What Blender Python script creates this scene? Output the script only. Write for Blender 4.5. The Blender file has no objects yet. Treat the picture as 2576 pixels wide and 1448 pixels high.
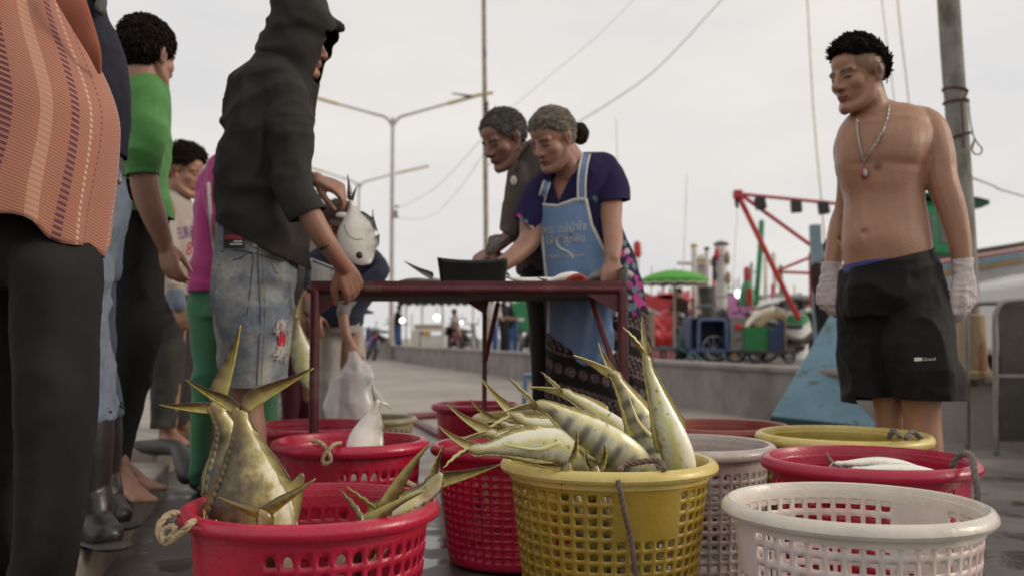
import bpy, bmesh, math, random
import numpy as np
from mathutils import Vector, Matrix
from mathutils.bvhtree import BVHTree
random.seed(7); rng = np.random.default_rng(7)
R_ = math.radians
S = bpy.context.scene
# ------------------------------------------------------------------ camera, world, sun, exposure
H = 0.69; F = 2350.0; CX = 1288.0; CY = 724.5; PITCH = math.atan((850 - CY) / F)
cam = bpy.data.cameras.new('camera'); camo = bpy.data.objects.new('camera', cam)
S.collection.objects.link(camo); S.camera = camo
camo.location = (0, 0, H); camo.rotation_euler = (math.pi / 2 + PITCH, 0, 0)
cam.sensor_width = 36; cam.lens = 36 * F / 2576; cam.clip_start = .02; cam.clip_end = 3000
cam.dof.use_dof = True; cam.dof.focus_distance = 1.95; cam.dof.aperture_fstop = 3.4
S.view_settings.view_transform = 'Standard'; S.view_settings.look = 'None'
S.view_settings.exposure = 0; S.view_settings.gamma = 1
SUN_EL, SUN_AZ = R_(22), R_(92)      # azimuth measured from +Y towards +X
W = bpy.data.worlds.new('World'); S.world = W; W.use_nodes = True
nt = W.node_tree; nt.nodes.clear()
sky = nt.nodes.new('ShaderNodeTexSky'); sky.sky_type = 'NISHITA'; sky.sun_disc = False
sky.sun_elevation = SUN_EL; sky.sun_rotation = SUN_AZ; sky.dust_density = 6; sky.air_density = 1.0; sky.ozone_density = 1
hs = nt.nodes.new('ShaderNodeHueSaturation'); hs.inputs['Saturation'].default_value = .35
veil = nt.nodes.new('ShaderNodeMix'); veil.data_type = 'RGBA'; veil.inputs[0].default_value = .88   # thin even cloud in front of the clear sky
tcw = nt.nodes.new('ShaderNodeTexCoord'); nzw = nt.nodes.new('ShaderNodeTexNoise'); nzw.inputs['Scale'].default_value = 2.2
nzw.inputs['Detail'].default_value = 5; nzw.inputs['Roughness'].default_value = .55
mpw = nt.nodes.new('ShaderNodeMapping'); mpw.inputs['Scale'].default_value = (1, 1, 3)
rpw = nt.nodes.new('ShaderNodeValToRGB')
rpw.color_ramp.elements[0].position = .35; rpw.color_ramp.elements[0].color = (7.15, 7.08, 7.15, 1)
rpw.color_ramp.elements[1].position = .7; rpw.color_ramp.elements[1].color = (8.75, 8.3, 7.7, 1)
bg = nt.nodes.new('ShaderNodeBackground'); bg.inputs['Strength'].default_value = .11
ow = nt.nodes.new('ShaderNodeOutputWorld')
L = nt.links.new
L(tcw.outputs['Generated'], mpw.inputs['Vector']); L(mpw.outputs[0], nzw.inputs['Vector']); L(nzw.outputs['Fac'], rpw.inputs['Fac'])
L(sky.outputs[0], hs.inputs['Color']); L(hs.outputs[0], veil.inputs[6]); L(rpw.outputs[0], veil.inputs[7])
L(veil.outputs[2], bg.inputs['Color']); L(bg.outputs[0], ow.inputs[0])
sun = bpy.data.lights.new('sun', 'SUN'); sun.energy = 1.25; sun.angle = R_(16); sun.color = (1, .84, .66)
suno = bpy.data.objects.new('sun', sun); S.collection.objects.link(suno)
sd = Vector((math.sin(SUN_AZ) * math.cos(SUN_EL), math.cos(SUN_AZ) * math.cos(SUN_EL), math.sin(SUN_EL)))
suno.rotation_euler = sd.to_track_quat('Z', 'Y').to_euler(); suno.location = (8, 5, 8)

# ------------------------------------------------------------------ helpers
CP, SP = math.cos(PITCH), math.sin(PITCH)
def P(x, y, Y):
    dx = (x - CX) / F; dy = (CY - y) / F
    d = np.array([dx, CP - dy * SP, SP + dy * CP]); t = Y / d[1]
    return np.array([0, 0, H]) + d * t
def A(*v): return np.array(v, float)
def nrm(v):
    v = np.asarray(v, float); n = np.linalg.norm(v); return v / n if n > 1e-12 else v
def px(r, Y): return r * Y / F
def frame(fwd, up=(0, 0, 1)):
    f = nrm(fwd); l = nrm(np.cross(up, f)); u = np.cross(f, l)
    return np.stack([f, l, u], 1)            # columns: forward, left, up
def rotz(a): c, s = math.cos(a), math.sin(a); return np.array([[c, -s, 0], [s, c, 0], [0, 0, 1.]])
def _h(i, j, k, seed):
    n = (i * 374761393 + j * 668265263 + k * 2147483647 + seed * 974711) & 0xffffffff
    n = ((n ^ (n >> 13)) * 1274126177) & 0xffffffff
    return ((n ^ (n >> 16)) & 0xffff) / 32767.5 - 1
def vnoise(p, seed=0):
    p = np.asarray(p, float); i = np.floor(p).astype(np.int64); f = p - i; f = f * f * (3 - 2 * f)
    o = 0
    for a in (0, 1):
        for b in (0, 1):
            for c in (0, 1):
                w = (f[:, 0] if a else 1 - f[:, 0]) * (f[:, 1] if b else 1 - f[:, 1]) * (f[:, 2] if c else 1 - f[:, 2])
                o = o + w * _h(i[:, 0] + a, i[:, 1] + b, i[:, 2] + c, seed)
    return o
def cr(pts, sub):                            # Catmull-Rom through rows of numbers
    p = np.asarray(pts, float)
    if len(p) < 3 or sub < 2: 
        if sub < 2 or len(p) < 2: return p
        t = np.linspace(0, 1, sub + 1)[:, None]; return p[0] * (1 - t) + p[-1] * t
    q = np.vstack([2 * p[0] - p[1], p, 2 * p[-1] - p[-2]]); o = []
    for i in range(1, len(q) - 2):
        for t in np.arange(sub) / sub:
            o.append(.5 * ((2 * q[i]) + (-q[i - 1] + q[i + 1]) * t + (2 * q[i - 1] - 5 * q[i] + 4 * q[i + 1] - q[i + 2]) * t * t + (-q[i - 1] + 3 * q[i] - 3 * q[i + 1] + q[i + 2]) * t ** 3))
    o.append(p[-1]); return np.array(o)
class MB:
    def __init__(s): s.v = []; s.f = []; s.n = 0
    def add(s, v, f):
        v = np.asarray(v, float).reshape(-1, 3); s.v.append(v); s.f += [tuple(i + s.n for i in q) for q in f]; s.n += len(v); return s
    def V(s): return np.vstack(s.v) if s.v else np.zeros((0, 3))
    def mesh(s, name='m', origin=(0, 0, 0)):
        me = bpy.data.meshes.new(name); me.from_pydata((s.V() - np.asarray(origin)).tolist(), [], s.f); me.validate(); me.update(); return me
    def loft(s, rings, cap=True, closed=True):
        r = np.asarray(rings, float); k, n = r.shape[:2]; f = []
        for i in range(k - 1):
            for j in range(n if closed else n - 1):
                a, b = i * n + j, i * n + (j + 1) % n; f.append((a, b, b + n, a + n))
        if cap: f.append(tuple(range(n - 1, -1, -1))); f.append(tuple((k - 1) * n + j for j in range(n)))
        return s.add(r.reshape(-1, 3), f)
    def tube(s, pts, rad, n=14, ref=None, sub=4, caps='round'):
        pts = np.asarray(pts, float); rad = np.asarray(rad, float)
        if rad.ndim == 0: rad = np.full(len(pts), float(rad))
        if rad.ndim == 1: rad = np.stack([rad, rad], 1)
        q = cr(np.hstack([pts, rad]), sub); pts, rad = q[:, :3], np.maximum(q[:, 3:], 1e-4)
        T = np.gradient(pts, axis=0); T = T / np.maximum(np.linalg.norm(T, axis=1, keepdims=True), 1e-9)
        u = np.asarray(ref if ref is not None else ((0, 1, 0) if abs(T[0][1]) < .9 else (1, 0, 0)), float)
        ph = np.linspace(0, 2 * math.pi, n, endpoint=False); c, sn = np.cos(ph)[:, None], np.sin(ph)[:, None]
        R = []
        def ring(p, a, b, w, r): return p + a * c * r[0] + b * sn * r[1]
        for i in range(len(pts)):
            u = nrm(u - T[i] * np.dot(u, T[i])); b = np.cross(T[i], u)
            if i == 0 and caps == 'round':
                for k in (85, 60, 30): R.append(ring(pts[0] - T[0] * rad[0].mean() * math.sin(R_(k)), u, b, 0, rad[0] * math.cos(R_(k))))
            R.append(ring(pts[i], u, b, 0, rad[i]))
            if i == len(pts) - 1 and caps == 'round':
                for k in (30, 60, 85): R.append(ring(pts[i] + T[i] * rad[i].mean() * math.sin(R_(k)), u, b, 0, rad[i] * math.cos(R_(k))))
        return s.loft(R, cap=caps is not None)
    def limb(s, pp, k=1.0, **kw):            # [(x, y, depth, radius in photo pixels)]
        return s.tube([P(*q[:3]) for q in pp], [px(q[3], q[2]) * k for q in pp], **kw)
    def ell(s, c, r, R=None, n=16, m=10):
        r = np.asarray(r, float) * np.ones(3); ph = np.linspace(0, 2 * math.pi, n, endpoint=False); rings = []
        for t in np.linspace(-math.pi / 2 + .06, math.pi / 2 - .06, m):
            rings.append(np.stack([np.cos(ph) * math.cos(t) * r[0], np.sin(ph) * math.cos(t) * r[1], np.full(n, math.sin(t) * r[2])], 1))
        a = np.array(rings)
        if R is not None: a = a @ np.asarray(R).T
        return s.loft(a + np.asarray(c, float))
    def box(s, c, d, R=None):
        d = np.asarray(d, float) / 2; q = np.array([(x, y, z) for x in (-1, 1) for y in (-1, 1) for z in (-1, 1)]) * d
        if R is not None: q = q @ np.asarray(R).T
        return s.add(q + np.asarray(c, float), [(0, 1, 3, 2), (4, 6, 7, 5), (0, 4, 5, 1), (2, 3, 7, 6), (0, 2, 6, 4), (1, 5, 7, 3)])
    def bar(s, p, q, w, h=None, up=(0, 0, 1)):
        p, q = np.asarray(p, float), np.asarray(q, float); h = h or w; d = q - p
        if abs(np.dot(nrm(d), up)) > .95: up = (0, 1, 0)
        return s.box((p + q) / 2, (np.linalg.norm(d), w, h), frame(d, up))
    def lathe(s, prof, c=(0, 0, 0), n=40, R=None, close=False):
        ph = np.linspace(0, 2 * math.pi, n, endpoint=False); rings = []
        for r, z in (list(prof) + ([prof[0]] if close else [])): rings.append(np.stack([np.cos(ph) * r, np.sin(ph) * r, np.full(n, z)], 1))
        a = np.array(rings)
        if R is not None: a = a @ np.asarray(R).T
        return s.loft(a + np.asarray(c, float), cap=False)
    def prof(s, Y, rows, n=28, k=1.0, e=2.3, sub=3, cap=True):   # rows (y, x left, x right, half thickness[, depth shift]): horizontal sections of a real body
        rows = cr([tuple(r) + (0,) * (5 - len(r)) for r in rows], sub); ph = np.linspace(0, 2 * math.pi, n, endpoint=False)
        c, sn = np.cos(ph), np.sin(ph); ce = np.sign(c) * np.abs(c) ** (2 / e); se = np.sign(sn) * np.abs(sn) ** (2 / e); R = []
        for y, xl, xr, t, dY in rows:
            o = P((xl + xr) / 2, y, Y + dY); w = (xr - xl) / 2 * (Y + dY) / F * k
            R.append(np.stack([o[0] + ce * w, o[1] + se * t * k, np.full(n, o[2])], 1))
        if R[0][0][2] > R[-1][0][2]: R = R[::-1]
        return s.loft(R, cap=cap)
    def prism(s, poly, ext):
        p = np.asarray(poly, float); n = len(p); e = np.asarray(ext, float)
        return s.add(np.vstack([p, p + e]), [tuple(range(n - 1, -1, -1)), tuple(range(n, 2 * n))] + [(i, (i + 1) % n, n + (i + 1) % n, n + i) for i in range(n)])
ORG = {}
def link(o): S.collection.objects.link(o); return o
def tagit(o, label, cat, group=None):
    o['label'] = label; o['category'] = cat
    if group: o['group'] = group
    return o
def empty(name, loc, label, cat, group=None):
    o = link(bpy.data.objects.new(name, None)); o.location = loc; ORG[o] = np.array(loc, float); return tagit(o, label, cat, group)
def fixn(me):
    b = bmesh.new(); b.from_mesh(me); bmesh.ops.recalc_face_normals(b, faces=b.faces); b.to_mesh(me); b.free()
def obj(name, mb, m, parent=None, loc=None, smooth=True, bevel=0, solid=0, label=None, cat=None, group=None, kind=None, me=None, recalc=True, auto=True):
    org = ORG.get(parent) if parent is not None else (np.array(loc, float) if loc is not None else np.zeros(3))
    if me is None: me = mb.mesh(name, org)
    else:
        v = getv(me) - org; setv(me, v)
    if recalc: fixn(me)
    if m: me.materials.append(m)
    o = link(bpy.data.objects.new(name, me)); ORG[o] = org
    if parent is not None: o.parent = parent
    else: o.location = org
    if smooth:
        me.polygons.foreach_set('use_smooth', [True] * len(me.polygons))
        if auto: 
            try: me.set_sharp_from_angle(angle=R_(40))
            except Exception: pass
    if bevel:
        b = o.modifiers.new('bevel', 'BEVEL'); b.width = bevel; b.segments = 2; b.limit_method = 'ANGLE'
    if solid:
        b = o.modifiers.new('solid', 'SOLIDIFY'); b.thickness = solid; b.offset = 0
    if label: o['label'] = label
    if cat: o['category'] = cat
    if group: o['group'] = group
    if kind: o['kind'] = kind
    return o
def getv(me):
    a = np.empty(len(me.vertices) * 3, np.float32); me.vertices.foreach_get('co', a); return a.reshape(-1, 3).astype(float)
def setv(me, v): me.vertices.foreach_set('co', np.asarray(v, np.float32).ravel()); me.update()
def getn(me):
    a = np.empty(len(me.vertices) * 3, np.float32); me.vertex_normals.foreach_get('vector', a); return a.reshape(-1, 3).astype(float)
def setcol(me, c, name='tint'):
    at = me.attributes.new(name, 'FLOAT_COLOR', 'POINT'); c = np.asarray(c, np.float32)
    if c.shape[1] == 3: c = np.hstack([c, np.ones((len(c), 1), np.float32)])
    at.data.foreach_set('color', c.ravel())
def vox(mb, size, it=4):
    me = mb.mesh('tmp'); o = link(bpy.data.objects.new('tmp', me))
    m = o.modifiers.new('r', 'REMESH'); m.mode = 'VOXEL'; m.voxel_size = size; m.use_smooth_shade = True
    s = o.modifiers.new('s', 'SMOOTH'); s.factor = .5; s.iterations = it
    dg = bpy.context.evaluated_depsgraph_get(); r = bpy.data.meshes.new_from_object(o.evaluated_get(dg))
    bpy.data.objects.remove(o); bpy.data.meshes.remove(me); return r
def bvh_of(me): 
    v = getv(me); return BVHTree.FromPolygons([tuple(x) for x in v], [tuple(p.vertices) for p in me.polygons])
def wrinkle(me, amp, sc, seed=0, ridge=True, amp2=0, sc2=None):
    v = getv(me); n = getn(me); q = v * np.asarray(sc, float)
    q = q + .6 * np.stack([vnoise(v * 7 + 3, seed + 5), vnoise(v * 7 + 9, seed + 6), vnoise(v * 7 + 17, seed + 7)], 1)
    a = vnoise(q, seed); d = (1 - np.abs(a) * 2.2) if ridge else a
    d = amp * d
    if amp2: 
        b = vnoise(v * np.asarray(sc2 if sc2 is not None else 30, float), seed + 3); d = d + amp2 * (1 - np.abs(b) * 2)
    setv(me, v + n * d[:, None])
def cutplanes(me, cuts):
    b = bmesh.new(); b.from_mesh(me)
    for p, n, r in cuts:
        p = Vector(p); n = Vector(n).normalized()
        fs = [f for f in b.faces if (f.calc_center_median() - p).length < r]
        g = set(fs)
        for f in fs: g.update(f.edges); g.update(f.verts)
        bmesh.ops.bisect_plane(b, geom=list(g), plane_co=p, plane_no=n, clear_outer=True, dist=1e-5)
    b.to_mesh(me); b.free(); me.update()
def cloth(name, mb, m, parent, size=.007, it=5, wr=None, cuts=None, thick=.004, tint=None, post=None):
    me = vox(mb, size, it)
    for w in (wr or []): wrinkle(me, *w)
    if cuts: cutplanes(me, cuts)
    if tint: setcol(me, tint(getv(me), getn(me)))
    o = obj(name, None, m, parent, me=me, recalc=False, auto=False)
    if cuts:
        b = o.modifiers.new('solid', 'SOLIDIFY'); b.thickness = thick; b.offset = -1
    return o
# ------------------------------------------------------------------ materials
def sr(r, g, b):
    f = lambda c: ((c / 255 + .055) / 1.055) ** 2.4 if c > 10 else c / 255 / 12.92
    return (f(r), f(g), f(b))
def M(name, col, rough=.6, var=.15, vs=6, bump=0, bs=40, metal=0, spec=.5, tint=False, sss=0, sheen=0, coat=0, col2=None, c2s=3, c2lo=.5, c2hi=.65, stretch=(1, 1, 1), rvar=0, trans=0, alpha=1):
    m = bpy.data.materials.new(name); m.use_nodes = True; t = m.node_tree; N = t.nodes; Lk = t.links.new
    b = N['Principled BSDF']; b.inputs['Roughness'].default_value = rough; b.inputs['Metallic'].default_value = metal
    b.inputs['Specular IOR Level'].default_value = spec; b.inputs['Subsurface Weight'].default_value = sss
    b.inputs['Subsurface Radius'].default_value = (.02, .008, .005); b.inputs['Sheen Weight'].default_value = sheen; b.inputs['Coat Weight'].default_value = coat
    b.inputs['Coat Roughness'].default_value = .15; b.inputs['Transmission Weight'].default_value = trans; b.inputs['Alpha'].default_value = alpha
    tc = N.new('ShaderNodeTexCoord'); mp = N.new('ShaderNodeMapping'); mp.inputs['Scale'].default_value = stretch; Lk(tc.outputs['Object'], mp.inputs['Vector'])
    def noise(sc, det=4, ro=.6):
        n = N.new('ShaderNodeTexNoise'); n.inputs['Scale'].default_value = sc; n.inputs['Detail'].default_value = det; n.inputs['Roughness'].default_value = ro
        Lk(mp.outputs[0], n.inputs['Vector']); return n.outputs['Fac']
    def mix(f, a, c, bt='MIX'):
        x = N.new('ShaderNodeMix'); x.data_type = 'RGBA'; x.blend_type = bt
        for s, i in ((f, 0), (a, 6), (c, 7)):
            if hasattr(s, 'is_linked'): Lk(s, x.inputs[i])
            else: x.inputs[i].default_value = s if i == 0 else (*s, 1)[:4]
        return x.outputs[2]
    def ramp(s, lo, hi):
        r = N.new('ShaderNodeMapRange'); r.inputs['From Min'].default_value = lo; r.inputs['From Max'].default_value = hi; Lk(s, r.inputs['Value']); return r.outputs[0]
    lo = tuple(c * (1 - var) for c in col); hi = tuple(min(1, c * (1 + var)) for c in col)
    c = mix(ramp(noise(vs), .3, .7), lo, hi)
    if col2: c = mix(ramp(noise(c2s, 6, .65), c2lo, c2hi), c, col2)
    if tint:
        a = N.new('ShaderNodeAttribute'); a.attribute_name = 'tint'; c = mix(1.0, c, a.outputs['Color'], 'MULTIPLY')
    Lk(c, b.inputs['Base Color'])
    if rvar:
        mr = N.new('ShaderNodeMapRange'); mr.inputs['To Min'].default_value = max(0, rough - rvar); mr.inputs['To Max'].default_value = rough + rvar
        mr.inputs['From Min'].default_value = .35; mr.inputs['From Max'].default_value = .65
        Lk(noise(vs * .7 + 1), mr.inputs['Value']); Lk(mr.outputs[0], b.inputs['Roughness'])
    if bump:
        bp = N.new('ShaderNodeBump'); bp.inputs['Strength'].default_value = min(1, bump); bp.inputs['Distance'].default_value = .004
        Lk(noise(bs, 5), bp.inputs['Height']); Lk(bp.outputs[0], b.inputs['Normal'])
    return m
def emit(name, col, st):
    m = bpy.data.materials.new(name); m.use_nodes = True; b = m.node_tree.nodes['Principled BSDF']
    b.inputs['Base Color'].default_value = (*col, 1); b.inputs['Emission Color'].default_value = (*col, 1); b.inputs['Emission Strength'].default_value = st; return m
# ------------------------------------------------------------------ ground, pavement, quay wall, yard
def ground_mat(name, dry, wet, wy0, wy1):
    m = M(name, dry, .75, .2, 1.2, .5, 25, col2=tuple(c * .7 for c in dry), c2s=.6, c2lo=.45, c2hi=.7)
    t = m.node_tree; N = t.nodes; Lk = t.links.new; b = N['Principled BSDF']
    tc = N.new('ShaderNodeTexCoord'); sp = N.new('ShaderNodeSeparateXYZ'); Lk(tc.outputs['Object'], sp.inputs[0])
    g = N.new('ShaderNodeMapRange'); g.inputs['From Min'].default_value = wy0; g.inputs['From Max'].default_value = wy1
    g.inputs['To Min'].default_value = 1; g.inputs['To Max'].default_value = 0; Lk(sp.outputs['Y'], g.inputs['Value'])
    n = N.new('ShaderNodeTexNoise'); n.inputs['Scale'].default_value = 1.6; n.inputs['Detail'].default_value = 6; Lk(tc.outputs['Object'], n.inputs['Vector'])
    a = N.new('ShaderNodeMath'); a.operation = 'MULTIPLY_ADD'; a.inputs[1].default_value = 1.6; a.inputs[2].default_value = -.75; Lk(n.outputs['Fac'], a.inputs[0])
    s = N.new('ShaderNodeMath'); s.operation = 'ADD'; s.use_clamp = True; Lk(a.outputs[0], s.inputs[0]); Lk(g.outputs[0], s.inputs[1])
    mx = N.new('ShaderNodeMix'); mx.data_type = 'RGBA'; Lk(s.outputs[0], mx.inputs[0])
    old = b.inputs['Base Color'].links[0].from_socket; Lk(old, mx.inputs[6])
    w2 = N.new('ShaderNodeMix'); w2.data_type = 'RGBA'; w2.inputs[6].default_value = (*wet, 1); w2.inputs[7].default_value = (wet[0] * 2.2, wet[1] * 1.9, wet[2] * 1.9, 1)
    n2 = N.new('ShaderNodeTexNoise'); n2.inputs['Scale'].default_value = 5; n2.inputs['Detail'].default_value = 8; Lk(tc.outputs['Object'], n2.inputs['Vector']); Lk(n2.outputs['Fac'], w2.inputs[0])
    Lk(w2.outputs[2], mx.inputs[7]); Lk(mx.outputs[2], b.inputs['Base Color'])
    n3 = N.new('ShaderNodeTexNoise'); n3.inputs['Scale'].default_value = 4.2; n3.inputs['Detail'].default_value = 3; Lk(tc.outputs['Object'], n3.inputs['Vector'])
    pr = N.new('ShaderNodeMapRange'); pr.inputs['From Min'].default_value = .50; pr.inputs['From Max'].default_value = .58; pr.inputs['To Min'].default_value = .42; pr.inputs['To Max'].default_value = .06; Lk(n3.outputs['Fac'], pr.inputs['Value'])
    rr = N.new('ShaderNodeMix'); rr.data_type = 'FLOAT'; Lk(s.outputs[0], rr.inputs[0]); rr.inputs[2].default_value = .8; Lk(pr.outputs[0], rr.inputs[3]); Lk(rr.outputs[0], b.inputs['Roughness'])
    return m
m_ground = ground_mat('wet_concrete', (.36, .315, .27), (.045, .04, .037), 3.2, 7.5)
mb = MB(); mb.add([(-900, -40, 0), (900, -40, 0), (900, 1500, 0), (-900, 1500, 0)], [(0, 1, 2, 3)])
obj('ground', mb, m_ground, smooth=False, kind='structure')
m_conc = M('concrete', (.24, .215, .195), .85, .25, 2.5, .8, 30, col2=(.12, .105, .095), c2s=1.6, c2lo=.5, c2hi=.75)
m_pave = M('pavement_concrete', (.25, .215, .175), .6, .3, 3, .6, 30, col2=(.12, .105, .09), c2s=2.2, rvar=.25)
mb = MB(); edge = [(-.70, .3), (-.99, 1.9), (-1.07, 2.24), (-1.57, 4.32)]
mb.prism([(x, y, -.02) for x, y in edge] + [(-6, 4.75, -.02), (-6, .3, -.02)], (0, 0, .14))
obj('pavement', mb, m_pave, smooth=False, bevel=.012, kind='structure')
mb = MB(); mb.prism([(-1.70, 4.5, 0), (-1.86, 5.9, 0), (-6, 6.2, 0), (-6, 4.85, 0)], (0, 0, .17))
obj('loading_step', mb, m_pave, smooth=False, bevel=.02, label='dark raised concrete step where the barefoot man in the grey tee stands', cat='step')
m_rub = M('old_rubber', (.05, .045, .04), .6, .3, 8, .5, 40)
mb = MB(); pts = [P(300, 1140, 4.6), P(340, 1128, 4.56), P(400, 1124, 4.5), P(446, 1128, 4.4), P(458, 1160, 4.25), P(468, 1196, 4.15)]
mb.tube(pts, .038, sub=5); obj('fender_hose', mb, m_rub, loc=pts[-1], label='thick dark rubber hose bent over the edge of the pavement', cat='hose')
wl = [(6.2, -1.5), (3.04, 5.87), (2.89, 6.24), (2.15, 7.87), (1.67, 9.6), (-.57, 18.2), (-2.19, 23.5), (-4.4, 31.8), (-7, 41)]
wl = np.array(wl); d = np.gradient(wl, axis=0); nn = np.stack([d[:, 1], -d[:, 0]], 1); nn /= np.linalg.norm(nn, axis=1, keepdims=True)
wf, wb = wl, wl + nn * .35
mb = MB()
rings = [[(f[0], f[1], -.02), (f[0] + .0, f[1], .40), (f[0] - nn_[0] * .03, f[1] - nn_[1] * .03, .405), (f[0] - nn_[0] * .03, f[1] - nn_[1] * .03, .45), (b[0], b[1], .45), (b[0], b[1], -.02)] for f, b, nn_ in zip(wf, wb, nn)]
mb.loft(np.array(rings))
obj('quay_wall', mb, m_conc, smooth=False, bevel=.012, label='low weathered concrete wall running along the edge of the quay', cat='wall')
mb = MB(); wy = wl + nn * .36; mb.add([(*p, .2) for p in wy] + [(-7, 900, .2), (900, 900, .2), (900, -1.5, .2)], [tuple(range(len(wy) + 3))])
m_yard = M('yard_concrete', (.20, .18, .165), .8, .25, .8, .3, 20)
obj('quay', mb, m_yard, smooth=False, kind='structure')
# ------------------------------------------------------------------ baskets
def plastic(n, c, r=.35, **k):
    m = M(n, c, r, .14, 9, .35, 90, coat=.15, rvar=.16, **k); t = m.node_tree; N = t.nodes; Lk = t.links.new; b = N['Principled BSDF']      # scratches and dried slime
    tc = N.new('ShaderNodeTexCoord'); mp = N.new('ShaderNodeMapping'); mp.inputs['Scale'].default_value = (1, 1, 5); Lk(tc.outputs['Object'], mp.inputs['Vector'])
    n1 = N.new('ShaderNodeTexNoise'); n1.inputs['Scale'].default_value = 16; n1.inputs['Detail'].default_value = 9; n1.inputs['Roughness'].default_value = .75; Lk(mp.outputs[0], n1.inputs['Vector'])
    for lo, hi, f, mul in ((.60, .68, .55, (.45, .38, .32)), (.30, .38, .35, None)):
        r_ = N.new('ShaderNodeMapRange'); r_.inputs['From Min'].default_value = lo; r_.inputs['From Max'].default_value = hi
        r_.inputs['To Min'].default_value = 0 if mul else f; r_.inputs['To Max'].default_value = f if mul else 0; Lk(n1.outputs['Fac'], r_.inputs['Value'])
        x = N.new('ShaderNodeMix'); x.data_type = 'RGBA'; Lk(r_.outputs[0], x.inputs[0]); Lk(b.inputs['Base Color'].links[0].from_socket, x.inputs[6])
        x.inputs[7].default_value = (*[a * d for a, d in zip(c, mul)], 1) if mul else (*[min(.8, a * 1.25 + .05) for a in c], 1); Lk(x.outputs[2], b.inputs['Base Color'])
    return m
m_red = plastic('red_plastic', (.47, .011, .047), .34, col2=(.36, .010, .032), c2s=7)
m_red2 = plastic('crimson_plastic', (.40, .008, .045), .34)
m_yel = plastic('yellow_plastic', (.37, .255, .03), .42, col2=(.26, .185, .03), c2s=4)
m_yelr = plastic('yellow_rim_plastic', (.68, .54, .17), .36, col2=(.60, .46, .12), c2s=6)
m_whi = plastic('white_plastic', (.66, .59, .545), .33, sss=.3, col2=(.72, .36, .33), c2s=5.5, c2lo=.54, c2hi=.78, stretch=(1, 1, .35))
m_whr = plastic('white_rim_plastic', (.67, .61, .53), .3, sss=.12, col2=(.5, .44, .36), c2s=9, c2lo=.6, c2hi=.8)
m_gre = plastic('dull_white_plastic', (.52, .45, .41), .45, col2=(.36, .30, .27), c2s=6)
m_oli = plastic('olive_plastic', (.26, .21, .12), .55); m_brk = plastic('brick_plastic', (.30, .06, .04), .5)
m_grn = plastic('green_plastic', (.03, .24, .07), .45)
m_rope = M('straw_rope', (.42, .33, .19), .9, .25, 60); m_ropb = M('brown_rope', (.17, .12, .095), .9, .25, 60); m_ropg = M('grey_rope', (.16, .14, .12), .9, .2, 60)
def rope(name, pts, r, m, parent=None, **k):
    q = cr(np.array(pts, float), 10); s = np.concatenate([[0], np.cumsum(np.linalg.norm(np.diff(q, axis=0), axis=1))])
    n = int(max(12, s[-1] / (r * .8))); t = np.linspace(0, s[-1], n); q = np.stack([np.interp(t, s, q[:, i]) for i in range(3)], 1)
    T = np.gradient(q, axis=0); T /= np.linalg.norm(T, axis=1, keepdims=True) + 1e-9; u = A(.3, 1, .2); mb = MB(); U = []
    for i in range(n): u = nrm(u - T[i] * np.dot(u, T[i])); U.append(u)
    U = np.array(U); B = np.cross(T, U); ph = t / r * .9
    for kx in range(3):
        a = ph + kx * 2.094; mb.tube(q + (U * np.cos(a)[:, None] + B * np.sin(a)[:, None]) * r * .52, r * .58, n=6, sub=1)
    return obj(name, mb, m, parent, **k)
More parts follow.
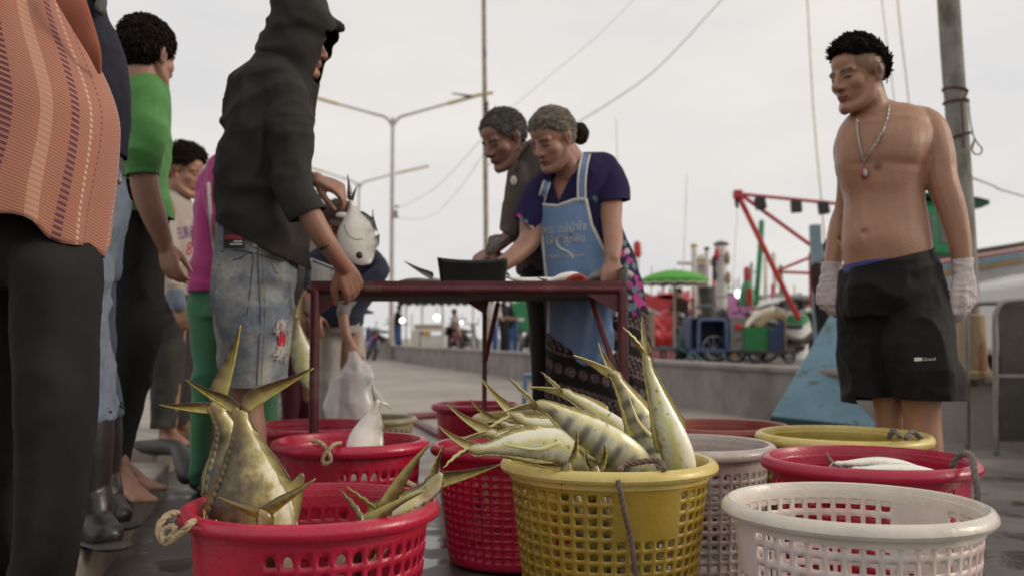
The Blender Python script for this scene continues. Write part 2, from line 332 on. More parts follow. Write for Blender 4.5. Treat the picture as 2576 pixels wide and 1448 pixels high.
def basket(cx, cy, R, rz, m, mr, label, group, N=44, M_=9, Rb=None, solid=(), rot=0, arch=False, z0=0, top=.05, lip=1.0, hw=.30, hh=.27):
    Rb = Rb or R * .74; root = empty('basket', (cx, cy, z0), label, 'basket', group)
    Rt = R - .026 * lip; zt = rz - .012; zb = z0 + .012; zh = zt - top
    def pos(a, z, rib):
        t = (z - zb) / (zt - zb); r = Rb + (Rt - Rb) * t ** .9 + rib; return (cx + r * math.cos(a), cy + r * math.sin(a), z)
    zs = [zb, zb + .008] + list(np.linspace(zb + .02, zh, 2 * M_ + 1)) + [zh + top * .5, zt]
    na = 2 * N; vs = []; fs = []
    for j, z in enumerate(zs):
        for i in range(na): vs.append(pos(rot + i * math.pi / N, z, .0015 if (j % 2 == 0 and 2 <= j <= 2 * M_ + 2) else 0))
    V = lambda i, j: j * na + i % na
    for j in list(range(2)) + [2 * M_ + 2, 2 * M_ + 3]:
        for i in range(na): fs.append((V(i, j), V(i + 1, j), V(i + 1, j + 1), V(i, j + 1)))
    ring = [(0, 0), (1, 0), (2, 0), (2, 1), (2, 2), (1, 2), (0, 2), (0, 1)]
    for b in range(M_):
        for a in range(N):
            i0, j0 = 2 * a, 2 + 2 * b
            ang = math.degrees(rot + (a + .5) * 2 * math.pi / N) % 360
            sol = any((lo <= ang <= hi or lo <= ang - 360 <= hi) and b >= r0 for lo, hi, r0 in solid)
            if sol:
                for di in (0, 1):
                    for dj in (0, 1): fs.append((V(i0 + di, j0 + dj), V(i0 + di + 1, j0 + dj), V(i0 + di + 1, j0 + dj + 1), V(i0 + di, j0 + dj + 1)))
                continue
            if arch and b == M_ - 1: inn = [(-.95, -1), (0, -1), (.95, -1), (.9, 0), (.62, .62), (0, 1), (-.62, .62), (-.9, 0)]
            else: inn = [(-.95, -.95), (0, -1), (.95, -.95), (1, 0), (.95, .95), (0, 1), (-.95, .95), (-1, 0)]
            jw, jh = hw * random.uniform(.94, 1.06), hh * random.uniform(.94, 1.06); b0 = len(vs)
            for x, y in inn:
                aa = rot + (a + .5 + x * jw) * 2 * math.pi / N; zz = zs[j0] + (zs[j0 + 2] - zs[j0]) * (.5 + y * jh); vs.append(pos(aa, zz, .0005))
            for k in range(8):
                o1, o2 = ring[k], ring[(k + 1) % 8]; fs.append((V(i0 + o1[0], j0 + o1[1]), V(i0 + o2[0], j0 + o2[1]), b0 + (k + 1) % 8, b0 + k))
    mb = MB(); mb.add(vs, fs); mb.lathe([(.001, zb + .004), (Rb * .6, zb + .003), (Rb, zb)], (cx, cy, 0), na // 2)
    obj('basket_wall', mb, m, root, solid=.0035)
    l = lip; mb = MB()
    mb.lathe([(Rt - .002, zt - .03), (Rt - .003, zt - .004), (Rt + .003 * l, rz - .002), (Rt + .011 * l, rz), (Rt + .020 * l, rz - .004), (R, rz - .013 * l), (R + .001, rz - .021 * l), (R - .004 * l, rz - .029 * l), (R - .010 * l, rz - .030 * l), (Rt + .006, rz - .022 * l), (Rt + .003, zt - .03)], (cx, cy, 0), 96, close=True)
    o = obj('rim', mb, mr, root)
    return root
G_R = 'red fish baskets on the wet quay'; G_Y = 'yellow fish baskets on the wet quay'; G_W = 'white fish baskets on the wet quay'
bR1 = basket(-.392, 1.85, .250, .372, m_red, m_red, 'shiny red basket in the foreground full of large golden fish tails', G_R, 46, 8, .195, [(205, 258, 2), (25, 80, 2)], .03, True, top=.036, lip=.98, hw=.31, hh=.28)
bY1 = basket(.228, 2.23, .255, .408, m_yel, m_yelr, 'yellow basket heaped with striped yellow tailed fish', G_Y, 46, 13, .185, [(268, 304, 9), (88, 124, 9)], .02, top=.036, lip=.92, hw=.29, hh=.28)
bW1 = basket(.634, 1.75, .240, .390, m_whi, m_whr, 'empty cream white basket in the front right corner, stained pink', G_W, 46, 10, .18, [(15, 52, 6), (172, 196, 7)], .05, top=.014, lip=.9, hw=.335, hh=.30)
bR2 = basket(-.483, 2.82, .234, .390, m_red, m_red, 'red basket with a white fish tail and a looped cord on its rim', G_R, 44, 8, .185, [(220, 268, 0), (40, 85, 0)], .0, True, top=.055, lip=1.1)
bR3 = basket(.01, 2.95, .265, .363, m_red, m_red, 'red basket half hidden to the left behind the yellow fish basket', G_R, 46, 12, .205, [(30, 80, 5)], .04, top=.05, lip=1.0)
bR4 = basket(-.745, 3.56, .26, .365, m_red, m_red, 'red basket behind the left table leg, only its rim showing', G_R, 40, 8, None, [], 0, True)
bR5 = basket(-.148, 3.98, .193, .416, m_red, m_red2, 'small red basket at the back, below the middle table leg', G_R, 36, 11, .15, [(200, 330, 3)], .1)
bR6 = basket(.869, 2.30, .255, .402, m_red2, m_red2, 'crimson basket with silver fish behind the empty white one', G_R, 40, 9, .19, [(300, 330, 0)], .1, top=.035, hw=.33, hh=.31)
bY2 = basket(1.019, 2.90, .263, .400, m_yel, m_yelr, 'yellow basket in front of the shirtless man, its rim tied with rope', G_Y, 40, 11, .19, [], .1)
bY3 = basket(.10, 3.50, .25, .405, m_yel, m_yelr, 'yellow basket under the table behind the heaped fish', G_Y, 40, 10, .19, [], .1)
bW2 = basket(.515, 2.75, .25, .388, m_gre, m_gre, 'dull white basket with square holes behind the yellow fish basket', G_W, 44, 11, .20, [], .07, top=.05)
bB = basket(.74, 3.35, .25, .385, m_brk, m_brk, 'brick red basket rim behind the dull white basket', 'other baskets on the quay', 40, 9, .19)
bO = basket(-.806, 5.45, .255, .235, m_oli, m_oli, 'flat olive basket on the quay below the plastic bag', 'other baskets on the quay', 34, 3, .215, top=.04)
rope('rope_handle', [P(450, 1300, 1.76), P(444, 1290, 1.74), P(420, 1296, 1.72), P(401, 1320, 1.71), P(402, 1350, 1.70), P(420, 1364, 1.69), P(440, 1352, 1.67), P(462, 1334, 1.645), P(480, 1315, 1.645), P(488, 1312, 1.67), P(490, 1322, 1.69)], .0062, m_rope, bR1)
rope('rope_handle', [P(415, 1358, 1.68), P(408, 1345, 1.69), P(418, 1328, 1.70), P(434, 1322, 1.69), P(440, 1336, 1.68), P(424, 1354, 1.675)], .0052, m_rope, bR1)
rope('rope_handle', [P(998, 1216, 2.0), P(1004, 1208, 2.03), P(1024, 1212, 2.02), P(1044, 1222, 1.98)], .0055, m_rope, bR1)
rope('rope_handle', [P(786, 1110, 2.66), P(800, 1110, 2.62), P(818, 1122, 2.555), P(828, 1140, 2.54), P(832, 1156, 2.54), P(818, 1166, 2.54), P(812, 1154, 2.54), P(824, 1132, 2.54), P(840, 1118, 2.555), P(856, 1114, 2.62)], .0055, m_rope, bR2)
rope('rope_handle', [P(1556, 1210, 1.975), P(1562, 1240, 1.97), P(1572, 1290, 1.975), P(1584, 1340, 1.985), P(1592, 1390, 1.99), P(1600, 1450, 2.0)], .006, m_ropb, bY1)
rope('rope_handle', [P(1560, 1182, 2.0), P(1566, 1168, 2.04), P(1592, 1164, 2.05), P(1620, 1160, 2.05), P(1652, 1158, 2.05), P(1668, 1168, 2.02), P(1670, 1180, 2.0)], .0065, m_ropb, bY1)
rope('rope_handle', [P(2395, 1172, 2.18), P(2410, 1148, 2.17), P(2428, 1140, 2.14), P(2446, 1150, 2.09), P(2452, 1190, 2.06), P(2460, 1240, 2.05), P(2462, 1330, 2.05)], .0075, m_ropg, bR6)
rope('rope_handle', [P(2236, 1100, 2.68), P(2248, 1082, 2.66), P(2264, 1098, 2.63)], .008, m_ropg, bY2)
rope('rope_handle', [P(2280, 1102, 2.64), P(2296, 1086, 2.66), P(2314, 1100, 2.69)], .008, m_ropg, bY2)
# marker scribble on the first basket: dark scuffs
m_dark = M('black_paint', (.02, .018, .017), .7)
# ------------------------------------------------------------------ fish
def fish_mat(name, stops, bars=0, spots=.0, rough=.32, mott=.28, ped=0):
    m = bpy.data.materials.new(name); m.use_nodes = True; t = m.node_tree; N = t.nodes; Lk = t.links.new; b = N['Principled BSDF']
    a = N.new('ShaderNodeAttribute'); a.attribute_name = 'tint'; sp = N.new('ShaderNodeSeparateColor'); Lk(a.outputs['Color'], sp.inputs[0])
    tc = N.new('ShaderNodeTexCoord')
    def noise(s, d=5):
        n = N.new('ShaderNodeTexNoise'); n.inputs['Scale'].default_value = s; n.inputs['Detail'].default_value = d; n.inputs['Roughness'].default_value = .65; Lk(tc.outputs['Object'], n.inputs['Vector']); return n.outputs['Fac']
    def math_(op, x, y=None, z=None):
        k = N.new('ShaderNodeMath'); k.operation = op
        for i, s in enumerate((x, y, z)):
            if s is None: continue
            if hasattr(s, 'is_linked'): Lk(s, k.inputs[i])
            else: k.inputs[i].default_value = s
        return k.outputs[0]
    v = math_('MULTIPLY_ADD', math_('SUBTRACT', noise(9), .5), mott * 2, sp.outputs[0]); v = math_('MULTIPLY_ADD', math_('SUBTRACT', noise(38, 7), .5), mott * 2.4, v)
    r = N.new('ShaderNodeValToRGB'); e = r.color_ramp.elements
    while len(e) < len(stops): e.new(.5)
    for i, (p, c) in enumerate(stops): e[i].position = p; e[i].color = (*sr(*c), 1)
    Lk(v, r.inputs['Fac']); col = r.outputs[0]
    def mix(f, x, y):
        k = N.new('ShaderNodeMix'); k.data_type = 'RGBA'; Lk(f, k.inputs[0]); Lk(x, k.inputs[6]); k.inputs[7].default_value = (*y, 1); return k.outputs[2]
    if bars:
        s = math_('SINE', math_('MULTIPLY_ADD', noise(5), 1.5, math_('MULTIPLY', sp.outputs[1], bars)))
        mr = N.new('ShaderNodeMapRange'); mr.inputs['From Min'].default_value = -.3; mr.inputs['From Max'].default_value = .95; mr.inputs['To Max'].default_value = .85; Lk(s, mr.inputs['Value'])
        mk = N.new('ShaderNodeMapRange'); mk.inputs['From Min'].default_value = .22; mk.inputs['From Max'].default_value = .45; Lk(sp.outputs[0], mk.inputs['Value'])
        col = mix(math_('MULTIPLY', mr.outputs[0], mk.outputs[0]), col, sr(88, 88, 76))
    tl = N.new('ShaderNodeMapRange'); tl.inputs['From Min'].default_value = .0; tl.inputs['From Max'].default_value = .07; tl.inputs['To Min'].default_value = ped; tl.inputs['To Max'].default_value = 0; Lk(sp.outputs[1], tl.inputs['Value'])
    if ped: col = mix(tl.outputs[0], col, sr(158, 140, 84))
    if spots:
        mr = N.new('ShaderNodeMapRange'); mr.inputs['From Min'].default_value = .64; mr.inputs['From Max'].default_value = .70; mr.inputs['To Max'].default_value = spots; Lk(noise(70, 2), mr.inputs['Value'])
        col = mix(mr.outputs[0], col, sr(70, 72, 62))
    Lk(col, b.inputs['Base Color']); b.inputs['Roughness'].default_value = rough; b.inputs['Coat Weight'].default_value = .4; b.inputs['Coat Roughness'].default_value = .16; b.inputs['Metallic'].default_value = .08; b.inputs['Subsurface Weight'].default_value = .05
    vo = N.new('ShaderNodeTexVoronoi'); vo.inputs['Scale'].default_value = 220; Lk(tc.outputs['Object'], vo.inputs['Vector'])
    bp = N.new('ShaderNodeBump'); bp.inputs['Strength'].default_value = .25; bp.inputs['Distance'].default_value = .001; Lk(math_('MULTIPLY_ADD', noise(25), 3, vo.outputs['Distance']), bp.inputs['Height']); Lk(bp.outputs[0], b.inputs['Normal'])
    return m
f_gold = fish_mat('golden_fish_skin', [(0, (250, 244, 215)), (.15, (236, 226, 184)), (.32, (178, 166, 106)), (.52, (130, 116, 80)), (.76, (86, 74, 46)), (1, (46, 40, 24))], spots=.3, mott=.36, ped=.8)
f_bar = fish_mat('barred_fish_skin', [(0, (240, 236, 212)), (.16, (224, 216, 158)), (.4, (192, 190, 158)), (.7, (150, 150, 122)), (.92, (150, 142, 84)), (1, (205, 196, 130))], bars=150, spots=.4, ped=.75)
f_yel = fish_mat('yellow_belly_fish_skin', [(0, (244, 240, 222)), (.26, (236, 232, 204)), (.46, (214, 208, 124)), (.66, (206, 206, 180)), (.88, (170, 170, 138)), (1, (140, 132, 84))], spots=.7, ped=.75)
f_sil = fish_mat('silver_fish_skin', [(0, (255, 252, 244)), (.6, (246, 242, 228)), (.85, (205, 203, 190)), (1, (140, 140, 130))], spots=.15, rough=.3, mott=.2)
f_gry = fish_mat('grey_fish_skin', [(0, (150, 146, 140)), (.5, (105, 102, 98)), (1, (60, 60, 58))], rough=.35)
f_fin = fish_mat('fin_membrane', [(0, (172, 158, 72)), (.3, (140, 126, 56)), (.62, (112, 98, 52)), (.86, (92, 80, 46)), (1, (40, 35, 24))], rough=.4, mott=.16)
f_finy = fish_mat('yellow_fin_membrane', [(0, (222, 213, 152)), (.4, (186, 174, 100)), (.75, (158, 144, 88)), (1, (100, 88, 54))], rough=.4, mott=.18)
f_finw = fish_mat('pale_fin_membrane', [(0, (225, 222, 205)), (.6, (185, 180, 160)), (1, (110, 108, 98))], rough=.4)
FG = 'fish in the baskets'
def strip(name, Aa, Bb, m, parent, nc=8, bend=0, rag=0, seed=0, thick=.0022):
    Aa, Bb = np.asarray(Aa, float), np.asarray(Bb, float); k = len(Aa); r = np.random.default_rng(seed); n = nrm(np.cross(Aa[-1] - Aa[0], Bb[k // 2] - Aa[k // 2]) + 1e-9)
    v = []; c = []
    for i in range(k):
        rg = 1 - rag * abs(r.normal()) * (1 if 1 < i < k - 1 else 0)
        for j in range(nc + 1):
            t = j / nc; q = Aa[i] + (Bb[i] - Aa[i]) * t * rg + n * bend * math.sin(math.pi * i / (k - 1)) * math.sin(math.pi * t)
            q = q + n * .0012 * math.sin(i * 1.9); v.append(q); c.append((t, i / k, 0))
    f = [(i * (nc + 1) + j, i * (nc + 1) + j + 1, (i + 1) * (nc + 1) + j + 1, (i + 1) * (nc + 1) + j) for i in range(k - 1) for j in range(nc)]
    mb = MB(); mb.add(v, f); o = obj(name, mb, m, parent, solid=thick, auto=False); setcol(o.data, c); return o
def bez(a, c, b, n):
    t = np.linspace(0, 1, n)[:, None]; return (1 - t) ** 2 * a + 2 * t * (1 - t) * c + t * t * b
def tail(parent, ped, u, T, h0, fork, tips, m, bulge=.12, rag=.06, seed=0, n=20, lobe=.26):
    for s, tip in zip((1, -1), tips):
        if tip is None: continue
        b0 = ped + u * h0 * s; L_ = np.linalg.norm(tip - b0); out = nrm(u * s * .9 - T * .3)
        oc = b0 + (tip - b0) * .45 + out * L_ * bulge; oe = bez(b0, oc, tip, n); ax = nrm(tip - b0); sv = fork - b0; sv = sv - ax * np.dot(sv, ax)
        oth = ped - u * h0 * s - b0; oth = oth - ax * np.dot(oth, ax); sv = nrm(oth if np.linalg.norm(sv) < .004 else sv * .5 + nrm(oth) * np.linalg.norm(sv) * .5); t_ = np.linspace(0, 1, n)[:, None]; ie = oe + sv * (lobe * L_ * (1 - t_) ** .62 * (.55 + .45 * np.cos(t_ * 2.2)) + .0015)
        k_ = np.clip(1 - t_ / .22, 0, 1) ** 1.5; ie = ie * (1 - k_) + fork * k_
        strip('tail_fin', oe, ie, m, parent, bend=.008 * s, rag=rag, seed=seed + s)
def fish(label, path, fork, tips, m, mf, dors=1, tr=.34, side=(.15, -1, .1), fins=(), group=FG, scutes=False, seed=0, bulge=.12, rag=.05, eye=None, lobe=.24, finny=None):
    finny = (m in (f_gold, f_bar, f_yel)) if finny is None else finny
    pp_ = [(*P(*p[:3]), px(p[3], p[2])) for p in path]; fk = P(*fork); p0_ = np.array(pp_[0]); q = cr([(*(p0_[:3] + (fk - p0_[:3]) * .92), p0_[3] * .30)] + pp_, 6); c, hh = q[:, :3], q[:, 3]; T = np.gradient(c, axis=0); T /= np.linalg.norm(T, axis=1, keepdims=True)
    n = 28; ph = np.linspace(0, 2 * math.pi, n, endpoint=False); R = []; C = []; s = np.asarray(side, float); Us = []
    Ln = np.concatenate([[0], np.cumsum(np.linalg.norm(np.diff(c, axis=0), axis=1))])
    for i in range(len(c)):
        sv = nrm(s - T[i] * np.dot(s, T[i])); u = np.cross(T[i], sv) * dors; Us.append((u, sv)); t = max(tr * hh[i], min(hh[i], .008))
        ce, se = np.cos(ph), np.sin(ph); R.append(c[i] + np.outer(np.sign(ce) * np.abs(ce) ** .95 * hh[i], u) + np.outer(np.sign(se) * np.abs(se) ** 1.3 * t, sv))
        C += [(.5 + .5 * x, Ln[i], 0) for x in ce]
    mb = MB(); mb.loft(R); nb = mb.n
    if scutes:
        for i in range(2, int(len(c) * .62)):
            for f in (.0, .5):
                k = i; u, sv = Us[k]; cc = c[k] * (1 - f) + c[k + 1] * f; hk = hh[k] * (1 - f) + hh[k + 1] * f
                mb.ell(cc + u * hk * .93 + sv * tr * hk * .28 - T[k] * .002, (.0065, .004, .0035), frame(T[k] - u * .5, sv), 8, 5); C += [(.62 + .3 * ((i + int(2 * f)) % 2), Ln[k], 0)] * 40
    base = c[len(c) // 2]; o = obj('fish', mb, m, loc=base, label=label, cat='fish', group=group, auto=False); setcol(o.data, C)
    u, sv = Us[6]
    tail(o, c[6], u, T[6], hh[6], P(*fork), [None if t is None else P(*t) for t in tips], mf, bulge, rag, seed, lobe=lobe)
    if finny:
        for sg, kind, i0, i1 in ((1, 'dorsal_fin', .06, .62), (-1, 'anal_fin', .06, .55)):
            k0, k1 = max(2, int(len(c) * i0)), int(len(c) * i1); a = []; b_ = []
            for k in range(k0, k1):
                uu, s_ = Us[k]; g = (k - k0) / max(1, k1 - k0); hf = .003 + .009 * g ** 2 * (1 if g < .93 else .4); a.append(c[k] + uu * sg * hh[k] * .975); b_.append(c[k] + uu * sg * (hh[k] + hf) - T[k] * hf * .9)
            strip(kind, a, b_, mf, o, nc=4, rag=.12, seed=seed + 3)
        k = int(len(c) * .6); uu, s_ = Us[k]; b0 = c[k] - uu * hh[k] * .15 + s_ * tr * hh[k] * 1.0; e0 = c[int(len(c) * .34)] - uu * hh[int(len(c) * .34)] * .3 + s_ * (tr * hh[int(len(c) * .34)] + .006)
        mb = MB(); mb.tube([b0, b0 * .6 + e0 * .4 + uu * .012 + s_ * .004, e0], [(.005, .0016), (.0035, .0016), (.001, .001)], n=8, ref=uu)
        if seed in (24, 33): obj('pectoral_fin', mb, mf, o)
    for kind, a, b, mm in fins:
        strip(kind, cr([P(*x) for x in a], 5), cr([P(*x) for x in b], 5), mm, o, rag=.06, seed=seed + 9)
    if eye: 
        e = MB(); e.ell(P(*eye[:3]), (px(eye[3], eye[2]), .006, px(eye[3], eye[2])), n=14); obj('eye', e, m_eye, o)
    return o
m_eye = M('fish_eye', (.012, .012, .012), .12, coat=.6)
# red front basket
fish('largest golden fish, flank facing front, tail up out of the red basket', [(606, 1040, 1.86, 17), (610, 1062, 1.86, 17), (616, 1100, 1.86, 30), (623, 1150, 1.86, 52), (630, 1200, 1.86, 76), (633, 1260, 1.86, 100), (632, 1330, 1.86, 114), (640, 1420, 1.87, 98), (656, 1490, 1.88, 70), (668, 1540, 1.88, 34), (670, 1555, 1.88, 12)],
     (606, 1030, 1.86), [(466, 955, 1.84), (790, 926, 1.88)], f_gold, f_fin, dors=1, scutes=True, seed=1, lobe=.27, bulge=.06, rag=.04, tr=.3, side=(.12, -1, .15),
     fins=[('anal_fin', [(636, 1080, 1.86), (664, 1135, 1.86), (700, 1200, 1.86), (734, 1262, 1.86), (742, 1325, 1.86)], [(648, 1086, 1.86), (690, 1144, 1.86), (728, 1208, 1.86), (766, 1186, 1.86), (757, 1282, 1.86)], f_finy)])
fish('golden fish behind the largest one, its tail bent left', [(548, 1030, 1.99, 20), (553, 1045, 1.99, 18), (572, 1085, 1.99, 25), (578, 1140, 1.99, 40), (582, 1200, 1.97, 60), (592, 1280, 1.94, 76), (618, 1370, 1.93, 66), (640, 1450, 1.93, 46), (650, 1500, 1.93, 16)],
     (530, 1012, 1.99), [(400, 1018, 1.95), (606, 816, 2.02)], f_gold, f_fin, dors=1, scutes=True, seed=5, lobe=.26, bulge=.07, rag=.03, tr=.3, side=(.3, -1, .1))
fish('small fish whose dark tail stands before the golden flank', [(666, 1300, 1.72, 17), (664, 1330, 1.72, 15), (662, 1380, 1.73, 26), (668, 1450, 1.76, 42), (690, 1520, 1.8, 30), (700, 1560, 1.8, 8)],
     (652, 1278, 1.72), [(794, 1204, 1.73), (547, 1250, 1.71)], f_gold, f_fin, dors=-1, seed=8, bulge=.03, rag=.05)
fish('fish leaning over the right rim of the red basket, forked tail outside', [(1092, 1216, 1.86, 20), (1078, 1232, 1.86, 19), (1056, 1250, 1.86, 22), (1020, 1276, 1.85, 32), (980, 1305, 1.84, 44), (930, 1350, 1.83, 54), (880, 1410, 1.84, 52), (840, 1460, 1.85, 24), (830, 1475, 1.85, 8)],
     (1112, 1186, 1.86), [(1115, 1120, 1.86), (1258, 1168, 1.87)], f_yel, f_fin, dors=1, seed=11, bulge=.04, rag=.03)
fish('fish with one ragged broad tail lobe in the red basket', [(962, 1292, 1.79, 20), (946, 1312, 1.79, 17), (925, 1345, 1.8, 26), (900, 1400, 1.84, 40), (880, 1470, 1.88, 34), (870, 1520, 1.9, 8)],
     (974, 1266, 1.79), [(873, 1224, 1.78), (1083, 1113, 1.80)], f_gold, f_fin, dors=-1, seed=14, bulge=.10, rag=.12)
fish('fish sunk low at the front of the red basket, one tail blade up', [(908, 1326, 1.685, 20), (908, 1352, 1.69, 16), (900, 1400, 1.72, 30), (880, 1460, 1.76, 36), (860, 1520, 1.8, 10)],
     (925, 1322, 1.685), [(852, 1230, 1.68), (1066, 1234, 1.70)], f_gold, f_fin, dors=-1, seed=17, bulge=.10, rag=.04)
fish('fish with just a fin tip rising at the left inside the red basket', [(536, 1335, 1.80, 10), (544, 1360, 1.80, 10), (566, 1410, 1.80, 16), (592, 1470, 1.82, 18), (610, 1520, 1.84, 6)], (530, 1322, 1.80), [(512, 1282, 1.80), (544, 1306, 1.80)], f_gold, f_finy, seed=19)
# yellow basket
fish('upright fish at the right of the yellow basket, pale belly outwards', [(1628, 905, 2.15, 9), (1632, 932, 2.15, 11), (1648, 980, 2.15, 18), (1670, 1042, 2.15, 29), (1690, 1100, 2.15, 39), (1708, 1165, 2.16, 42), (1705, 1240, 2.18, 42), (1690, 1330, 2.2, 30), (1680, 1380, 2.2, 8)],
     (1622, 886, 2.15), [(1614, 796, 2.17), (1567, 823, 2.13)], f_yel, f_finy, dors=1, tr=.75, seed=21, bulge=.05, rag=.03, side=(-.3, -1, .1))
fish('dark barred fish leaning beside the upright one', [(1548, 946, 2.27, 12), (1556, 962, 2.27, 12), (1578, 1000, 2.27, 20), (1606, 1050, 2.27, 33), (1632, 1110, 2.27, 46), (1645, 1170, 2.27, 50), (1640, 1260, 2.27, 44), (1620, 1340, 2.27, 14)],
     (1530, 936, 2.27), [(1505, 862, 2.28), (1443, 893, 2.25)], f_bar, f_finy, dors=1, seed=24, bulge=.05, rag=.03)
fish('long barred fish lying slanted at the front of the yellow basket', [(1362, 1022, 2.08, 15), (1382, 1026, 2.08, 14), (1410, 1044, 2.08, 22), (1450, 1070, 2.08, 34), (1500, 1100, 2.09, 44), (1550, 1134, 2.10, 50), (1596, 1176, 2.13, 50), (1625, 1240, 2.18, 44), (1640, 1310, 2.2, 16)],
     (1338, 1018, 2.08), [(1273, 943, 2.1), (1266, 1036, 2.06)], f_bar, f_finy, dors=1, seed=27, bulge=.07, rag=.03)
fish('slim yellow fish lying behind the long barred one', [(1425, 990, 2.38, 11), (1440, 999, 2.38, 10), (1470, 1016, 2.38, 15), (1510, 1045, 2.38, 22), (1560, 1085, 2.38, 29), (1600, 1130, 2.36, 34), (1620, 1200, 2.33, 30), (1625, 1260, 2.3, 8)],
     (1402, 984, 2.38), [(1361, 935, 2.4), (1331, 973, 2.36)], f_yel, f_finy, dors=1, seed=30, bulge=.04, rag=.03)
fish('spotted yellow fish lying flat over the left rim of the yellow basket', [(1200, 1131, 2.05, 14), (1222, 1129, 2.05, 12), (1250, 1125, 2.05, 17), (1290, 1119, 2.05, 28), (1345, 1116, 2.06, 38), (1400, 1120, 2.07, 43), (1450, 1136, 2.09, 44), (1492, 1170, 2.12, 40), (1515, 1220, 2.16, 30), (1525, 1260, 2.18, 8)],
     (1176, 1129, 2.05), [(1099, 1068, 2.06), (1115, 1177, 2.03)], f_yel, f_finy, dors=1, seed=33, bulge=.09, rag=.03,
     fins=[('anal_fin', [(1255, 1143, 2.04), (1290, 1150, 2.04), (1330, 1160, 2.04), (1380, 1166, 2.04)], [(1262, 1148, 2.03), (1304, 1158, 2.03), (1342, 1166, 2.03), (1352, 1170, 2.03)], f_fin), ('dorsal_fin', [(1290, 1092, 2.06), (1320, 1084, 2.06), (1350, 1080, 2.06)], [(1280, 1080, 2.06), (1300, 1074, 2.06), (1340, 1074, 2.06)], f_finy)])
fish('fish at the back left of the yellow basket, tall tail lobe', [(1302, 1050, 2.42, 13), (1320, 1060, 2.42, 12), (1350, 1068, 2.42, 17), (1400, 1080, 2.42, 24), (1450, 1100, 2.40, 30), (1490, 1150, 2.36, 30), (1510, 1210, 2.33, 8)],
     (1282, 1040, 2.42), [(1209, 950, 2.43), (1214, 1088, 2.40)], f_yel, f_finy, dors=1, seed=36, bulge=.06, rag=.03)
fish('fish beneath the back left one, tail lobe over the red basket', [(1236, 1092, 2.22, 12), (1254, 1098, 2.22, 11), (1290, 1096, 2.22, 16), (1340, 1096, 2.24, 22), (1400, 1110, 2.26, 28), (1450, 1150, 2.28, 28), (1475, 1210, 2.28, 8)],
     (1218, 1092, 2.22), [(1123, 1016, 2.24), (1150, 1110, 2.2)], f_yel, f_finy, dors=1, seed=39, bulge=.08, rag=.03)
fish('fish in the yellow basket of which one thin grey tail lobe shows', [(1268, 1068, 2.52, 9), (1285, 1074, 2.5, 9), (1330, 1084, 2.48, 14), (1390, 1110, 2.44, 20), (1430, 1160, 2.4, 20), (1450, 1210, 2.36, 6)],
     (1250, 1060, 2.53), [(1182, 1003, 2.54), (1200, 1072, 2.5)], f_yel, f_fin, dors=1, seed=42)
fish('sunken fish with an olive spiked tail at the front yellow rim', [(1428, 1186, 2.02, 14), (1432, 1210, 2.03, 13), (1440, 1260, 2.07, 24), (1450, 1330, 2.12, 30), (1460, 1390, 2.15, 8)],
     (1432, 1160, 2.02), [(1341, 1166, 2.01), (1452, 1085, 2.03)], f_bar, f_fin, dors=1, seed=45, bulge=.14, rag=.1)
fish('sunken fish with a short rounded tail tip at the front yellow rim', [(1500, 1196, 2.01, 14), (1500, 1220, 2.02, 13), (1505, 1270, 2.06, 24), (1520, 1340, 2.12, 28), (1530, 1390, 2.15, 8)],
     (1500, 1168, 2.01), [(1472, 1132, 2.02), (1522, 1116, 2.01)], f_bar, f_fin, dors=1, seed=48, bulge=.22, rag=.03)
# other baskets
fish('blurred white fish standing tail up in the red basket with the cord', [(949, 1012, 2.86, 9), (947, 1028, 2.86, 9), (940, 1050, 2.86, 22), (930, 1080, 2.86, 36), (920, 1115, 2.85, 46), (914, 1170, 2.83, 48), (908, 1240, 2.82, 38), (905, 1290, 2.82, 10)],
     (950, 1002, 2.86), [(985, 1028, 2.9), (936, 966, 2.84)], f_sil, f_finw, dors=-1, seed=51, bulge=.03, rag=.02)
fish('silver fish lying on its side in the crimson basket', [(2105, 1166, 2.36, 8), (2125, 1166, 2.36, 8), (2160, 1164, 2.36, 14), (2210, 1164, 2.36, 20), (2260, 1168, 2.36, 18), (2300, 1176, 2.36, 12), (2316, 1180, 2.36, 4)],
     (2098, 1162, 2.36), [(2080, 1138, 2.36), (2085, 1176, 2.32)], f_sil, f_gry, dors=1, seed=54, tr=.6, side=(0, -.6, .8))
fish('second silver fish under the first in the crimson basket', [(2150, 1180, 2.28, 8), (2170, 1180, 2.28, 8), (2220, 1182, 2.28, 20), (2290, 1184, 2.28, 24), (2340, 1188, 2.28, 14), (2356, 1190, 2.28, 4)],
     (2140, 1178, 2.28), [(2110, 1170, 2.28), (2116, 1190, 2.26)], f_sil, f_gry, dors=1, seed=57, tr=.5, side=(0, -.6, .8))
# ------------------------------------------------------------------ people: builders
m_skin = M('brown_skin', (.34, .175, .12), .48, .13, 11, .3, 160, tint=True, sss=.06)
m_skin2 = M('tanned_skin', (.37, .20, .122), .44, .13, 11, .4, 160, tint=True, sss=.06, rvar=.12, col2=(.33, .16, .10), c2s=4, c2lo=.45, c2hi=.75)
m_skin3 = M('dark_tanned_skin', (.27, .135, .10), .5, .08, 7, .15, 90, tint=True, sss=.05)
m_hair = M('black_hair', (.020, .017, .015), .75, .3, 30, spec=.12); m_hairb = M('dark_brown_hair', (.028, .021, .017), .8, .3, 30, spec=.1)
m_hairg = M('grey_hair', (.21, .185, .15), .75, .3, 25, stretch=(1, 1, 4), spec=.15); m_hairs = M('salt_pepper_hair', (.15, .14, .125), .8, .35, 30, spec=.12)
def fab(n, c, r=.85, **k):
    k.setdefault('var', .12); k.setdefault('bump', .3); k.setdefault('bs', 160); k.setdefault('vs', 5); return M(n, c, r, sheen=.12 if max(c) > .1 else .02, spec=.25 if max(c) > .1 else .15, **k)
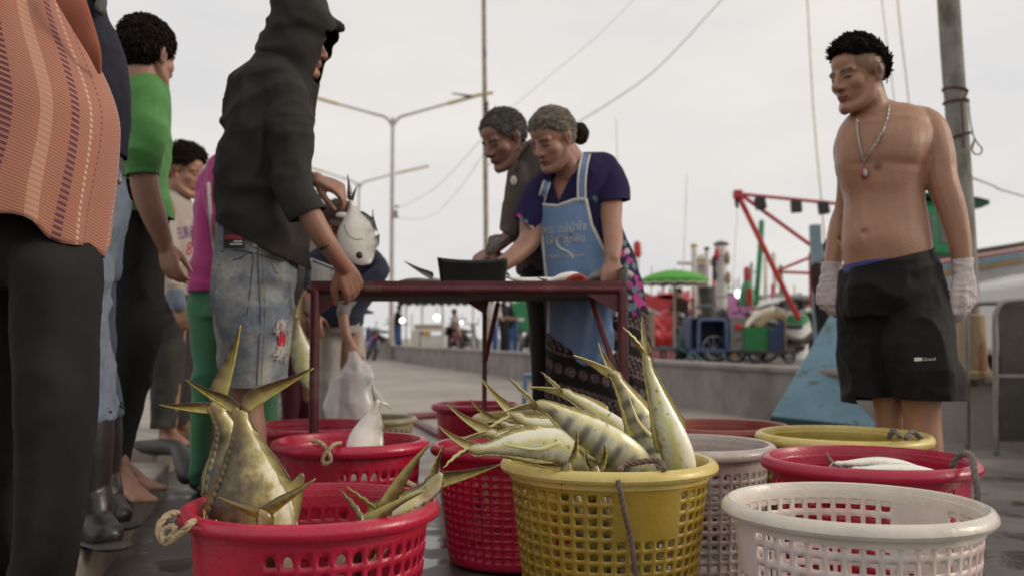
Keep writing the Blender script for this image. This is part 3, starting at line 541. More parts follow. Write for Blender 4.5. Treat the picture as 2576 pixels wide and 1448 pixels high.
def head(mb, c, fwd, up=(0, 0, 1), s=1.0, fat=1.0):
    Q = frame(fwd, up)
    def l(x, y, z): return c + Q @ (np.array([x, y, z]) * s)
    def e(x, y, z, a, b, d): mb.ell(l(x, y, z), np.array([a, b, d]) * s, Q, 20, 14)
    e(-.012, 0, .033, .098, .077, .087); e(.029, 0, -.032, .060, .061 * fat, .083); e(.036, 0, .045, .052, .058, .05)
    for y in (-1, 1):
        mb.tube([l(.0, y * .054 * fat, -.035), l(.022, y * .049 * fat, -.073), l(.052, y * .032 * fat, -.096), l(.072, y * .012, -.105)], np.array([.022, .023, .021, .017]) * s, n=10)
        e(.050, y * .040, -.024, .030, .025 * fat, .028); e(.092, y * .012, -.034, .013, .011, .0095)
        e(.0715, y * .031, -.001, .0125, .0165, .0085); e(.0685, y * .032, .018, .016, .026, .012)
        e(-.006, y * .080, -.006, .019, .0075, .030); e(-.012, y * .085, .004, .013, .0065, .022)
    e(.072, 0, .019, .016, .030, .016); mb.tube([l(.086, 0, .012), l(.097, 0, -.012), l(.106, 0, -.028), l(.104, 0, -.036)], np.array([.0085, .0105, .0125, .010]) * s, n=10)
    e(.066, 0, -.062, .024, .034, .028); e(.0875, 0, -.0588, .0105, .022, .0062); e(.0865, 0, -.0700, .010, .020, .0066); e(.078, 0, -.100, .018, .022, .017)
    mb.tube([l(-.02, 0, -.06), l(-.03, 0, -.12), l(-.035, 0, -.16)], np.array([.055, .052, .055]) * s, n=16)
    return (np.asarray(c, float), Q, s)
def headtint(v, col, hd, fade=None, brow=1.0):
    c, Q, s = hd; q = (v - c) @ Q / s; x, y, z = q.T; ay = np.abs(y); near = np.linalg.norm(q, axis=1) < .16
    def mul(mask, f):
        mk = mask & near; col[mk] = col[mk] * np.asarray(f, float)
    mul((x > .06) & (ay > .011) & (ay < .052) & (np.abs(z - (.0205 - (ay - .03) ** 2 * 6)) < .0052), (.28 * brow, .27 * brow, .28 * brow))
    mul((x > .062) & (ay > .015) & (ay < .047) & (np.abs(z + .0035 + (ay - .031) ** 2 * 9) < .0026), (.16, .14, .15))
    mul((x > .05) & (ay > .012) & (ay < .050) & (z > -.012) & (z < .012), (.82, .78, .78))
    mul((x > .080) & (ay < .024) & (z > -.077) & (z < -.0525), (.88, .68, .68)); mul((x > .075) & (ay < .023) & (np.abs(z + .0648) < .0022), (.3, .25, .25))
    mul((x > .090) & (ay > .006) & (ay < .017) & (z < -.0385) & (z > -.046), (.35, .3, .3)); mul((ay > .077) & (np.abs(x + .004) < .009) & (np.abs(z + .004) < .014), (.62, .55, .55))
    if fade is not None: mul((z > np.interp(x, [-.1, -.03, .03, .06], [-.06, -.05, .005, .03])) & (ay > .04) & (x < .058) | (x < -.05) & (z > -.06), fade)
HL_SHORT = ([-.13, -.06, -.035, -.012, .012, .03, .05, .062, .12], [-.052, -.055, -.02, .022, .02, .012, .035, .072, .076])
def hair(parent, hd, m, line=HL_SHORT, off=.010, amp=.006, fr=22, strands=900, ln=.028, comb=(.2, 0, .3), seed=0, top=None, w=.0013, lift=(.10, .34), rnd=.22):
    c, Q, s = hd; r = np.random.default_rng(seed); cen = A(-.012, 0, .033); rad = A(.098, .077, .087)
    nu, nv = 72, 44; V = []; 
    for t in np.linspace(-math.pi / 2 + .05, math.pi / 2 - .02, nv):
        for p in np.linspace(0, 2 * math.pi, nu, endpoint=False): V.append((math.cos(p) * math.cos(t), math.sin(p) * math.cos(t), math.sin(t)))
    V = np.array(V); base = cen + V * rad; o = off + amp * vnoise(base * fr + 40 + seed) + amp * .6 * vnoise(base * fr * 2.3 + 9)
    if top: o = o + top(base)
    hl = np.interp(base[:, 0], *line); edge = np.clip((base[:, 2] - hl) / .018, 0, 1); o = o * (.25 + .75 * edge)
    Pp = cen + V * (rad + o[:, None]); ok = base[:, 2] > hl; f = []
    for i in range(nv - 1):
        for j in range(nu):
            q = (i * nu + j, i * nu + (j + 1) % nu, (i + 1) * nu + (j + 1) % nu, (i + 1) * nu + j)
            if all(ok[k] for k in q): f.append(q)
    f.append(tuple((nv - 1) * nu + j for j in range(nu)))
    mb = MB(); mb.add(c + (Pp * s) @ Q.T, f); idx = np.where(ok)[0]; idx = r.choice(idx, int(strands * (4.2 if strands > 500 else 1))); cb = None if callable(comb) else np.asarray(comb, float)
    for k in idx:
        n = nrm(V[k] / rad); cb = nrm(comb(Pp[k])) if callable(comb) else cb; d = nrm(n * r.uniform(*lift) + (cb - n * np.dot(cb, n)) + r.normal(0, rnd, 3)); L_ = ln * r.uniform(.5, 1.25) * (.35 + .65 * edge[k])
        b = Pp[k] - n * .003 + r.normal(0, .003, 3); sd_ = nrm(np.cross(d, r.normal(0, 1, 3))) * .00075; m1 = b + d * L_ * .55 + n * .002; tp = b + d * L_ + cb * L_ * .25
        q = np.array([b - sd_, b + sd_, m1 + sd_ * .8, m1 - sd_ * .8, tp]); mb.add(c + (q * s) @ Q.T, [(0, 1, 2, 3), (3, 2, 4)])
    o_ = obj('hair', mb, m, parent, recalc=False, auto=False); b = o_.modifiers.new('solid', 'SOLIDIFY'); b.thickness = .004; b.offset = -1; return o_
def hand(mb, W_, d, n, s, L_=.185, curl=((25, 30, 20),) * 4, spread=.0, thumb=(.55, .75, -.35), fat=1.0, tc=.0):
    k = L_ / .185; d = nrm(d); n = nrm(n - d * np.dot(n, d)); s0 = nrm(np.cross(d, n)); s = s0 if np.dot(s0, s) > 0 else -s0
    W_ = np.asarray(W_, float); offs = (.030, .010, -.010, -.029); ln = (.070, .079, .074, .058); kn = []
    for i, o in enumerate(offs):
        K = W_ + (d * (.093 - .004 * abs(i - 1)) + s * o + n * .003) * k; kn.append(K)
        mb.tube([W_ + s * o * .62 * k + d * .004, W_ + d * .05 * k + s * o * .9 * k + n * .003, K], np.array([[.0145, .0135], [.0150, .0135], [.0118, .0115]]) * k * fat, n=10, ref=s)
    mb.tube([W_ - d * .02, W_ + d * .03 * k, W_ + d * .07 * k], np.array([[.026, .019], [.034, .016], [.036, .013]]) * k * (.5 + .5 * fat), n=14, ref=s)
    for i, K in enumerate(kn):
        cu = curl[i] if len(curl) == 4 else curl[0]; p = K; a = 0; pts = [K - d * .01, K]; dd = nrm(d + s * spread * (1.5 - i))
        for j, fr in enumerate((.46, .30, .26)):
            a += R_(cu[j]); q = dd * math.cos(a) - n * math.sin(a); p = p + q * ln[i] * fr * k; pts.append(p)
        f = fat * k * (.86 if i == 3 else 1); mb.tube(pts, np.array([.0112, .0108, .0098, .0088, .0076]) * f, n=10, sub=3)
    B = W_ + (d * .022 + s * .022 - n * .004) * k; t1 = nrm(d * thumb[0] + s * thumb[1] + n * thumb[2]); t2 = nrm(d * (thumb[0] + .5) + s * (thumb[1] * .45 - tc) + n * (thumb[2] * 1.1))
    mb.tube([B, B + t1 * .042 * k, B + (t1 * .042 + t2 * .034) * k, B + (t1 * .042 + t2 * .062) * k], np.array([.017, .0135, .0115, .0092]) * k * fat, n=10, sub=3)
def foot(mb, heel, toe, ank, w=.040, left=1, toes=True):
    heel, toe, ank = (np.asarray(a, float) for a in (heel, toe, ank)); d = nrm(toe - heel); s = nrm(np.cross((0, 0, 1), d)) * left; L_ = np.linalg.norm(toe - heel); z = A(0, 0, 1)
    mb.tube([ank + z * .04, ank, heel + d * .03 + z * .045], [.036, .036, .034], n=12)
    mb.tube([heel + d * .01 + z * .030, heel + d * L_ * .3 + z * .036, heel + d * L_ * .6 + z * .028, heel + d * L_ * .82 + z * .018], [(.030, .028), (.036, .034), (w, .026), (w, .016)], n=14, ref=s)
    mb.tube([ank + z * .01, heel + d * L_ * .45 + z * .05, heel + d * L_ * .75 + z * .022], [.034, .026, .016], n=12)
    if toes:
        for i, (o, r) in enumerate(((.028, .0135), (.010, .0105), (-.005, .0095), (-.020, .009), (-.033, .0085))):
            b = heel + d * L_ * (.80 - .025 * i) + s * o * w / .042 + z * .014; mb.tube([b, b + d * L_ * .12, b + d * L_ * (.2 - .012 * i) - z * .003], [r, r, r * .95], n=9)
def person(label, mb, skin, loc, heads=(), size=.0044, it=7, spots=(), group=None, fade=None, brow=1.0, bumps=()):
    me = vox(mb, size, it); v = getv(me); col = np.ones((len(v), 3))
    if bumps:
        fr = getn(me)[:, 1] < .1
        for p, sx, sz, am in bumps: v[:, 1] -= np.where(fr, am * np.exp(-.5 * (((v[:, 0] - p[0]) / sx) ** 2 + ((v[:, 2] - p[2]) / sz) ** 2)), 0)
        setv(me, v)
    for h in heads: headtint(v, col, h, fade, brow)
    for p, r, f in spots:
        d = np.linalg.norm((v - np.asarray(p)) * A(1, .25, 1), axis=1); k = np.clip(1.6 - d / r * 1.6, 0, 1)[:, None]; col = col * (1 - k) + col * np.asarray(f) * k
    setcol(me, col); o = obj('person', None, skin, me=me, loc=loc, recalc=False, auto=False, label=label, cat='person', group=group); o['_b'] = 0; del o['_b']; return o
def world_bvh(o): 
    v = getv(o.data) + ORG[o]; return BVHTree.FromPolygons([tuple(x) for x in v], [tuple(p.vertices) for p in o.data.polygons])
def hit(b, x, y, off=.006, dflt=None):
    o = Vector((0, 0, H)); d = (Vector(P(x, y, 5)) - o).normalized(); r = b.ray_cast(o, d)
    if r[0] is None: return P(x, y, dflt) if dflt else None
    return np.array(r[0] - d * off)
def stick(name, mb2, b, m, parent, x0, y0, ang, sx, sy=None, off=.004, arc=0, dflt=None):   # lays flat lettering on the cloth that carries it
    v = mb2.V(); ca, sa = math.cos(R_(ang)), math.sin(R_(ang)); sy = sy or sx; o = []
    for a, c, _ in v:
        c2 = c * sy - arc * (a * sx) ** 2; X = x0 + a * sx * ca - c2 * sa * -1 * -1; Y_ = y0 - (a * sx * sa + c2 * ca); o.append(hit(b, X, Y_, off, dflt))
    k = [i for i, p in enumerate(o) if p is not None]; mp = {i: j for j, i in enumerate(k)}
    mb = MB(); mb.add([o[i] for i in k], [tuple(mp[i] for i in f) for f in mb2.f if all(i in mp for i in f)])
    return obj(name, mb, m, parent, smooth=False)
def text2d(s, ext=0):
    cu = bpy.data.curves.new('t', 'FONT'); cu.body = s; cu.resolution_u = 2; o = link(bpy.data.objects.new('t', cu)); dg = bpy.context.evaluated_depsgraph_get(); dg.update()
    me = bpy.data.meshes.new_from_object(o.evaluated_get(dg)); mb = MB(); mb.add(getv(me), [tuple(p.vertices) for p in me.polygons]); bpy.data.objects.remove(o); return mb
def pl(x0, x1, y0, y1, n=8):
    mb = MB(); v = [(x0 + (x1 - x0) * i / n, y, 0) for y in (y0, y1) for i in range(n + 1)]; mb.add(v, [(i, i + 1, n + 2 + i, n + 1 + i) for i in range(n)]); return mb
def cutpx(a, b, Ya, Yb, toward, r):          # cut plane through two photo points, edge-on along depth; removes the side of 'toward'
    p, q = P(*a, Ya), P(*b, Yb); d = nrm(q - p); n = nrm(np.cross(d, (0, 1, 0))); t = P(*toward, (Ya + Yb) / 2); c = (p + q) / 2
    if np.dot(t - c, n) < 0: n = -n
    return (c, n, r)
WR = lambda amp, sc, seed=0, a2=.0012: (amp, sc, seed, True, a2, 26)
# ------------------------------------------------------------------ 1 shirtless man
Y = 3.1; mb = MB()
mb.prof(Y, [(266, 2170, 2286, .05), (282, 2142, 2322, .075), (318, 2114, 2338, .100), (360, 2104, 2342, .115), (417, 2104, 2328, .120), (455, 2114, 2321, .113), (500, 2127, 2320, .108), (563, 2124, 2330, .110), (615, 2121, 2338, .114), (665, 2128, 2344, .112), (740, 2132, 2356, .115)])
mb.limb([(2262, 292, 3.1, 30), (2330, 316, 3.09, 43), (2358, 380, 3.06, 41), (2369, 453, 3.04, 39), (2392, 521, 3.03, 36), (2410, 590, 3.03, 30), (2418, 640, 3.03, 26), (2424, 690, 3.03, 23)])
mb.limb([(2140, 340, 3.16, 32), (2130, 380, 3.22, 34), (2134, 450, 3.26, 28), (2126, 520, 3.28, 25), (2112, 563, 3.28, 25), (2101, 620, 3.27, 24), (2091, 690, 3.25, 20)])
mb.limb([(2205, 305, 3.1, 50), (2194, 262, 3.1, 40), (2184, 215, 3.1, 36)]); mb.limb([(2215, 280, 3.12, 34), (2270, 290, 3.1, 28)])
hd = head(mb, P(2160, 192, 3.06), (-.90, -.38, -.20), s=1.0)
for x, Yl, r in ((2238, 3.18, 40), (2318, 3.06, 48)):
    mb.limb([(x - 4, 740, Yl, r + 8), (x - 2, 900, Yl, r + 4), (x, 1010, Yl, r), (x + 2, 1060, Yl, r - 3), (x + 6, 1150, Yl, r - 2), (x + 6, 1260, Yl, r - 14), (x + 4, 1345, Yl, r - 22)])
    a = P(x + 4, 850 + .62 * F / Yl, Yl); foot(mb, A(a[0] + .03, a[1] + .06, 0), A(a[0] - .10, a[1] - .16, 0), a)
hand(mb, P(2424, 684, 3.03), (.10, -.02, -1), (.62, -.75, 0), (-.75, -.55, 0), .19, ((22, 25, 15), (28, 30, 15), (34, 34, 18), (40, 36, 20)), .04, (.8, .45, -.2), .72); hand(mb, P(2090, 692, 3.25), (-.12, -.05, -1), (-.80, -.55, 0), (.55, -.8, 0), .19, ((34, 36, 20), (40, 40, 20), (44, 42, 20), (48, 44, 20)), .04, (.8, .4, -.45), .72)
o = person('shirtless man in black shorts and white work gloves with a chain necklace', mb, m_skin2, P(2280, 1373, 3.1) * A(1, 1, 0), [hd], fade=(.55, .55, .55), spots=[(P(2214, 417, 2.97), .020, (.42, .34, .34)), (P(2108, 446, 3.05), .016, (.45, .36, .36)), (P(2149, 594, 2.97), .010, (.35, .3, .3)), (P(2149, 600, 2.97), .012, (.6, .55, .5))], bumps=[(P(2158, 372, Y), .050, .050, .013), (P(2254, 378, Y), .062, .050, .015), (P(2160, 424, Y), .06, .011, -.005), (P(2256, 430, Y), .05, .011, -.005), (P(2172, 400, Y), .010, .055, -.007), (P(2158, 520, Y), .010, .07, -.005), (P(2172, 600, Y), .075, .060, .016), (P(2149, 594, Y), .006, .008, -.012), (P(2190, 470, Y), .05, .02, .004), (P(2150, 320, Y), .045, .008, .006), (P(2262, 310, Y), .055, .008, .006), (P(2325, 350, Y), .03, .045, .008), (P(2292, 440, Y), .012, .05, -.006)])
def mop(b): return -.003 + .004 * np.clip((b[:, 2] - .06) / .05, 0, 1) + .008 * np.clip((b[:, 0] - .05) / .03, 0, 1) * (b[:, 2] > .06) - .004 * (b[:, 0] < -.06)
hair(o, hd, m_hair, ([-.13, -.085, -.06, -.02, .02, .045, .06, .12], [-.035, -.02, .03, .055, .058, .062, .080, .082]), .004, .004, 18, 2600, .030, (.7, 0, .25), 3, mop, .0022, (.05, .28), .15)
bs = world_bvh(o)
m_shorts = fab('black_sport_cloth', (.014, .0135, .0135), .7)
mb = MB()
mb.prof(Y, [(620, 2126, 2345, .124), (660, 2125, 2356, .130), (700, 2123, 2364, .134), (755, 2121, 2375, .134), (800, 2124, 2384, .11)])
mb.prof(Y, [(650, 2130, 2235, .08, .03), (710, 2124, 2238, .105, .03), (770, 2122, 2236, .11, .04), (850, 2122, 2214, .105, .07), (930, 2126, 2228, .105, .08), (1040, 2134, 2238, .105, .08)]); mb.prof(Y, [(650, 2240, 2350, .09, .0), (710, 2222, 2368, .118, .0), (770, 2210, 2385, .13, -.012), (850, 2208, 2393, .130, -.05), (930, 2232, 2401, .130, -.06), (1035, 2262, 2410, .125, -.06)])
sh = cloth('shorts', mb, m_shorts, o, .006, 4, [(.013, (10, 10, 1.6), 4, True, .002, 26), (.009, (5, 5, 7), 8, True)], [cutpx((2128, 676), (2344, 627), 3.1, 3.1, (2240, 500), .35), (P(2320, 1001, 3.06), A(0, 0, -1), .2), (P(2190, 1013, 3.16), A(0, 0, -1), .16)])
m_boxer = fab('blue_boxer_cloth', (.06, .06, .24)); mb = MB(); mb.prof(Y, [(655, 2126, 2344, .121), (672, 2126, 2346, .122), (690, 2126, 2350, .123)])
cloth('waistband', mb, m_boxer, o, .006, 2, None, [cutpx((2128, 666), (2344, 620), 3.1, 3.1, (2240, 500), .35)])
b = world_bvh(sh); m_prn = M('white_print', (.62, .60, .56), .7)
stick('logo_print', pl(0, 20, 0, 8.5), b, m_prn, o, 2300, 908, 3, 1, off=.0035); stick('lettering', text2d('Grand'), b, m_prn, o, 2322, 907, 3, 12.5, 11, off=.0035)
m_glove = fab('white_knit', (.60, .53, .52), .95, bump=.9, bs=140, var=.1); 
for W_, d, n, s, cu, th in ((P(2424, 684, 3.03), (.10, -.02, -1), (.62, -.75, 0), (-.75, -.55, 0), ((22, 25, 15), (28, 30, 15), (34, 34, 18), (40, 36, 20)), (.8, .45, -.2)), (P(2090, 692, 3.25), (-.12, -.05, -1), (-.80, -.55, 0), (.55, -.8, 0), ((34, 36, 20), (40, 40, 20), (44, 42, 20), (48, 44, 20)), (.8, .4, -.45))):
    mb = MB(); hand(mb, W_, d, n, s, .20, cu, .04, th, 1.22); d = nrm(d); mb.tube([W_ - d * .045, W_ - d * .02, W_ + d * .03, W_ + d * .06], [(.036, .034), (.036, .032), (.043, .028), (.048, .024)], n=18, ref=s)
    cloth('glove', mb, m_glove, o, .0036, 2, [(.0025, (30, 30, 60), 2, True)], [(W_ - nrm(d) * .042, -nrm(d), .06)])
m_chain = M('steel_chain', (.35, .32, .28), .35, metal=.8); ch = [(2237, 252), (2236, 275), (2228, 310), (2212, 345), (2192, 378), (2176, 402), (2172, 410)]; c2 = [(2156, 303), (2157, 330), (2161, 360), (2167, 390), (2172, 410)]
p1 = [hit(bs, x, y, .006) for x, y in ch]; p2 = [hit(bs, x, y, .006) for x, y in c2]; p1 = [p for p in p1 if p is not None]; p2 = [p for p in p2 if p is not None]
nk = rope('necklace', p1 + p2[::-1], .0042, m_chain, o); mb = MB(); pp = hit(bs, 2175, 436, .008); mb.ell(pp, (.013, .006, .021)); obj('pendant', mb, M('red_pendant', (.30, .03, .035), .3, coat=.5), nk)
mb = MB(); mb.ell(pp + A(.001, -.005, 0), (.007, .004, .013)); obj('pendant_image', mb, M('pale_enamel', (.45, .42, .34), .4), nk)
# ------------------------------------------------------------------ 2 hooded man
Y = 3.0; mb = MB(); hd = head(mb, P(752, 116, 3.0), (.985, -.03, -.12), s=.85)
mb.prof(Y, [(190, 650, 755, .08), (240, 610, 770, .12), (350, 590, 755, .13), (500, 582, 750, .13), (620, 580, 740, .13), (720, 570, 720, .14)])
mb.limb([(738, 150, 3.0, 45), (710, 220, 3.0, 50)]); mb.limb([(710, 250, 2.92, 40), (728, 400, 2.84, 36), (752, 500, 2.8, 32), (775, 532, 2.79, 31), (806, 588, 2.80, 29), (838, 634, 2.84, 24), (864, 672, 2.91, 20)])
hand(mb, P(862, 668, 2.92), (.32, .55, -.85), (.35, -.85, .3), (-.8, -.3, -.2), .185, ((30, 32, 22), (34, 34, 22), (36, 36, 22), (40, 36, 22)), .05, (.7, .6, -.3))
mb.limb([(700, 260, 3.15, 38), (715, 400, 3.25, 32), (735, 476, 3.25, 27), (770, 455, 3.2, 21), (797, 452, 3.16, 19)])
hand(mb, P(797, 452, 3.16), (.9, -.1, -.42), (.35, -.55, .8), (.1, -.8, -.5), .18, ((30, 38, 25), (42, 40, 25), (50, 45, 25), (58, 48, 25)), .03, (.75, .5, -.5))
for x, Yl, r in ((622, 2.95, 44), (605, 3.14, 40)):
    mb.limb([(640, 760, Yl, r + 12), (636, 880, Yl, r + 8), (x, 970, Yl, r), (x + 2, 1030, Yl, r - 6), (x + 6, 1110, Yl, r - 2), (x + 4, 1240, Yl, r - 14), (x + 2, 1345, Yl, r - 20)])
    a = P(x + 2, 850 + .62 * F / Yl, Yl); foot(mb, A(a[0] - .06, a[1] + .02, 0), A(a[0] + .19, a[1] - .06, 0), a)
tat = [(P(808 + 3 * math.sin(i * .9), 546 + i * 5, 2.74), .006, (.42, .45, .5)) for i in range(5)] + [(P(816 + 3 * math.sin(i * 1.3), 560 + i * 5, 2.74), .006, (.42, .45, .5)) for i in range(6)]
o = person('man in a raised black hood and torn denim shorts leaning on the table', mb, m_skin, P(620, 1390, 3.0) * A(1, 1, 0), [hd], spots=tat)
m_hood = fab('black_hoodie_cloth', (.034, .032, .030), .85, var=.18)
mb = MB()
mb.prof(Y, [(142, 662, 765, .085), (170, 628, 776, .125), (200, 608, 781, .150), (240, 589, 782, .165), (280, 579, 776, .17), (350, 570, 770, .17), (415, 561, 770, .17), (450, 559, 770, .17), (500, 562, 770, .17), (550, 566, 769, .17), (600, 562, 768, .165), (650, 560, 764, .16), (700, 562, 760, .16)])
mb.limb([(655, 215, 2.93, 45), (700, 240, 2.90, 60), (724, 300, 2.87, 53), (730, 400, 2.84, 50), (738, 465, 2.82, 48), (757, 508, 2.80, 44), (782, 545, 2.79, 38), (804, 588, 2.79, 36)])
mb.limb([(690, 250, 3.12, 50), (712, 380, 3.22, 45), (730, 480, 3.24, 36), (760, 460, 3.21, 28)])
mb.prof(Y, [(-44, 728, 790, .06), (-18, 708, 808, .10), (0, 702, 815, .113), (30, 690, 828, .122), (58, 682, 842, .122), (76, 678, 844, .12), (95, 669, 833, .12), (120, 659, 823, .12), (145, 655, 815, .12), (180, 668, 806, .118), (210, 682, 797, .11), (240, 692, 784, .09), (262, 700, 770, .07)])
mb.limb([(812, 56, 3.0, 26), (842, 66, 3.0, 14), (855, 69, 3.0, 8)])
hu = cloth('hoodie', mb, m_hood, o, .0075, 4, [(.012, (4.5, 4.5, 15), 11, True, .0015, 26), (.010, (6, 6, 8), 21, True)], [cutpx((566, 566), (742, 660), 3.0, 3.0, (620, 750), .42), cutpx((748, 555), (812, 523), 2.8, 2.78, (820, 600), .11), (P(815, 145, 3.0), nrm(A(.94, 0, -.33)), .088)])
def den(v, n):
    a = vnoise(v * 9, 3) + .6 * vnoise(v * 23, 4); k = np.clip(a * .9 + .35, 0, 1)[:, None]; c = A(.62, .70, .80) * (1 - k) + A(1.5, 1.42, 1.25) * k
    return c
m_den = fab('faded_denim', (.265, .28, .285), .9, var=.22, vs=60, tint=True); m_jean = fab('blue_denim', (.16, .20, .26), .9, var=.18, vs=40)
mb = MB()
mb.prof(Y, [(556, 560, 740, .15), (600, 550, 740, .158), (660, 543, 738, .162), (724, 540, 734, .162), (780, 545, 728, .15)])
mb.prof(Y, [(700, 545, 733, .12, -.05), (790, 552, 728, .12, -.06), (850, 565, 724, .117, -.06), (913, 574, 718, .112, -.06), (1000, 581, 710, .108, -.05)]); mb.prof(Y, [(700, 545, 700, .1, .12), (800, 547, 690, .1, .13), (900, 556, 670, .1, .13), (1000, 568, 665, .1, .13)])
js = cloth('denim_shorts', mb, m_den, o, .007, 5, [WR(.006, (5, 5, 12), 31), (.004, (9, 9, 9), 33, True)], [(P(640, 972, 2.94), A(.0, 0, -1), .18), (P(610, 968, 3.13), A(0, 0, -1), .16)], tint=den)
b = world_bvh(js); m_patch = M('black_leather', (.02, .018, .017), .5); m_redc = fab('red_cloth', (.45, .02, .04)); m_thr = fab('white_threads', (.48, .45, .41)); m_seam = fab('denim_seam', (.07, .085, .12)); m_gold = M('tan_stitching', (.30, .22, .11), .8)
lp = stick('leather_patch', pl(562, 615, -624, -570), b, m_patch, js, 0, 0, 0, 1, off=.006); stick('red_stripe', pl(565, 613, -603, -591), b, M('dull_red_print', (.22, .02, .03), .6), lp, 0, 0, 0, 1, off=.0075)
for a, c, y0, y1 in ((588, 610, 606, 610), (578, 610, 613, 617)): stick('printed_line', pl(a, c, -y1, -y0), b, m_prn, lp, 0, 0, 0, 1, off=.0075)
stick('belt_loop', pl(635, 648, -622, -575, 3), b, M('pale_denim', (.40, .36, .29), .9), js, 0, 0, 0, 1, off=.009)
for nm, pth, m_, r in (('outer_seam', [(648, 625), (650, 700), (655, 780), (652, 860), (648, 930), (646, 968)], m_seam, .0022), ('outer_seam', [(662, 625), (664, 700), (668, 780), (665, 860), (660, 930), (658, 968)], m_gold, .0014), ('pocket_seam', [(548, 668), (600, 650), (634, 640), (632, 700), (622, 790)], m_seam, .0018), ('waist_seam', [(556, 634), (600, 630), (650, 640), (700, 655), (736, 668)], m_seam, .0018), ('fly_seam', [(676, 630), (684, 660), (700, 690), (728, 700)], m_gold, .0015)):
    q = [hit(b, x, y, .001) for x, y in pth]; q = [x for x in q if x is not None]; mb = MB(); mb.tube(q, r, n=6, sub=8); obj(nm, mb, m_, js)
stick('red_lining', pl(-9, 8, -32, 30, 4), b, m_redc, js, 711, 838, -4, 1, off=.006)
mb = MB(); rr = random.Random(4)
for i in range(46):
    x0, y0 = rr.uniform(694, 722), rr.choice((804, 808, 868, 874)) + rr.uniform(-6, 6); q = [hit(b, x0 + rr.uniform(-4, 4) * k, y0 + k * rr.uniform(5, 13), .006 + .002 * k) for k in range(4)]; q = [x for x in q if x is not None]
    if len(q) > 2: mb.tube(q, .0014, n=4, sub=3)
obj('torn_threads', mb, m_thr, js); mb = MB()
for i in range(90):
    x0 = rr.uniform(584, 706); q = [hit(b, x0, 966, .002, 2.86), P(x0 + rr.uniform(-4, 4), 974 + rr.uniform(0, 6), 2.86)]; mb.tube(q, .0013, n=4, sub=2)
obj('frayed_hem', mb, m_thr, js)
# ------------------------------------------------------------------ 3 woman with apron
Y = 3.75; mb = MB(); hd = head(mb, P(1390, 352, 3.6), (-.66, -.60, -.44), s=.97, fat=1.06)
mb.limb([(1448, 425, 3.72, 36), (1430, 398, 3.67, 36), (1408, 366, 3.62, 34)])
mb.prof(Y, [(412, 1430, 1515, .06), (430, 1398, 1535, .1), (455, 1372, 1542, .122), (490, 1352, 1548, .132), (560, 1360, 1545, .135), (650, 1375, 1580, .14), (760, 1385, 1605, .14)], k=.965)
mb.limb([(1515, 432, 3.72, 28), (1534, 500, 3.66, 31), (1538, 558, 3.6, 27), (1543, 605, 3.52, 25), (1540, 650, 3.46, 21)]); mb.limb([(1372, 465, 3.72, 28), (1338, 540, 3.68, 29), (1334, 600, 3.64, 29), (1304, 636, 3.58, 25), (1264, 666, 3.52, 20)])
hand(mb, P(1540, 651, 3.45), (.05, -.2, -.95), (.3, -.9, .25), (-.9, -.2, 0), .165, ((12, 40, 25), (20, 45, 25), (24, 45, 25), (30, 45, 25)), .06, (.9, .55, .1)); hand(mb, P(1264, 666, 3.52), (-.9, -.2, -.4), (-.2, -.2, .95), (.1, -1, 0), .165)
for x, Yl in ((1450, 3.75), (1540, 3.78)):
    mb.limb([(x, 800, Yl, 50), (x, 950, Yl, 40), (x, 1080, Yl, 34), (x, 1225, Yl, 22)]); a = P(x, 850 + .62 * F / Yl, Yl); foot(mb, a * A(1, 1, 0) + A(0, .05, 0), a * A(1, 1, 0) + A(-.1, -.16, 0), a)
o = person('grey haired woman in a navy flowered dress and a light blue apron', mb, m_skin3 if 0 else m_skin, P(1500, 1280, 3.75) * A(1, 1, 0), [hd], brow=1.6)
def bk(b): return .004 * np.clip(b[:, 2] / .05, 0, 1)
hr = hair(o, hd, m_hairg, ([-.13, -.07, -.03, .0, .02, .045, .058, .12], [-.065, -.06, -.04, .015, .025, .045, .058, .06]), .006, .0006, 30, 2400, .032, lambda p: A(-.115, -.012, .012) - p, 5, None, .0016, (.0, .02), .05)
mb = MB(); mb.ell(P(1460, 336, 3.68), (px(21, 3.66), .038, px(27, 3.66)), n=18); me = vox(mb, .005, 1); wrinkle(me, .006, (40, 40, 20), 2); bo = obj('hair_bun', None, m_hair, hr, me=me, recalc=False, auto=False)
m_dress = fab('navy_dress_cloth', (.022, .018, .060), .9, tint=True); pink, cream, grn, wht = A(17, 2.9, 3.6), A(20, 21, 6.5), A(5.5, 10, 3.4), A(24, 24, 9)
fl = [(1568, 640, pink, 9), (1580, 632, cream, 8), (1585, 655, pink, 10), (1598, 668, grn, 9), (1590, 690, cream, 9), (1604, 698, pink, 10), (1576, 668, grn, 8), (1612, 716, pink, 12), (1598, 728, grn, 9), (1585, 715, pink, 8), (1606, 752, pink, 15), (1622, 768, pink, 13), (1590, 772, grn, 12), (1582, 748, cream, 7), (1618, 740, grn, 7), (1578, 700, cream, 7), (1596, 790, pink, 8), (1572, 612, grn, 8), (1302, 548, pink, 10), (1310, 556, grn, 7), (1318, 566, pink, 7), (1328, 576, cream, 9), (1336, 580, cream, 9), (1346, 590, pink, 6), (1322, 558, grn, 6), (1498, 502, grn, 6)]
fl = [(P(x, y, 3.62), c, px(r, 3.62)) for x, y, c, r in fl]
def flower(v, n):
    c = np.ones((len(v), 3)); j = vnoise(v * 60, 1) * .006
    for p, k, r in fl:
        d = np.hypot(v[:, 0] - p[0], v[:, 2] - p[2]) + j; c[(d < r) & (n[:, 1] < .3)] = k
    return c
mb = MB()
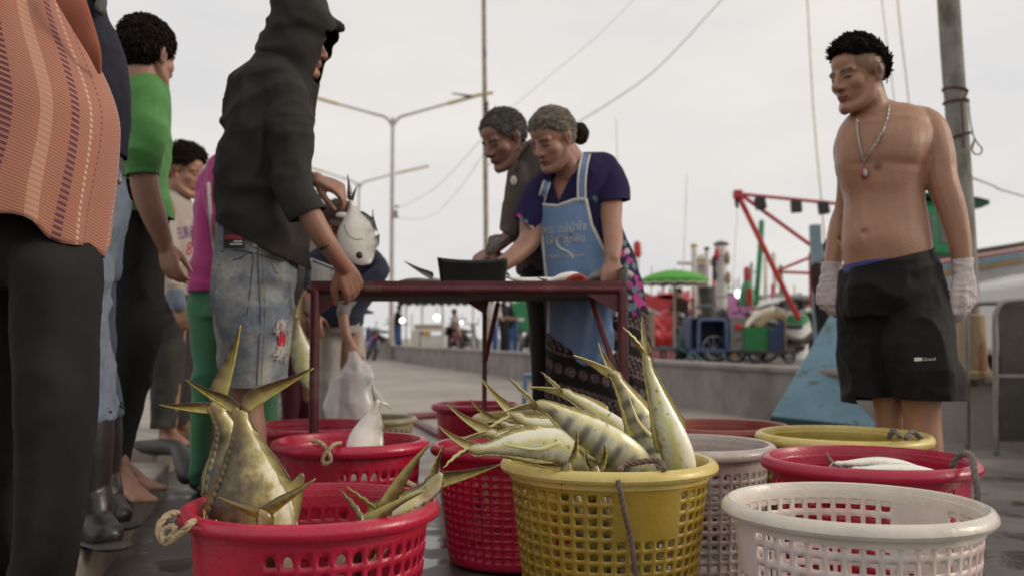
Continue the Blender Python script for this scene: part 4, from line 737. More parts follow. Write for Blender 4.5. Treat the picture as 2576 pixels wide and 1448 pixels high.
mb.prof(Y, [(388, 1462, 1530, .05), (400, 1425, 1546, .08), (415, 1400, 1553, .106), (440, 1366, 1556, .130), (480, 1344, 1556, .140), (530, 1345, 1550, .145), (590, 1356, 1570, .150), (640, 1362, 1594, .158), (690, 1367, 1609, .165), (740, 1370, 1619, .166), (800, 1372, 1629, .166), (830, 1372, 1632, .166)])
dr = cloth('dress', mb, m_dress, o, .0065, 4, [WR(.005, (8, 8, 4), 41), (.004, (7, 7, 9), 43, True)], [(P(1500, 806, 3.75), A(.12, 0, -1), .5)], tint=flower)
mb = MB(); mb.limb([(1495, 420, 3.74, 28), (1524, 432, 3.73, 36), (1540, 470, 3.69, 40), (1544, 505, 3.66, 43), (1547, 545, 3.63, 45)]); cloth('sleeve', mb, m_dress, dr, .006, 3, [WR(.005, (8, 8, 5), 44)], [cutpx((1501, 512), (1588, 503), 3.66, 3.66, (1545, 600), .2)], tint=flower)
mb = MB(); mb.limb([(1392, 448, 3.73, 34), (1356, 485, 3.70, 38), (1330, 540, 3.67, 37), (1316, 590, 3.65, 37)]); cloth('sleeve', mb, m_dress, dr, .006, 3, [WR(.005, (8, 8, 5), 45)], [cutpx((1297, 546), (1353, 594), 3.66, 3.66, (1280, 640), .2)], tint=flower)
def delpoly(ob, poly):                        # opens the V neck
    from mathutils.geometry import intersect_point_line
    b = bmesh.new(); b.from_mesh(ob.data); org = ORG[ob]; kill = []
    for f in b.faces:
        c = np.array(f.calc_center_median()) + org
        if f.normal.y > .2: continue
        d = c - A(0, 0, H); z = d[1] * CP + d[2] * SP; sx = CX + F * d[0] / z; sy = CY - F * (-d[1] * SP + d[2] * CP) / z; ins = True
        for i in range(3):
            (x1, y1), (x2, y2) = poly[i], poly[(i + 1) % 3]
            if (x2 - x1) * (sy - y1) - (y2 - y1) * (sx - x1) < 0: ins = False
        if ins: kill.append(f)
    bmesh.ops.delete(b, geom=kill, context='FACES'); b.to_mesh(ob.data); b.free()
delpoly(dr, [(1380, 425), (1470, 380), (1404, 508)])
m_skirt = fab('black_patterned_skirt', (.02, .019, .02), .9, tint=True)
def sk(v, n):
    u = np.arctan2(v[:, 1] - 3.75, v[:, 0] - .38) * .22; z = v[:, 2] + u * .25; c = np.ones((len(v), 3)); g = A(15, 12, 11); w = np.mod(z, .19)
    du = np.mod(u, .05) - .025; ring = np.hypot(du, w - .05); c[(w < .1) & (np.abs(ring - .014) < .005)] = g * .5; c[(w < .1) & (ring < .006)] = g * .7
    c[(np.abs(w - .108) < .004) | (np.abs(w - .178) < .004)] = g * .6; q = (w > .116) & (w < .172); c[q & (np.mod(u * 1.0 + z * .6, .03) < .014) & (np.mod(z, .014) < .008)] = g * .8; return c
mb = MB(); mb.prof(Y, [(772, 1376, 1626, .160), (860, 1374, 1634, .164), (950, 1374, 1640, .166), (1060, 1372, 1642, .166), (1210, 1370, 1644, .168)])
cloth('skirt', mb, m_skirt, o, .0065, 4, [WR(.007, (12, 12, 1.5), 47)], [(P(1500, 1195, 3.75), A(0, 0, -1), .5)], tint=sk)
bd = world_bvh(dr); m_apr = fab('light_blue_cotton', (.165, .26, .43), .9, var=.1); m_pip = fab('white_piping', (.58, .56, .54))
gx = lambda y, tab: np.interp(y, *zip(*tab)); xl = [(500, 1356), (527, 1351), (606, 1365), (688, 1374), (759, 1380), (840, 1379), (920, 1384)]; xr = [(500, 1473), (566, 1488), (619, 1514), (650, 1532), (720, 1546), (789, 1550), (874, 1549), (918, 1522)]
yt = [(0, 527), (.05, 514), (.16, 517), (.4, 519), (.72, 505), (.86, 501), (1, 503)]; yb = [(0, 836), (.2, 862), (.36, 880), (.46, 906), (.6, 916), (1, 919)]
nu, nv = 26, 54; g = np.zeros((nv, nu, 3)); D = np.zeros((nv, nu)); XY = np.zeros((nv, nu, 2))
for i in range(nv):
    for j in range(nu):
        t, s = j / (nu - 1), i / (nv - 1); y = gx(t, yt) * (1 - s) + gx(t, yb) * s; x = gx(y, xl) * (1 - t) + gx(y, xr) * t; h = hit(bd, x, min(y, 800), .0) ; D[i, j] = h[1] if h is not None else 3.62; XY[i, j] = x, y
D = np.minimum(D, 3.66)
for _ in range(6):
    D[1:-1] = np.minimum(D[1:-1], (D[:-2] + D[1:-1] * 2 + D[2:]) / 4); D[:, 1:-1] = np.minimum(D[:, 1:-1], (D[:, :-2] + D[:, 1:-1] * 2 + D[:, 2:]) / 4)
for i in range(nv):
    for j in range(nu): g[i, j] = P(*XY[i, j], D[i, j] - .012 + .004 * math.sin(j * .9 + i * .12) * min(1, i / 30))
mb = MB(); mb.loft(g, cap=False, closed=False); ap = obj('apron', mb, m_apr, o, solid=.003)
ed = [g[0], g[:, 0], g[:, -1], g[-1]]
for k, e in enumerate(ed): mb = MB(); mb.tube(e + A(0, -.003, 0), [(.0065 if k < 3 else .004, .003)] * len(e), n=8, ref=(1, 0, 0) if k in (1, 2) else (0, 0, 1), sub=1); obj('piping', mb, m_pip if k < 3 else m_apr, ap)
for pts, w in (([(1385, 432), (1374, 465), (1363, 500), (1358, 522)], 8.5), ([(1474, 390), (1467, 420), (1463, 460), (1463, 506)], 9.5)):
    q = [hit(bd, x, y, .014, 3.62) for x, y in pts]; mb = MB(); mb.tube(q, [(px(w, 3.6), .003)] * len(q), n=10, ref=(1, 0, 0), sub=6); st = obj('strap', mb, m_apr, ap)
    for sgn in (-1, 1): mb = MB(); mb.tube([p + A(sgn * px(w, 3.6), -.002, 0) for p in q], .0045, n=6, sub=6); obj('piping', mb, m_pip, st)
ba = world_bvh(ap); m_apt = M('cream_print', (.52, .50, .46), .8)
stick('lettering', text2d('สด..แม่นำใจ'), ba, m_apt, ap, 1362, 590, 6, 25, 29, off=.0045, arc=0)
stick('lettering', text2d('ให้'), ba, m_apt, ap, 1373, 617, 4, 27, 28, off=.0045); stick('lettering', text2d('ผูกพัน'), ba, m_apt, ap, 1418, 615, 8, 22, 28, off=.0045)
stick('lettering', text2d('Pamai Thammarat'), ba, m_apt, ap, 1380, 650, 3, 12.5, 14, off=.0045)
hp = [(1432, 634), (1437, 644), (1441, 650)]; hp = [(1441, 651), (1436, 640), (1425, 632), (1410, 625), (1401, 613), (1401, 602), (1409, 596), (1419, 598), (1424, 604), (1425, 594), (1431, 586), (1440, 588), (1444, 598), (1442, 612)]
mb = MB(); mb.tube([hit(ba, x, y, .005) for x, y in hp], [(.0045, .0015)] * len(hp), n=6, sub=4, ref=(1, 0, 0)); obj('heart_print', mb, m_apt, ap)
# ------------------------------------------------------------------ 4 older man
Y = 4.0; mb = MB(); hd = head(mb, P(1268, 352, 3.94), (-.70, -.50, -.42), s=1.03, fat=1.08); mb.limb([(1340, 425, 4.02, 46), (1310, 395, 4.0, 38), (1285, 365, 3.97, 34)])
mb.prof(Y, [(365, 1325, 1410, .05), (400, 1302, 1420, .1), (500, 1292, 1420, .12), (680, 1305, 1410, .12), (760, 1320, 1410, .12)])
mb.limb([(1310, 440, 3.93, 26), (1296, 530, 3.88, 24), (1286, 585, 3.84, 20), (1262, 612, 3.81, 16), (1244, 628, 3.79, 13)]); hand(mb, P(1244, 628, 3.79), (-.75, -.2, -.5), (-.4, -.5, .7), (0, -1, -.3), .175, ((35, 40, 25),) * 4)
mb.limb([(1400, 440, 4.05, 26), (1380, 540, 3.95, 24), (1330, 610, 3.85, 18), (1285, 645, 3.8, 14)]); hand(mb, P(1285, 645, 3.8), (-.9, -.1, -.2), (0, -.3, .9), (0, -1, 0), .175, ((30, 40, 25),) * 4)
for x in (1364, 1388):
    mb.limb([(x, 760, Y, 26), (x, 950, Y, 20), (x, 1100, Y, 17), (x, 1210, Y, 14)]); a = P(x, 850 + .62 * F / Y, Y); foot(mb, a * A(1, 1, 0) + A(.02, .05, 0), a * A(1, 1, 0) + A(-.1, -.15, 0), a)
o = person('older man with cropped grey hair bending in a grey brown shirt', mb, m_skin3, P(1370, 1255, 4.0) * A(1, 1, 0), [hd], brow=1.3, fade=(.6, .6, .6))
hair(o, hd, m_hairs, HL_SHORT, .005, .0006, 30, 2200, .008, (.2, 0, -.3), 7, None, .0016, (.1, .3), .12)
m_gs = fab('grey_brown_shirt_cloth', (.095, .080, .072)); m_blk = fab('black_trouser_cloth', (.018, .0175, .017), .8)
mb = MB(); mb.prof(Y, [(352, 1335, 1395, .045), (372, 1312, 1415, .085), (400, 1292, 1426, .115), (440, 1283, 1432, .135), (500, 1280, 1432, .14), (560, 1285, 1428, .14), (640, 1298, 1420, .14), (690, 1302, 1418, .14)])
mb.limb([(1312, 440, 3.92, 34), (1297, 520, 3.88, 33), (1288, 572, 3.85, 29), (1278, 598, 3.82, 26)]); mb.limb([(1405, 440, 4.03, 34), (1385, 540, 3.95, 32), (1340, 605, 3.87, 26)])
cl = cloth('shirt', mb, m_gs, o, .0075, 4, [WR(.007, (7, 7, 7), 51)], [cutpx((1262, 580), (1300, 606), 3.84, 3.84, (1250, 640), .08)])
mb = MB(); mb.tube([P(1338, 352, 3.93), P(1318, 372, 3.88), P(1300, 400, 3.86), P(1296, 425, 3.85)], [(.012, .004)] * 4, n=8); obj('collar', mb, m_gs, cl); mb = MB(); mb.ell(P(1292, 455, 3.84), (.013, .004, .02)); obj('badge', mb, m_prn, cl)
mb = MB(); mb.prof(Y, [(668, 1304, 1412, .13), (740, 1318, 1412, .13), (800, 1332, 1414, .12), (900, 1338, 1412, .115), (1000, 1340, 1410, .1), (1230, 1345, 1408, .08)]); cloth('trousers', mb, m_blk, o, .009, 4, [WR(.006, (8, 8, 3), 53)])
# ------------------------------------------------------------------ 5 boy in green
Y = 3.35; mb = MB(); hd = head(mb, P(372, 144, 3.36), (.42, .90, -.08), s=1.03); mb.limb([(366, 240, 3.35, 52), (364, 200, 3.35, 42), (370, 170, 3.36, 38)])
mb.prof(3.38, [(215, 335, 400, .05), (260, 326, 405, .085), (400, 310, 398, .09), (560, 318, 402, .09), (640, 312, 395, .09)])
mb.limb([(375, 260, 3.28, 36), (362, 340, 3.22, 36), (361, 420, 3.2, 35), (367, 480, 3.2, 35), (386, 540, 3.22, 31), (405, 590, 3.25, 25), (417, 622, 3.27, 20)])
hand(mb, P(416, 618, 3.27), (.30, -.08, -.95), (-.35, -.92, 0), (.9, -.3, .2), .175, ((18, 25, 15), (24, 28, 18), (28, 30, 18), (30, 32, 20)), .05, (.85, .45, -.4)); mb.limb([(330, 260, 3.45, 34), (318, 420, 3.52, 30), (322, 560, 3.5, 24), (330, 640, 3.45, 18)]); hand(mb, P(330, 640, 3.45), (.2, 0, -1), (-.2, .9, 0), (1, .2, 0), .17)
mb.limb([(335, 700, 3.39, 42), (326, 900, 3.39, 32), (298, 1080, 3.39, 24), (292, 1190, 3.39, 18)]); mb.limb([(320, 700, 3.46, 38), (306, 900, 3.46, 30), (290, 1100, 3.48, 20), (288, 1160, 3.5, 18)])
zc = A(1, 1, 0); f0 = A(0, 0, .12); foot(mb, P(300, 1230, 3.40) * zc + f0, P(372, 1240, 3.24) * zc + f0, P(300, 1192, 3.39), left=1); foot(mb, P(296, 1200, 3.55) * zc + f0, P(404, 1195, 3.50) * zc + f0, P(300, 1172, 3.54), left=1)
o = person('barefoot boy in a green shirt and black trousers seen from behind', mb, m_skin, P(310, 1250, 3.4) * zc + f0, [hd])
hair(o, hd, m_hairb, ([-.13, -.07, -.045, -.012, .012, .03, .05, .062, .12], [-.058, -.06, -.045, .005, .005, -.002, .03, .06, .064]), .009, .0015, 14, 2400, .020, (.1, 0, -.9), 9, lambda b: .008 * np.clip((b[:, 2] - .06) / .05, 0, 1), .0022, (.05, .16), .10)
m_grs = fab('green_jersey_cloth', (.080, .25, .062), .75, var=.2, vs=9); mb = MB()
mb.prof(Y, [(198, 338, 398, .055), (214, 326, 410, .085), (240, 316, 417, .11), (280, 311, 421, .124), (325, 308, 422, .128), (400, 295, 416, .13), (475, 294, 412, .13), (540, 302, 424, .13), (580, 304, 428, .13)]); mb.limb([(372, 246, 3.30, 44), (366, 310, 3.24, 49), (360, 380, 3.2, 46), (360, 430, 3.19, 40), (361, 465, 3.19, 39)]); mb.limb([(330, 250, 3.44, 40), (320, 340, 3.5, 40), (318, 430, 3.52, 36)])
cloth('shirt', mb, m_grs, o, .007, 3, [WR(.008, (4, 4, 13), 61), (.005, (8, 8, 8), 62, True)], [cutpx((322, 446), (398, 438), 3.19, 3.19, (360, 520), .09), cutpx((300, 533), (426, 548), 3.35, 3.35, (360, 700), .26)])
mb = MB(); mb.prof(3.4, [(510, 303, 418, .125), (600, 295, 410, .13), (700, 287, 402, .125), (800, 283, 400, .122), (880, 280, 388, .118), (965, 277, 368, .11), (1060, 276, 337, .095), (1140, 277, 314, .085), (1195, 278, 306, .08)]); cloth('trousers', mb, m_blk, o, .008, 4, [WR(.008, (6, 6, 3), 63)])
# ------------------------------------------------------------------ 6 man in the grey tee
Y = 4.6; mb = MB(); hd = head(mb, P(462, 434, 4.58), (.93, -.16, -.22), s=.99); mb.limb([(435, 510, 4.6, 36), (442, 480, 4.6, 28), (450, 455, 4.59, 26)])
mb.prof(Y, [(488, 410, 470, .05), (540, 405, 478, .1), (640, 410, 490, .105), (740, 412, 480, .1)]); mb.limb([(425, 530, 4.5, 22), (424, 620, 4.47, 19), (432, 700, 4.44, 17), (446, 765, 4.41, 13)])
hand(mb, P(447, 768, 4.41), (.5, -.15, -.85), (.2, -.95, .1), (.8, .1, .5), .17, ((25, 30, 20),) * 4, .04); mb.limb([(440, 740, 4.55, 36), (430, 900, 4.55, 30), (425, 1070, 4.55, 20)]); mb.limb([(455, 740, 4.68, 36), (452, 900, 4.68, 28), (458, 1065, 4.7, 18)])
fz = A(0, 0, .17); foot(mb, P(410, 1108, 4.62) * zc + fz, P(470, 1112, 4.46) * zc + fz, P(418, 1078, 4.6)); foot(mb, P(452, 1090, 4.8) * zc + fz, P(500, 1085, 4.75) * zc + fz, P(456, 1066, 4.78))
o = person('barefoot man in a grey tee shirt with purple lettering looking right', mb, m_skin2, P(430, 1112, 4.6) * zc + fz, [hd], size=.0055, fade=(.6, .58, .56))
hair(o, hd, m_hairb, ([-.13, -.08, -.05, -.015, .015, .035, .052, .065, .12], [-.05, -.045, .0, .03, .025, .03, .05, .078, .08]), .008, .004, 22, 1300, .026, (.8, 0, .2), 11, lambda b: .012 * np.clip((b[:, 2] - .05) / .05, 0, 1), .0026)
m_tee = fab('pale_grey_tee_cloth', (.42, .385, .32)); mb = MB()
mb.prof(Y, [(478, 412, 462, .05), (492, 403, 474, .085), (530, 400, 484, .115), (590, 401, 495, .126), (645, 404, 500, .128), (700, 408, 494, .126), (745, 412, 488, .12)]); mb.limb([(418, 515, 4.52, 26), (421, 590, 4.48, 27), (426, 660, 4.46, 25), (436, 720, 4.43, 22), (447, 762, 4.41, 19)])
te = cloth('tee_shirt', mb, m_tee, o, .008, 4, [WR(.007, (6, 6, 8), 71)]); b = world_bvh(te); m_pur = M('purple_print', (.17, .09, .26), .8); m_pr = M('red_print', (.42, .04, .06), .8)
stick('lettering', text2d('EUROP'), b, m_pur, te, 448, 603, 8, 17, 44, off=.004); stick('numeral', text2d('8'), b, m_pr, te, 468, 642, -6, 30, 50, off=.004)
mb = MB(); mb.limb([(440, 742, 4.42, 24), (449, 768, 4.40, 20)]); cloth('cuff', mb, m_jean, te, .006, 2)
m_dkj = fab('stained_grey_denim', (.055, .052, .05), .9, var=.35, vs=7); mb = MB(); mb.prof(Y, [(715, 404, 488, .115), (800, 398, 490, .12)]); mb.prof(4.55, [(760, 398, 472, .1), (850, 394, 464, .1), (960, 386, 452, .095), (1075, 383, 440, .09)]); mb.prof(4.7, [(760, 420, 490, .1), (850, 425, 488, .1), (960, 428, 482, .09), (1068, 430, 476, .08)])
cloth('trousers', mb, m_dkj, o, .008, 4, [WR(.008, (6, 6, 6), 73)], [(P(411, 1074, 4.55), A(0, 0, -1), .13), (P(453, 1066, 4.7), A(0, 0, -1), .1)])
# ------------------------------------------------------------------ 7 pink jacket
Y = 4.2; mb = MB(); hd = head(mb, P(645, 325, 4.2), (.8, -.5, -.1)); mb.limb([(600, 420, 4.2, 40), (630, 370, 4.2, 34)]); mb.prof(Y, [(400, 550, 640, .08), (500, 520, 640, .12), (740, 500, 640, .12)])
mb.limb([(545, 440, 4.1, 24), (552, 540, 4.04, 22), (600, 590, 4.0, 18), (640, 580, 3.98, 14)]); hand(mb, P(640, 580, 3.98), (1, 0, 0), (0, -1, .2), (0, 0, 1), .17)
mb.limb([(540, 760, Y, 45), (520, 1000, Y, 34), (508, 1190, Y, 22)]); mb.limb([(630, 760, Y, 45), (655, 1000, Y, 34), (660, 1190, Y, 22)])
o = person('person in a pink jacket and green trousers behind the hooded man', mb, m_skin, P(560, 1236, 4.2) * zc, [hd], size=.006); hair(o, hd, m_hair, strands=300)
m_pink = fab('pink_jacket_cloth', (.35, .036, .17), .7); mb = MB(); mb.prof(Y, [(372, 566, 620, .06), (395, 548, 640, .10), (415, 532, 646, .12), (440, 517, 650, .135), (480, 502, 655, .14), (560, 496, 655, .145), (650, 489, 650, .145), (740, 473, 646, .145)]); mb.limb([(560, 425, 4.1, 34), (552, 500, 4.05, 35), (566, 560, 4.0, 31), (610, 592, 3.99, 27)])
ja = cloth('jacket', mb, m_pink, o, .008, 4, [WR(.010, (8, 8, 3), 81), (.005, (8, 8, 8), 83, True)], [(P(560, 736, 4.2), A(0, 0, -1), .4)]); b = world_bvh(ja)
mb = MB(); mb.tube([hit(b, x, y, .004, 4.0) for x, y in ((524, 462), (527, 510), (531, 560), (537, 610), (543, 660), (548, 700))], [(.008, .004)] * 6, n=8, sub=6, ref=(1, 0, 0)); obj('white_stripe', mb, m_thr, ja); mb = MB(); mb.limb([(568, 398, 4.2, 22), (582, 370, 4.2, 28), (590, 352, 4.2, 26)]); cloth('collar', mb, fab('plum_collar_cloth', (.22, .012, .08)), ja, .006, 3)
m_gtr = fab('green_trouser_cloth', (.05, .165, .085)); mb = MB(); mb.prof(Y, [(715, 486, 640, .13), (800, 482, 650, .13)]); mb.prof(Y, [(760, 482, 580, .11), (850, 480, 570, .11), (943, 490, 556, .105), (1058, 484, 544, .105), (1162, 481, 530, .1), (1214, 490, 525, .09)]); mb.prof(Y, [(760, 570, 690, .11), (900, 605, 692, .105), (1060, 630, 692, .1), (1210, 640, 690, .09)])
cloth('trousers', mb, m_gtr, o, .008, 4, [WR(.011, (5, 5, 6), 85)])
for xa_, xb_ in ((500, 522), (660, 672)): mb = MB(); mb.tube([P(xa_, 1215, 4.25) * zc + A(0, 0, .04), P(xb_, 1222, 4.1) * zc + A(0, 0, .03)], [(.045, .035), (.04, .025)], n=14); obj('shoe', mb, m_rub, o)
# ------------------------------------------------------------------ 8 navy shirt, jeans, boots
Y = 2.75; mb = MB(); hd = head(mb, P(196, -110, 2.75), (.8, .35, -.1)); mb.limb([(190, 30, Y, 50), (196, -50, Y, 42)]); mb.prof(Y, [(10, 110, 240, .1), (120, 85, 280, .14), (300, 80, 285, .14), (500, 100, 275, .14)])
mb.limb([(120, 60, 2.6, 40), (100, 250, 2.55, 34), (120, 420, 2.5, 28)]); hand(mb, P(120, 420, 2.5), (.3, 0, -1), (0, -1, 0), (1, 0, 0), .18); mb.limb([(210, 700, 2.66, 40), (215, 1000, 2.67, 26), (222, 1290, 2.67, 20)]); mb.limb([(228, 700, 2.92, 34), (250, 1000, 2.93, 24), (262, 1260, 2.94, 18)])
o = person('man in a navy shirt, blue jeans and black rubber boots', mb, m_skin, P(240, 1350, 2.65) * zc + f0, [hd], size=.007); hair(o, hd, m_hair, strands=300)
m_nav = fab('navy_shirt_cloth', (.020, .021, .034)); mb = MB(); mb.prof(Y, [(-40, 150, 246, .085), (-5, 125, 253, .115), (30, 95, 258, .14), (85, 75, 282, .16), (130, 62, 299, .17), (210, 56, 311, .18), (280, 54, 309, .18), (350, 62, 301, .178), (420, 80, 291, .172)]); mb.limb([(120, 70, 2.62, 50), (100, 200, 2.57, 46), (100, 300, 2.55, 42)])
ns = cloth('shirt', mb, m_nav, o, .009, 4, [WR(.006, (5, 5, 6), 91)], [(P(180, 385, 2.75), A(0, 0, -1), .4)]); mb = MB(); mb.tube([P(252, -30, 2.75), P(256, 0, 2.7), P(250, 26, 2.66)], [(.02, .012)] * 3, n=10); obj('collar', mb, m_rub, ns)
mb = MB(); mb.prof(Y, [(370, 82, 291, .166), (400, 80, 293, .17), (440, 80, 294, .17)]); cloth('belt', mb, m_patch, o, .008, 2, None, [(P(180, 432, 2.75), A(0, 0, -1), .4)])
mb = MB()
for i in range(3): q = [P(290 + 4 * i, 440, 2.70), P(296 + 3 * i, 452, 2.69), P(298 + 2 * i, 464, 2.69)]; mb.tube(q, .003, n=6)
mb.ell(P(297, 455, 2.68), (.008, .003, .010)); obj('keys', mb, m_chain, o)
mb = MB(); mb.prof(Y, [(425, 78, 293, .166), (500, 72, 304, .168), (550, 78, 304, .166), (620, 90, 291, .158), (700, 120, 274, .14)]); mb.prof(2.65, [(640, 120, 270, .11), (720, 135, 262, .1), (800, 150, 262, .098), (900, 165, 268, .098), (1060, 178, 277, .1)]); mb.prof(2.9, [(640, 180, 284, .11), (700, 182, 275, .1), (800, 190, 272, .1), (880, 198, 274, .1), (911, 203, 286, .1), (1050, 212, 300, .1)])
cloth('jeans', mb, m_jean, o, .009, 4, [WR(.012, (5, 5, 7), 93)])
m_boot = M('black_rubber', (.022, .021, .020), .38, .3, 10, .3, 20, coat=.1, col2=(.038, .036, .033), c2s=5, c2lo=.55, c2hi=.75)
for xs, Yb, x0, x1 in ((0, 2.65, 178, 276), (1, 2.92, 212, 303)):
    mb = MB(); yb_ = 850 + .57 * F / Yb; mb.prof(Yb, [(1012 + 14 * (1 - xs), x0, x1, .066), (1100, x0 + 3, x1, .066), (1180, x0 + 6, x1 - 5, .062), (yb_ - 80, x0 + 12, x1 - 10, .055), (yb_ - 45, x0 + 10, x1 - 6, .05), (yb_ - 12, x0 + 8, x1 - 6, .05)])
    a = P(x0 + 30, yb_, Yb + .03) * zc + f0; e = P(x1 + 2, yb_, Yb - .10) * zc + f0; mb.tube([a + A(0, 0, .045), a * .5 + e * .5 + A(0, 0, .05), e + A(-.02, .02, .038)], [(.045, .043), (.05, .046), (.046, .034)], n=16, ref=(0, 1, 0)); mb.tube([a + A(.0, 0, .20), a * .6 + e * .4 + A(0, 0, .09)], [.062, .048], n=14)
    bt = cloth('boot', mb, m_boot, o, .006, 3, [(.004, (5, 5, 14), 5, True)], [(a * A(1, 1, 0) + A(0, 0, .126), A(0, 0, -1), .3)]); mb = MB(); mb.tube([a + A(-.03, .01, .012), e + A(.015, -.01, .012)], [(.05, .012), (.052, .012)], n=16, ref=(0, 1, 0)); obj('sole', mb, m_rub, bt)
    mb = MB(); mb.prof(Yb, [(1010 + 14 * (1 - xs), x0 - 1, x1 + 2, .069), (1022 + 14 * (1 - xs), x0 - 1, x1 + 2, .069)]); obj('boot_trim', mb, m_rub, bt)
# ------------------------------------------------------------------ 9 woman in the striped shirt, nearest
Y = 2.1; mb = MB(); hd = head(mb, P(120, -150, 2.1), (.95, .05, -.1), s=1.0); mb.limb([(40, 40, Y, 75), (100, -60, Y, 62), (118, -110, Y, 56)]); mb.prof(Y, [(-60, -60, 150, .09), (60, -180, 190, .15), (300, -200, 215, .15), (480, -190, 180, .12), (680, -150, 140, .10)])
mb.limb([(-60, 20, 1.95, 60), (-190, 200, 1.9, 55), (-200, 420, 1.88, 42), (-180, 560, 1.85, 32)]); hand(mb, P(-180, 560, 1.85), (.1, 0, -.9), (0, -1, 0), (1, 0, 0), .17)
mb.limb([(130, 700, 2.08, 70), (120, 1100, 2.08, 45), (90, 1430, 2.16, 28)]); mb.limb([(-10, 700, 2.24, 70), (0, 1100, 2.24, 45), (-10, 1430, 2.26, 26)])
for hx, hy in ((70, 2.08), (-40, 2.22)): a = P(hx, 1488, hy) * zc + f0; pass
SHOE = [P(hx, 1488, hy) * zc + f0 for hx, hy in ((70, 2.10), (-40, 2.24))]
o = person('stout woman in a salmon striped shirt and black trousers, nearest at the left', mb, m_skin2, P(40, 1488, 2.1) * zc + f0, [hd], size=.007); hair(o, hd, m_hair, strands=200)
for a in SHOE: mb = MB(); mb.tube([a + A(-.05, .08, .035), a + A(.02, .02, .03)], [(.042, .034), (.036, .026)], n=14); obj('shoe', mb, m_rub, o)
m_str = bpy.data.materials.new('salmon_striped_cloth'); m_str.use_nodes = True; t = m_str.node_tree; N = t.nodes; Lk = t.links.new; bb = N['Principled BSDF']; bb.inputs['Roughness'].default_value = .75; bb.inputs['Sheen Weight'].default_value = .2; bb.inputs['Specular IOR Level'].default_value = .3
at = N.new('ShaderNodeAttribute'); at.attribute_name = 'weave'; sp = N.new('ShaderNodeSeparateXYZ'); Lk(at.outputs['Vector'], sp.inputs[0])
def mth(op, a, b=None, c=None):
    k = N.new('ShaderNodeMath'); k.operation = op
    for i, s in enumerate((a, b, c)):
        if s is None: continue
        if hasattr(s, 'is_linked'): Lk(s, k.inputs[i])
        else: k.inputs[i].default_value = s
    return k.outputs[0]
def mixc(f, a, b):
    k = N.new('ShaderNodeMix'); k.data_type = 'RGBA'
    for s, i in ((f, 0), (a, 6), (b, 7)):
        if hasattr(s, 'is_linked'): Lk(s, k.inputs[i])
        else: k.inputs[i].default_value = (*s, 1)
    return k.outputs[2]
U, Vv = sp.outputs[0], sp.outputs[1]
hat = mth('SINE', mth('MULTIPLY', mth('ADD', Vv, mth('MULTIPLY', U, -.0016)), 2 * math.pi / .0066)); hk = N.new('ShaderNodeMapRange'); hk.inputs['From Min'].default_value = -.1; hk.inputs['From Max'].default_value = .5; Lk(hat, hk.inputs['Value'])
dsh = mth('GREATER_THAN', mth('SINE', mth('MULTIPLY', mth('ADD', Vv, mth('MULTIPLY', U, -.0016)), 2 * math.pi / .013)), -.1)
base = mixc(hk.outputs[0], (.44, .20, .13), (.30, .108, .072)); 
def band(u0, u1): return mth('MULTIPLY', mth('GREATER_THAN', U, u0), mth('LESS_THAN', U, u1))
c_ = base
for u0, u1, col, das in ((11.3, 12.4, (.16, .045, .06), 1), (19.3, 21.4, (.62, .42, .29), 1), (28.5, 33, (.13, .04, .065), 1), (42.5, 49, (.52, .285, .19), 2), (61, 67, (.12, .04, .06), 1), (85, 91, (.52, .285, .19), 2), (106, 111, (.13, .04, .065), 1)):
    f = band(u0, u1); 
    if das == 1: f = mth('MULTIPLY', f, dsh)
    else: f = mth('MULTIPLY', f, mth('ADD', .55, mth('MULTIPLY', dsh, .45)))
    c_ = mixc(f, c_, col)
Lk(c_, bb.inputs['Base Color'])
rows = cr([(-120, 10, 192, .10), (-60, -90, 178, .15), (0, -170, 186, .175), (60, -215, 203, .187), (130, -240, 230, .195), (200, -255, 258, .202), (280, -265, 281, .207), (350, -272, 281, .21), (475, -280, 264, .222), (550, -283, 253, .228), (640, -285, 243, .23)], 6)
ph = np.linspace(0, 2 * math.pi, 97)[:-1]; R = []; Uv = []
for k, (y, a, b_, t_) in enumerate(rows):
    c0 = P((a + b_) / 2, y, Y); w = px((b_ - a) / 2, Y); f = max(0, (y - 380) / 260); rg = []
    for p in ph:
        cz = math.cos(p); X = c0[0] + w * cz; z = c0[2]; front = max(0, cz) ** 3
        z = z + f * (.075 * (1 - front) - .0 * front) + f * .010 * math.sin(p * 9); fold = .006 * math.sin(p * 14 + y * .004) * (.3 + f) + .010 * float(vnoise(np.array([[math.cos(p) * 3.2, math.sin(p) * 3.2, z * 5 + p * 1.5]]), 4)[0])
        rg.append((X + fold * cz, c0[1] - t_ * math.sin(p) * (1 + fold), z)); Uv.append((min(math.degrees(p), 360 - math.degrees(p)), z, 0))
    R.append(rg)
mb = MB(); mb.loft(np.array(R), cap=False); ss = obj('striped_shirt', mb, m_str, o, auto=False); a_ = ss.data.attributes.new('weave', 'FLOAT_VECTOR', 'POINT'); a_.data.foreach_set('vector', np.asarray(Uv, np.float32).ravel())
bmod = ss.modifiers.new('solid', 'SOLIDIFY'); bmod.thickness = .005; bmod.offset = -1
m_sal = fab('salmon_cloth', (.36, .12, .075)); b = world_bvh(ss); mb = MB(); mb.tube([P(168, -20, 1.98), P(188, 20, 1.98), P(214, 78, 2.0), P(236, 130, 2.02), (P(250, 182, 2.06))], [(.03, .008), (.028, .008), (.022, .008), (.015, .006), (.005, .004)], n=12, sub=5, ref=(1, 0, 0)); obj('collar', mb, m_sal, ss)
mb = MB(); mb.limb([(-60, 20, 1.95, 78), (-185, 180, 1.9, 72), (-200, 320, 1.88, 66)]); cloth('sleeve', mb, m_sal, ss, .01, 4)
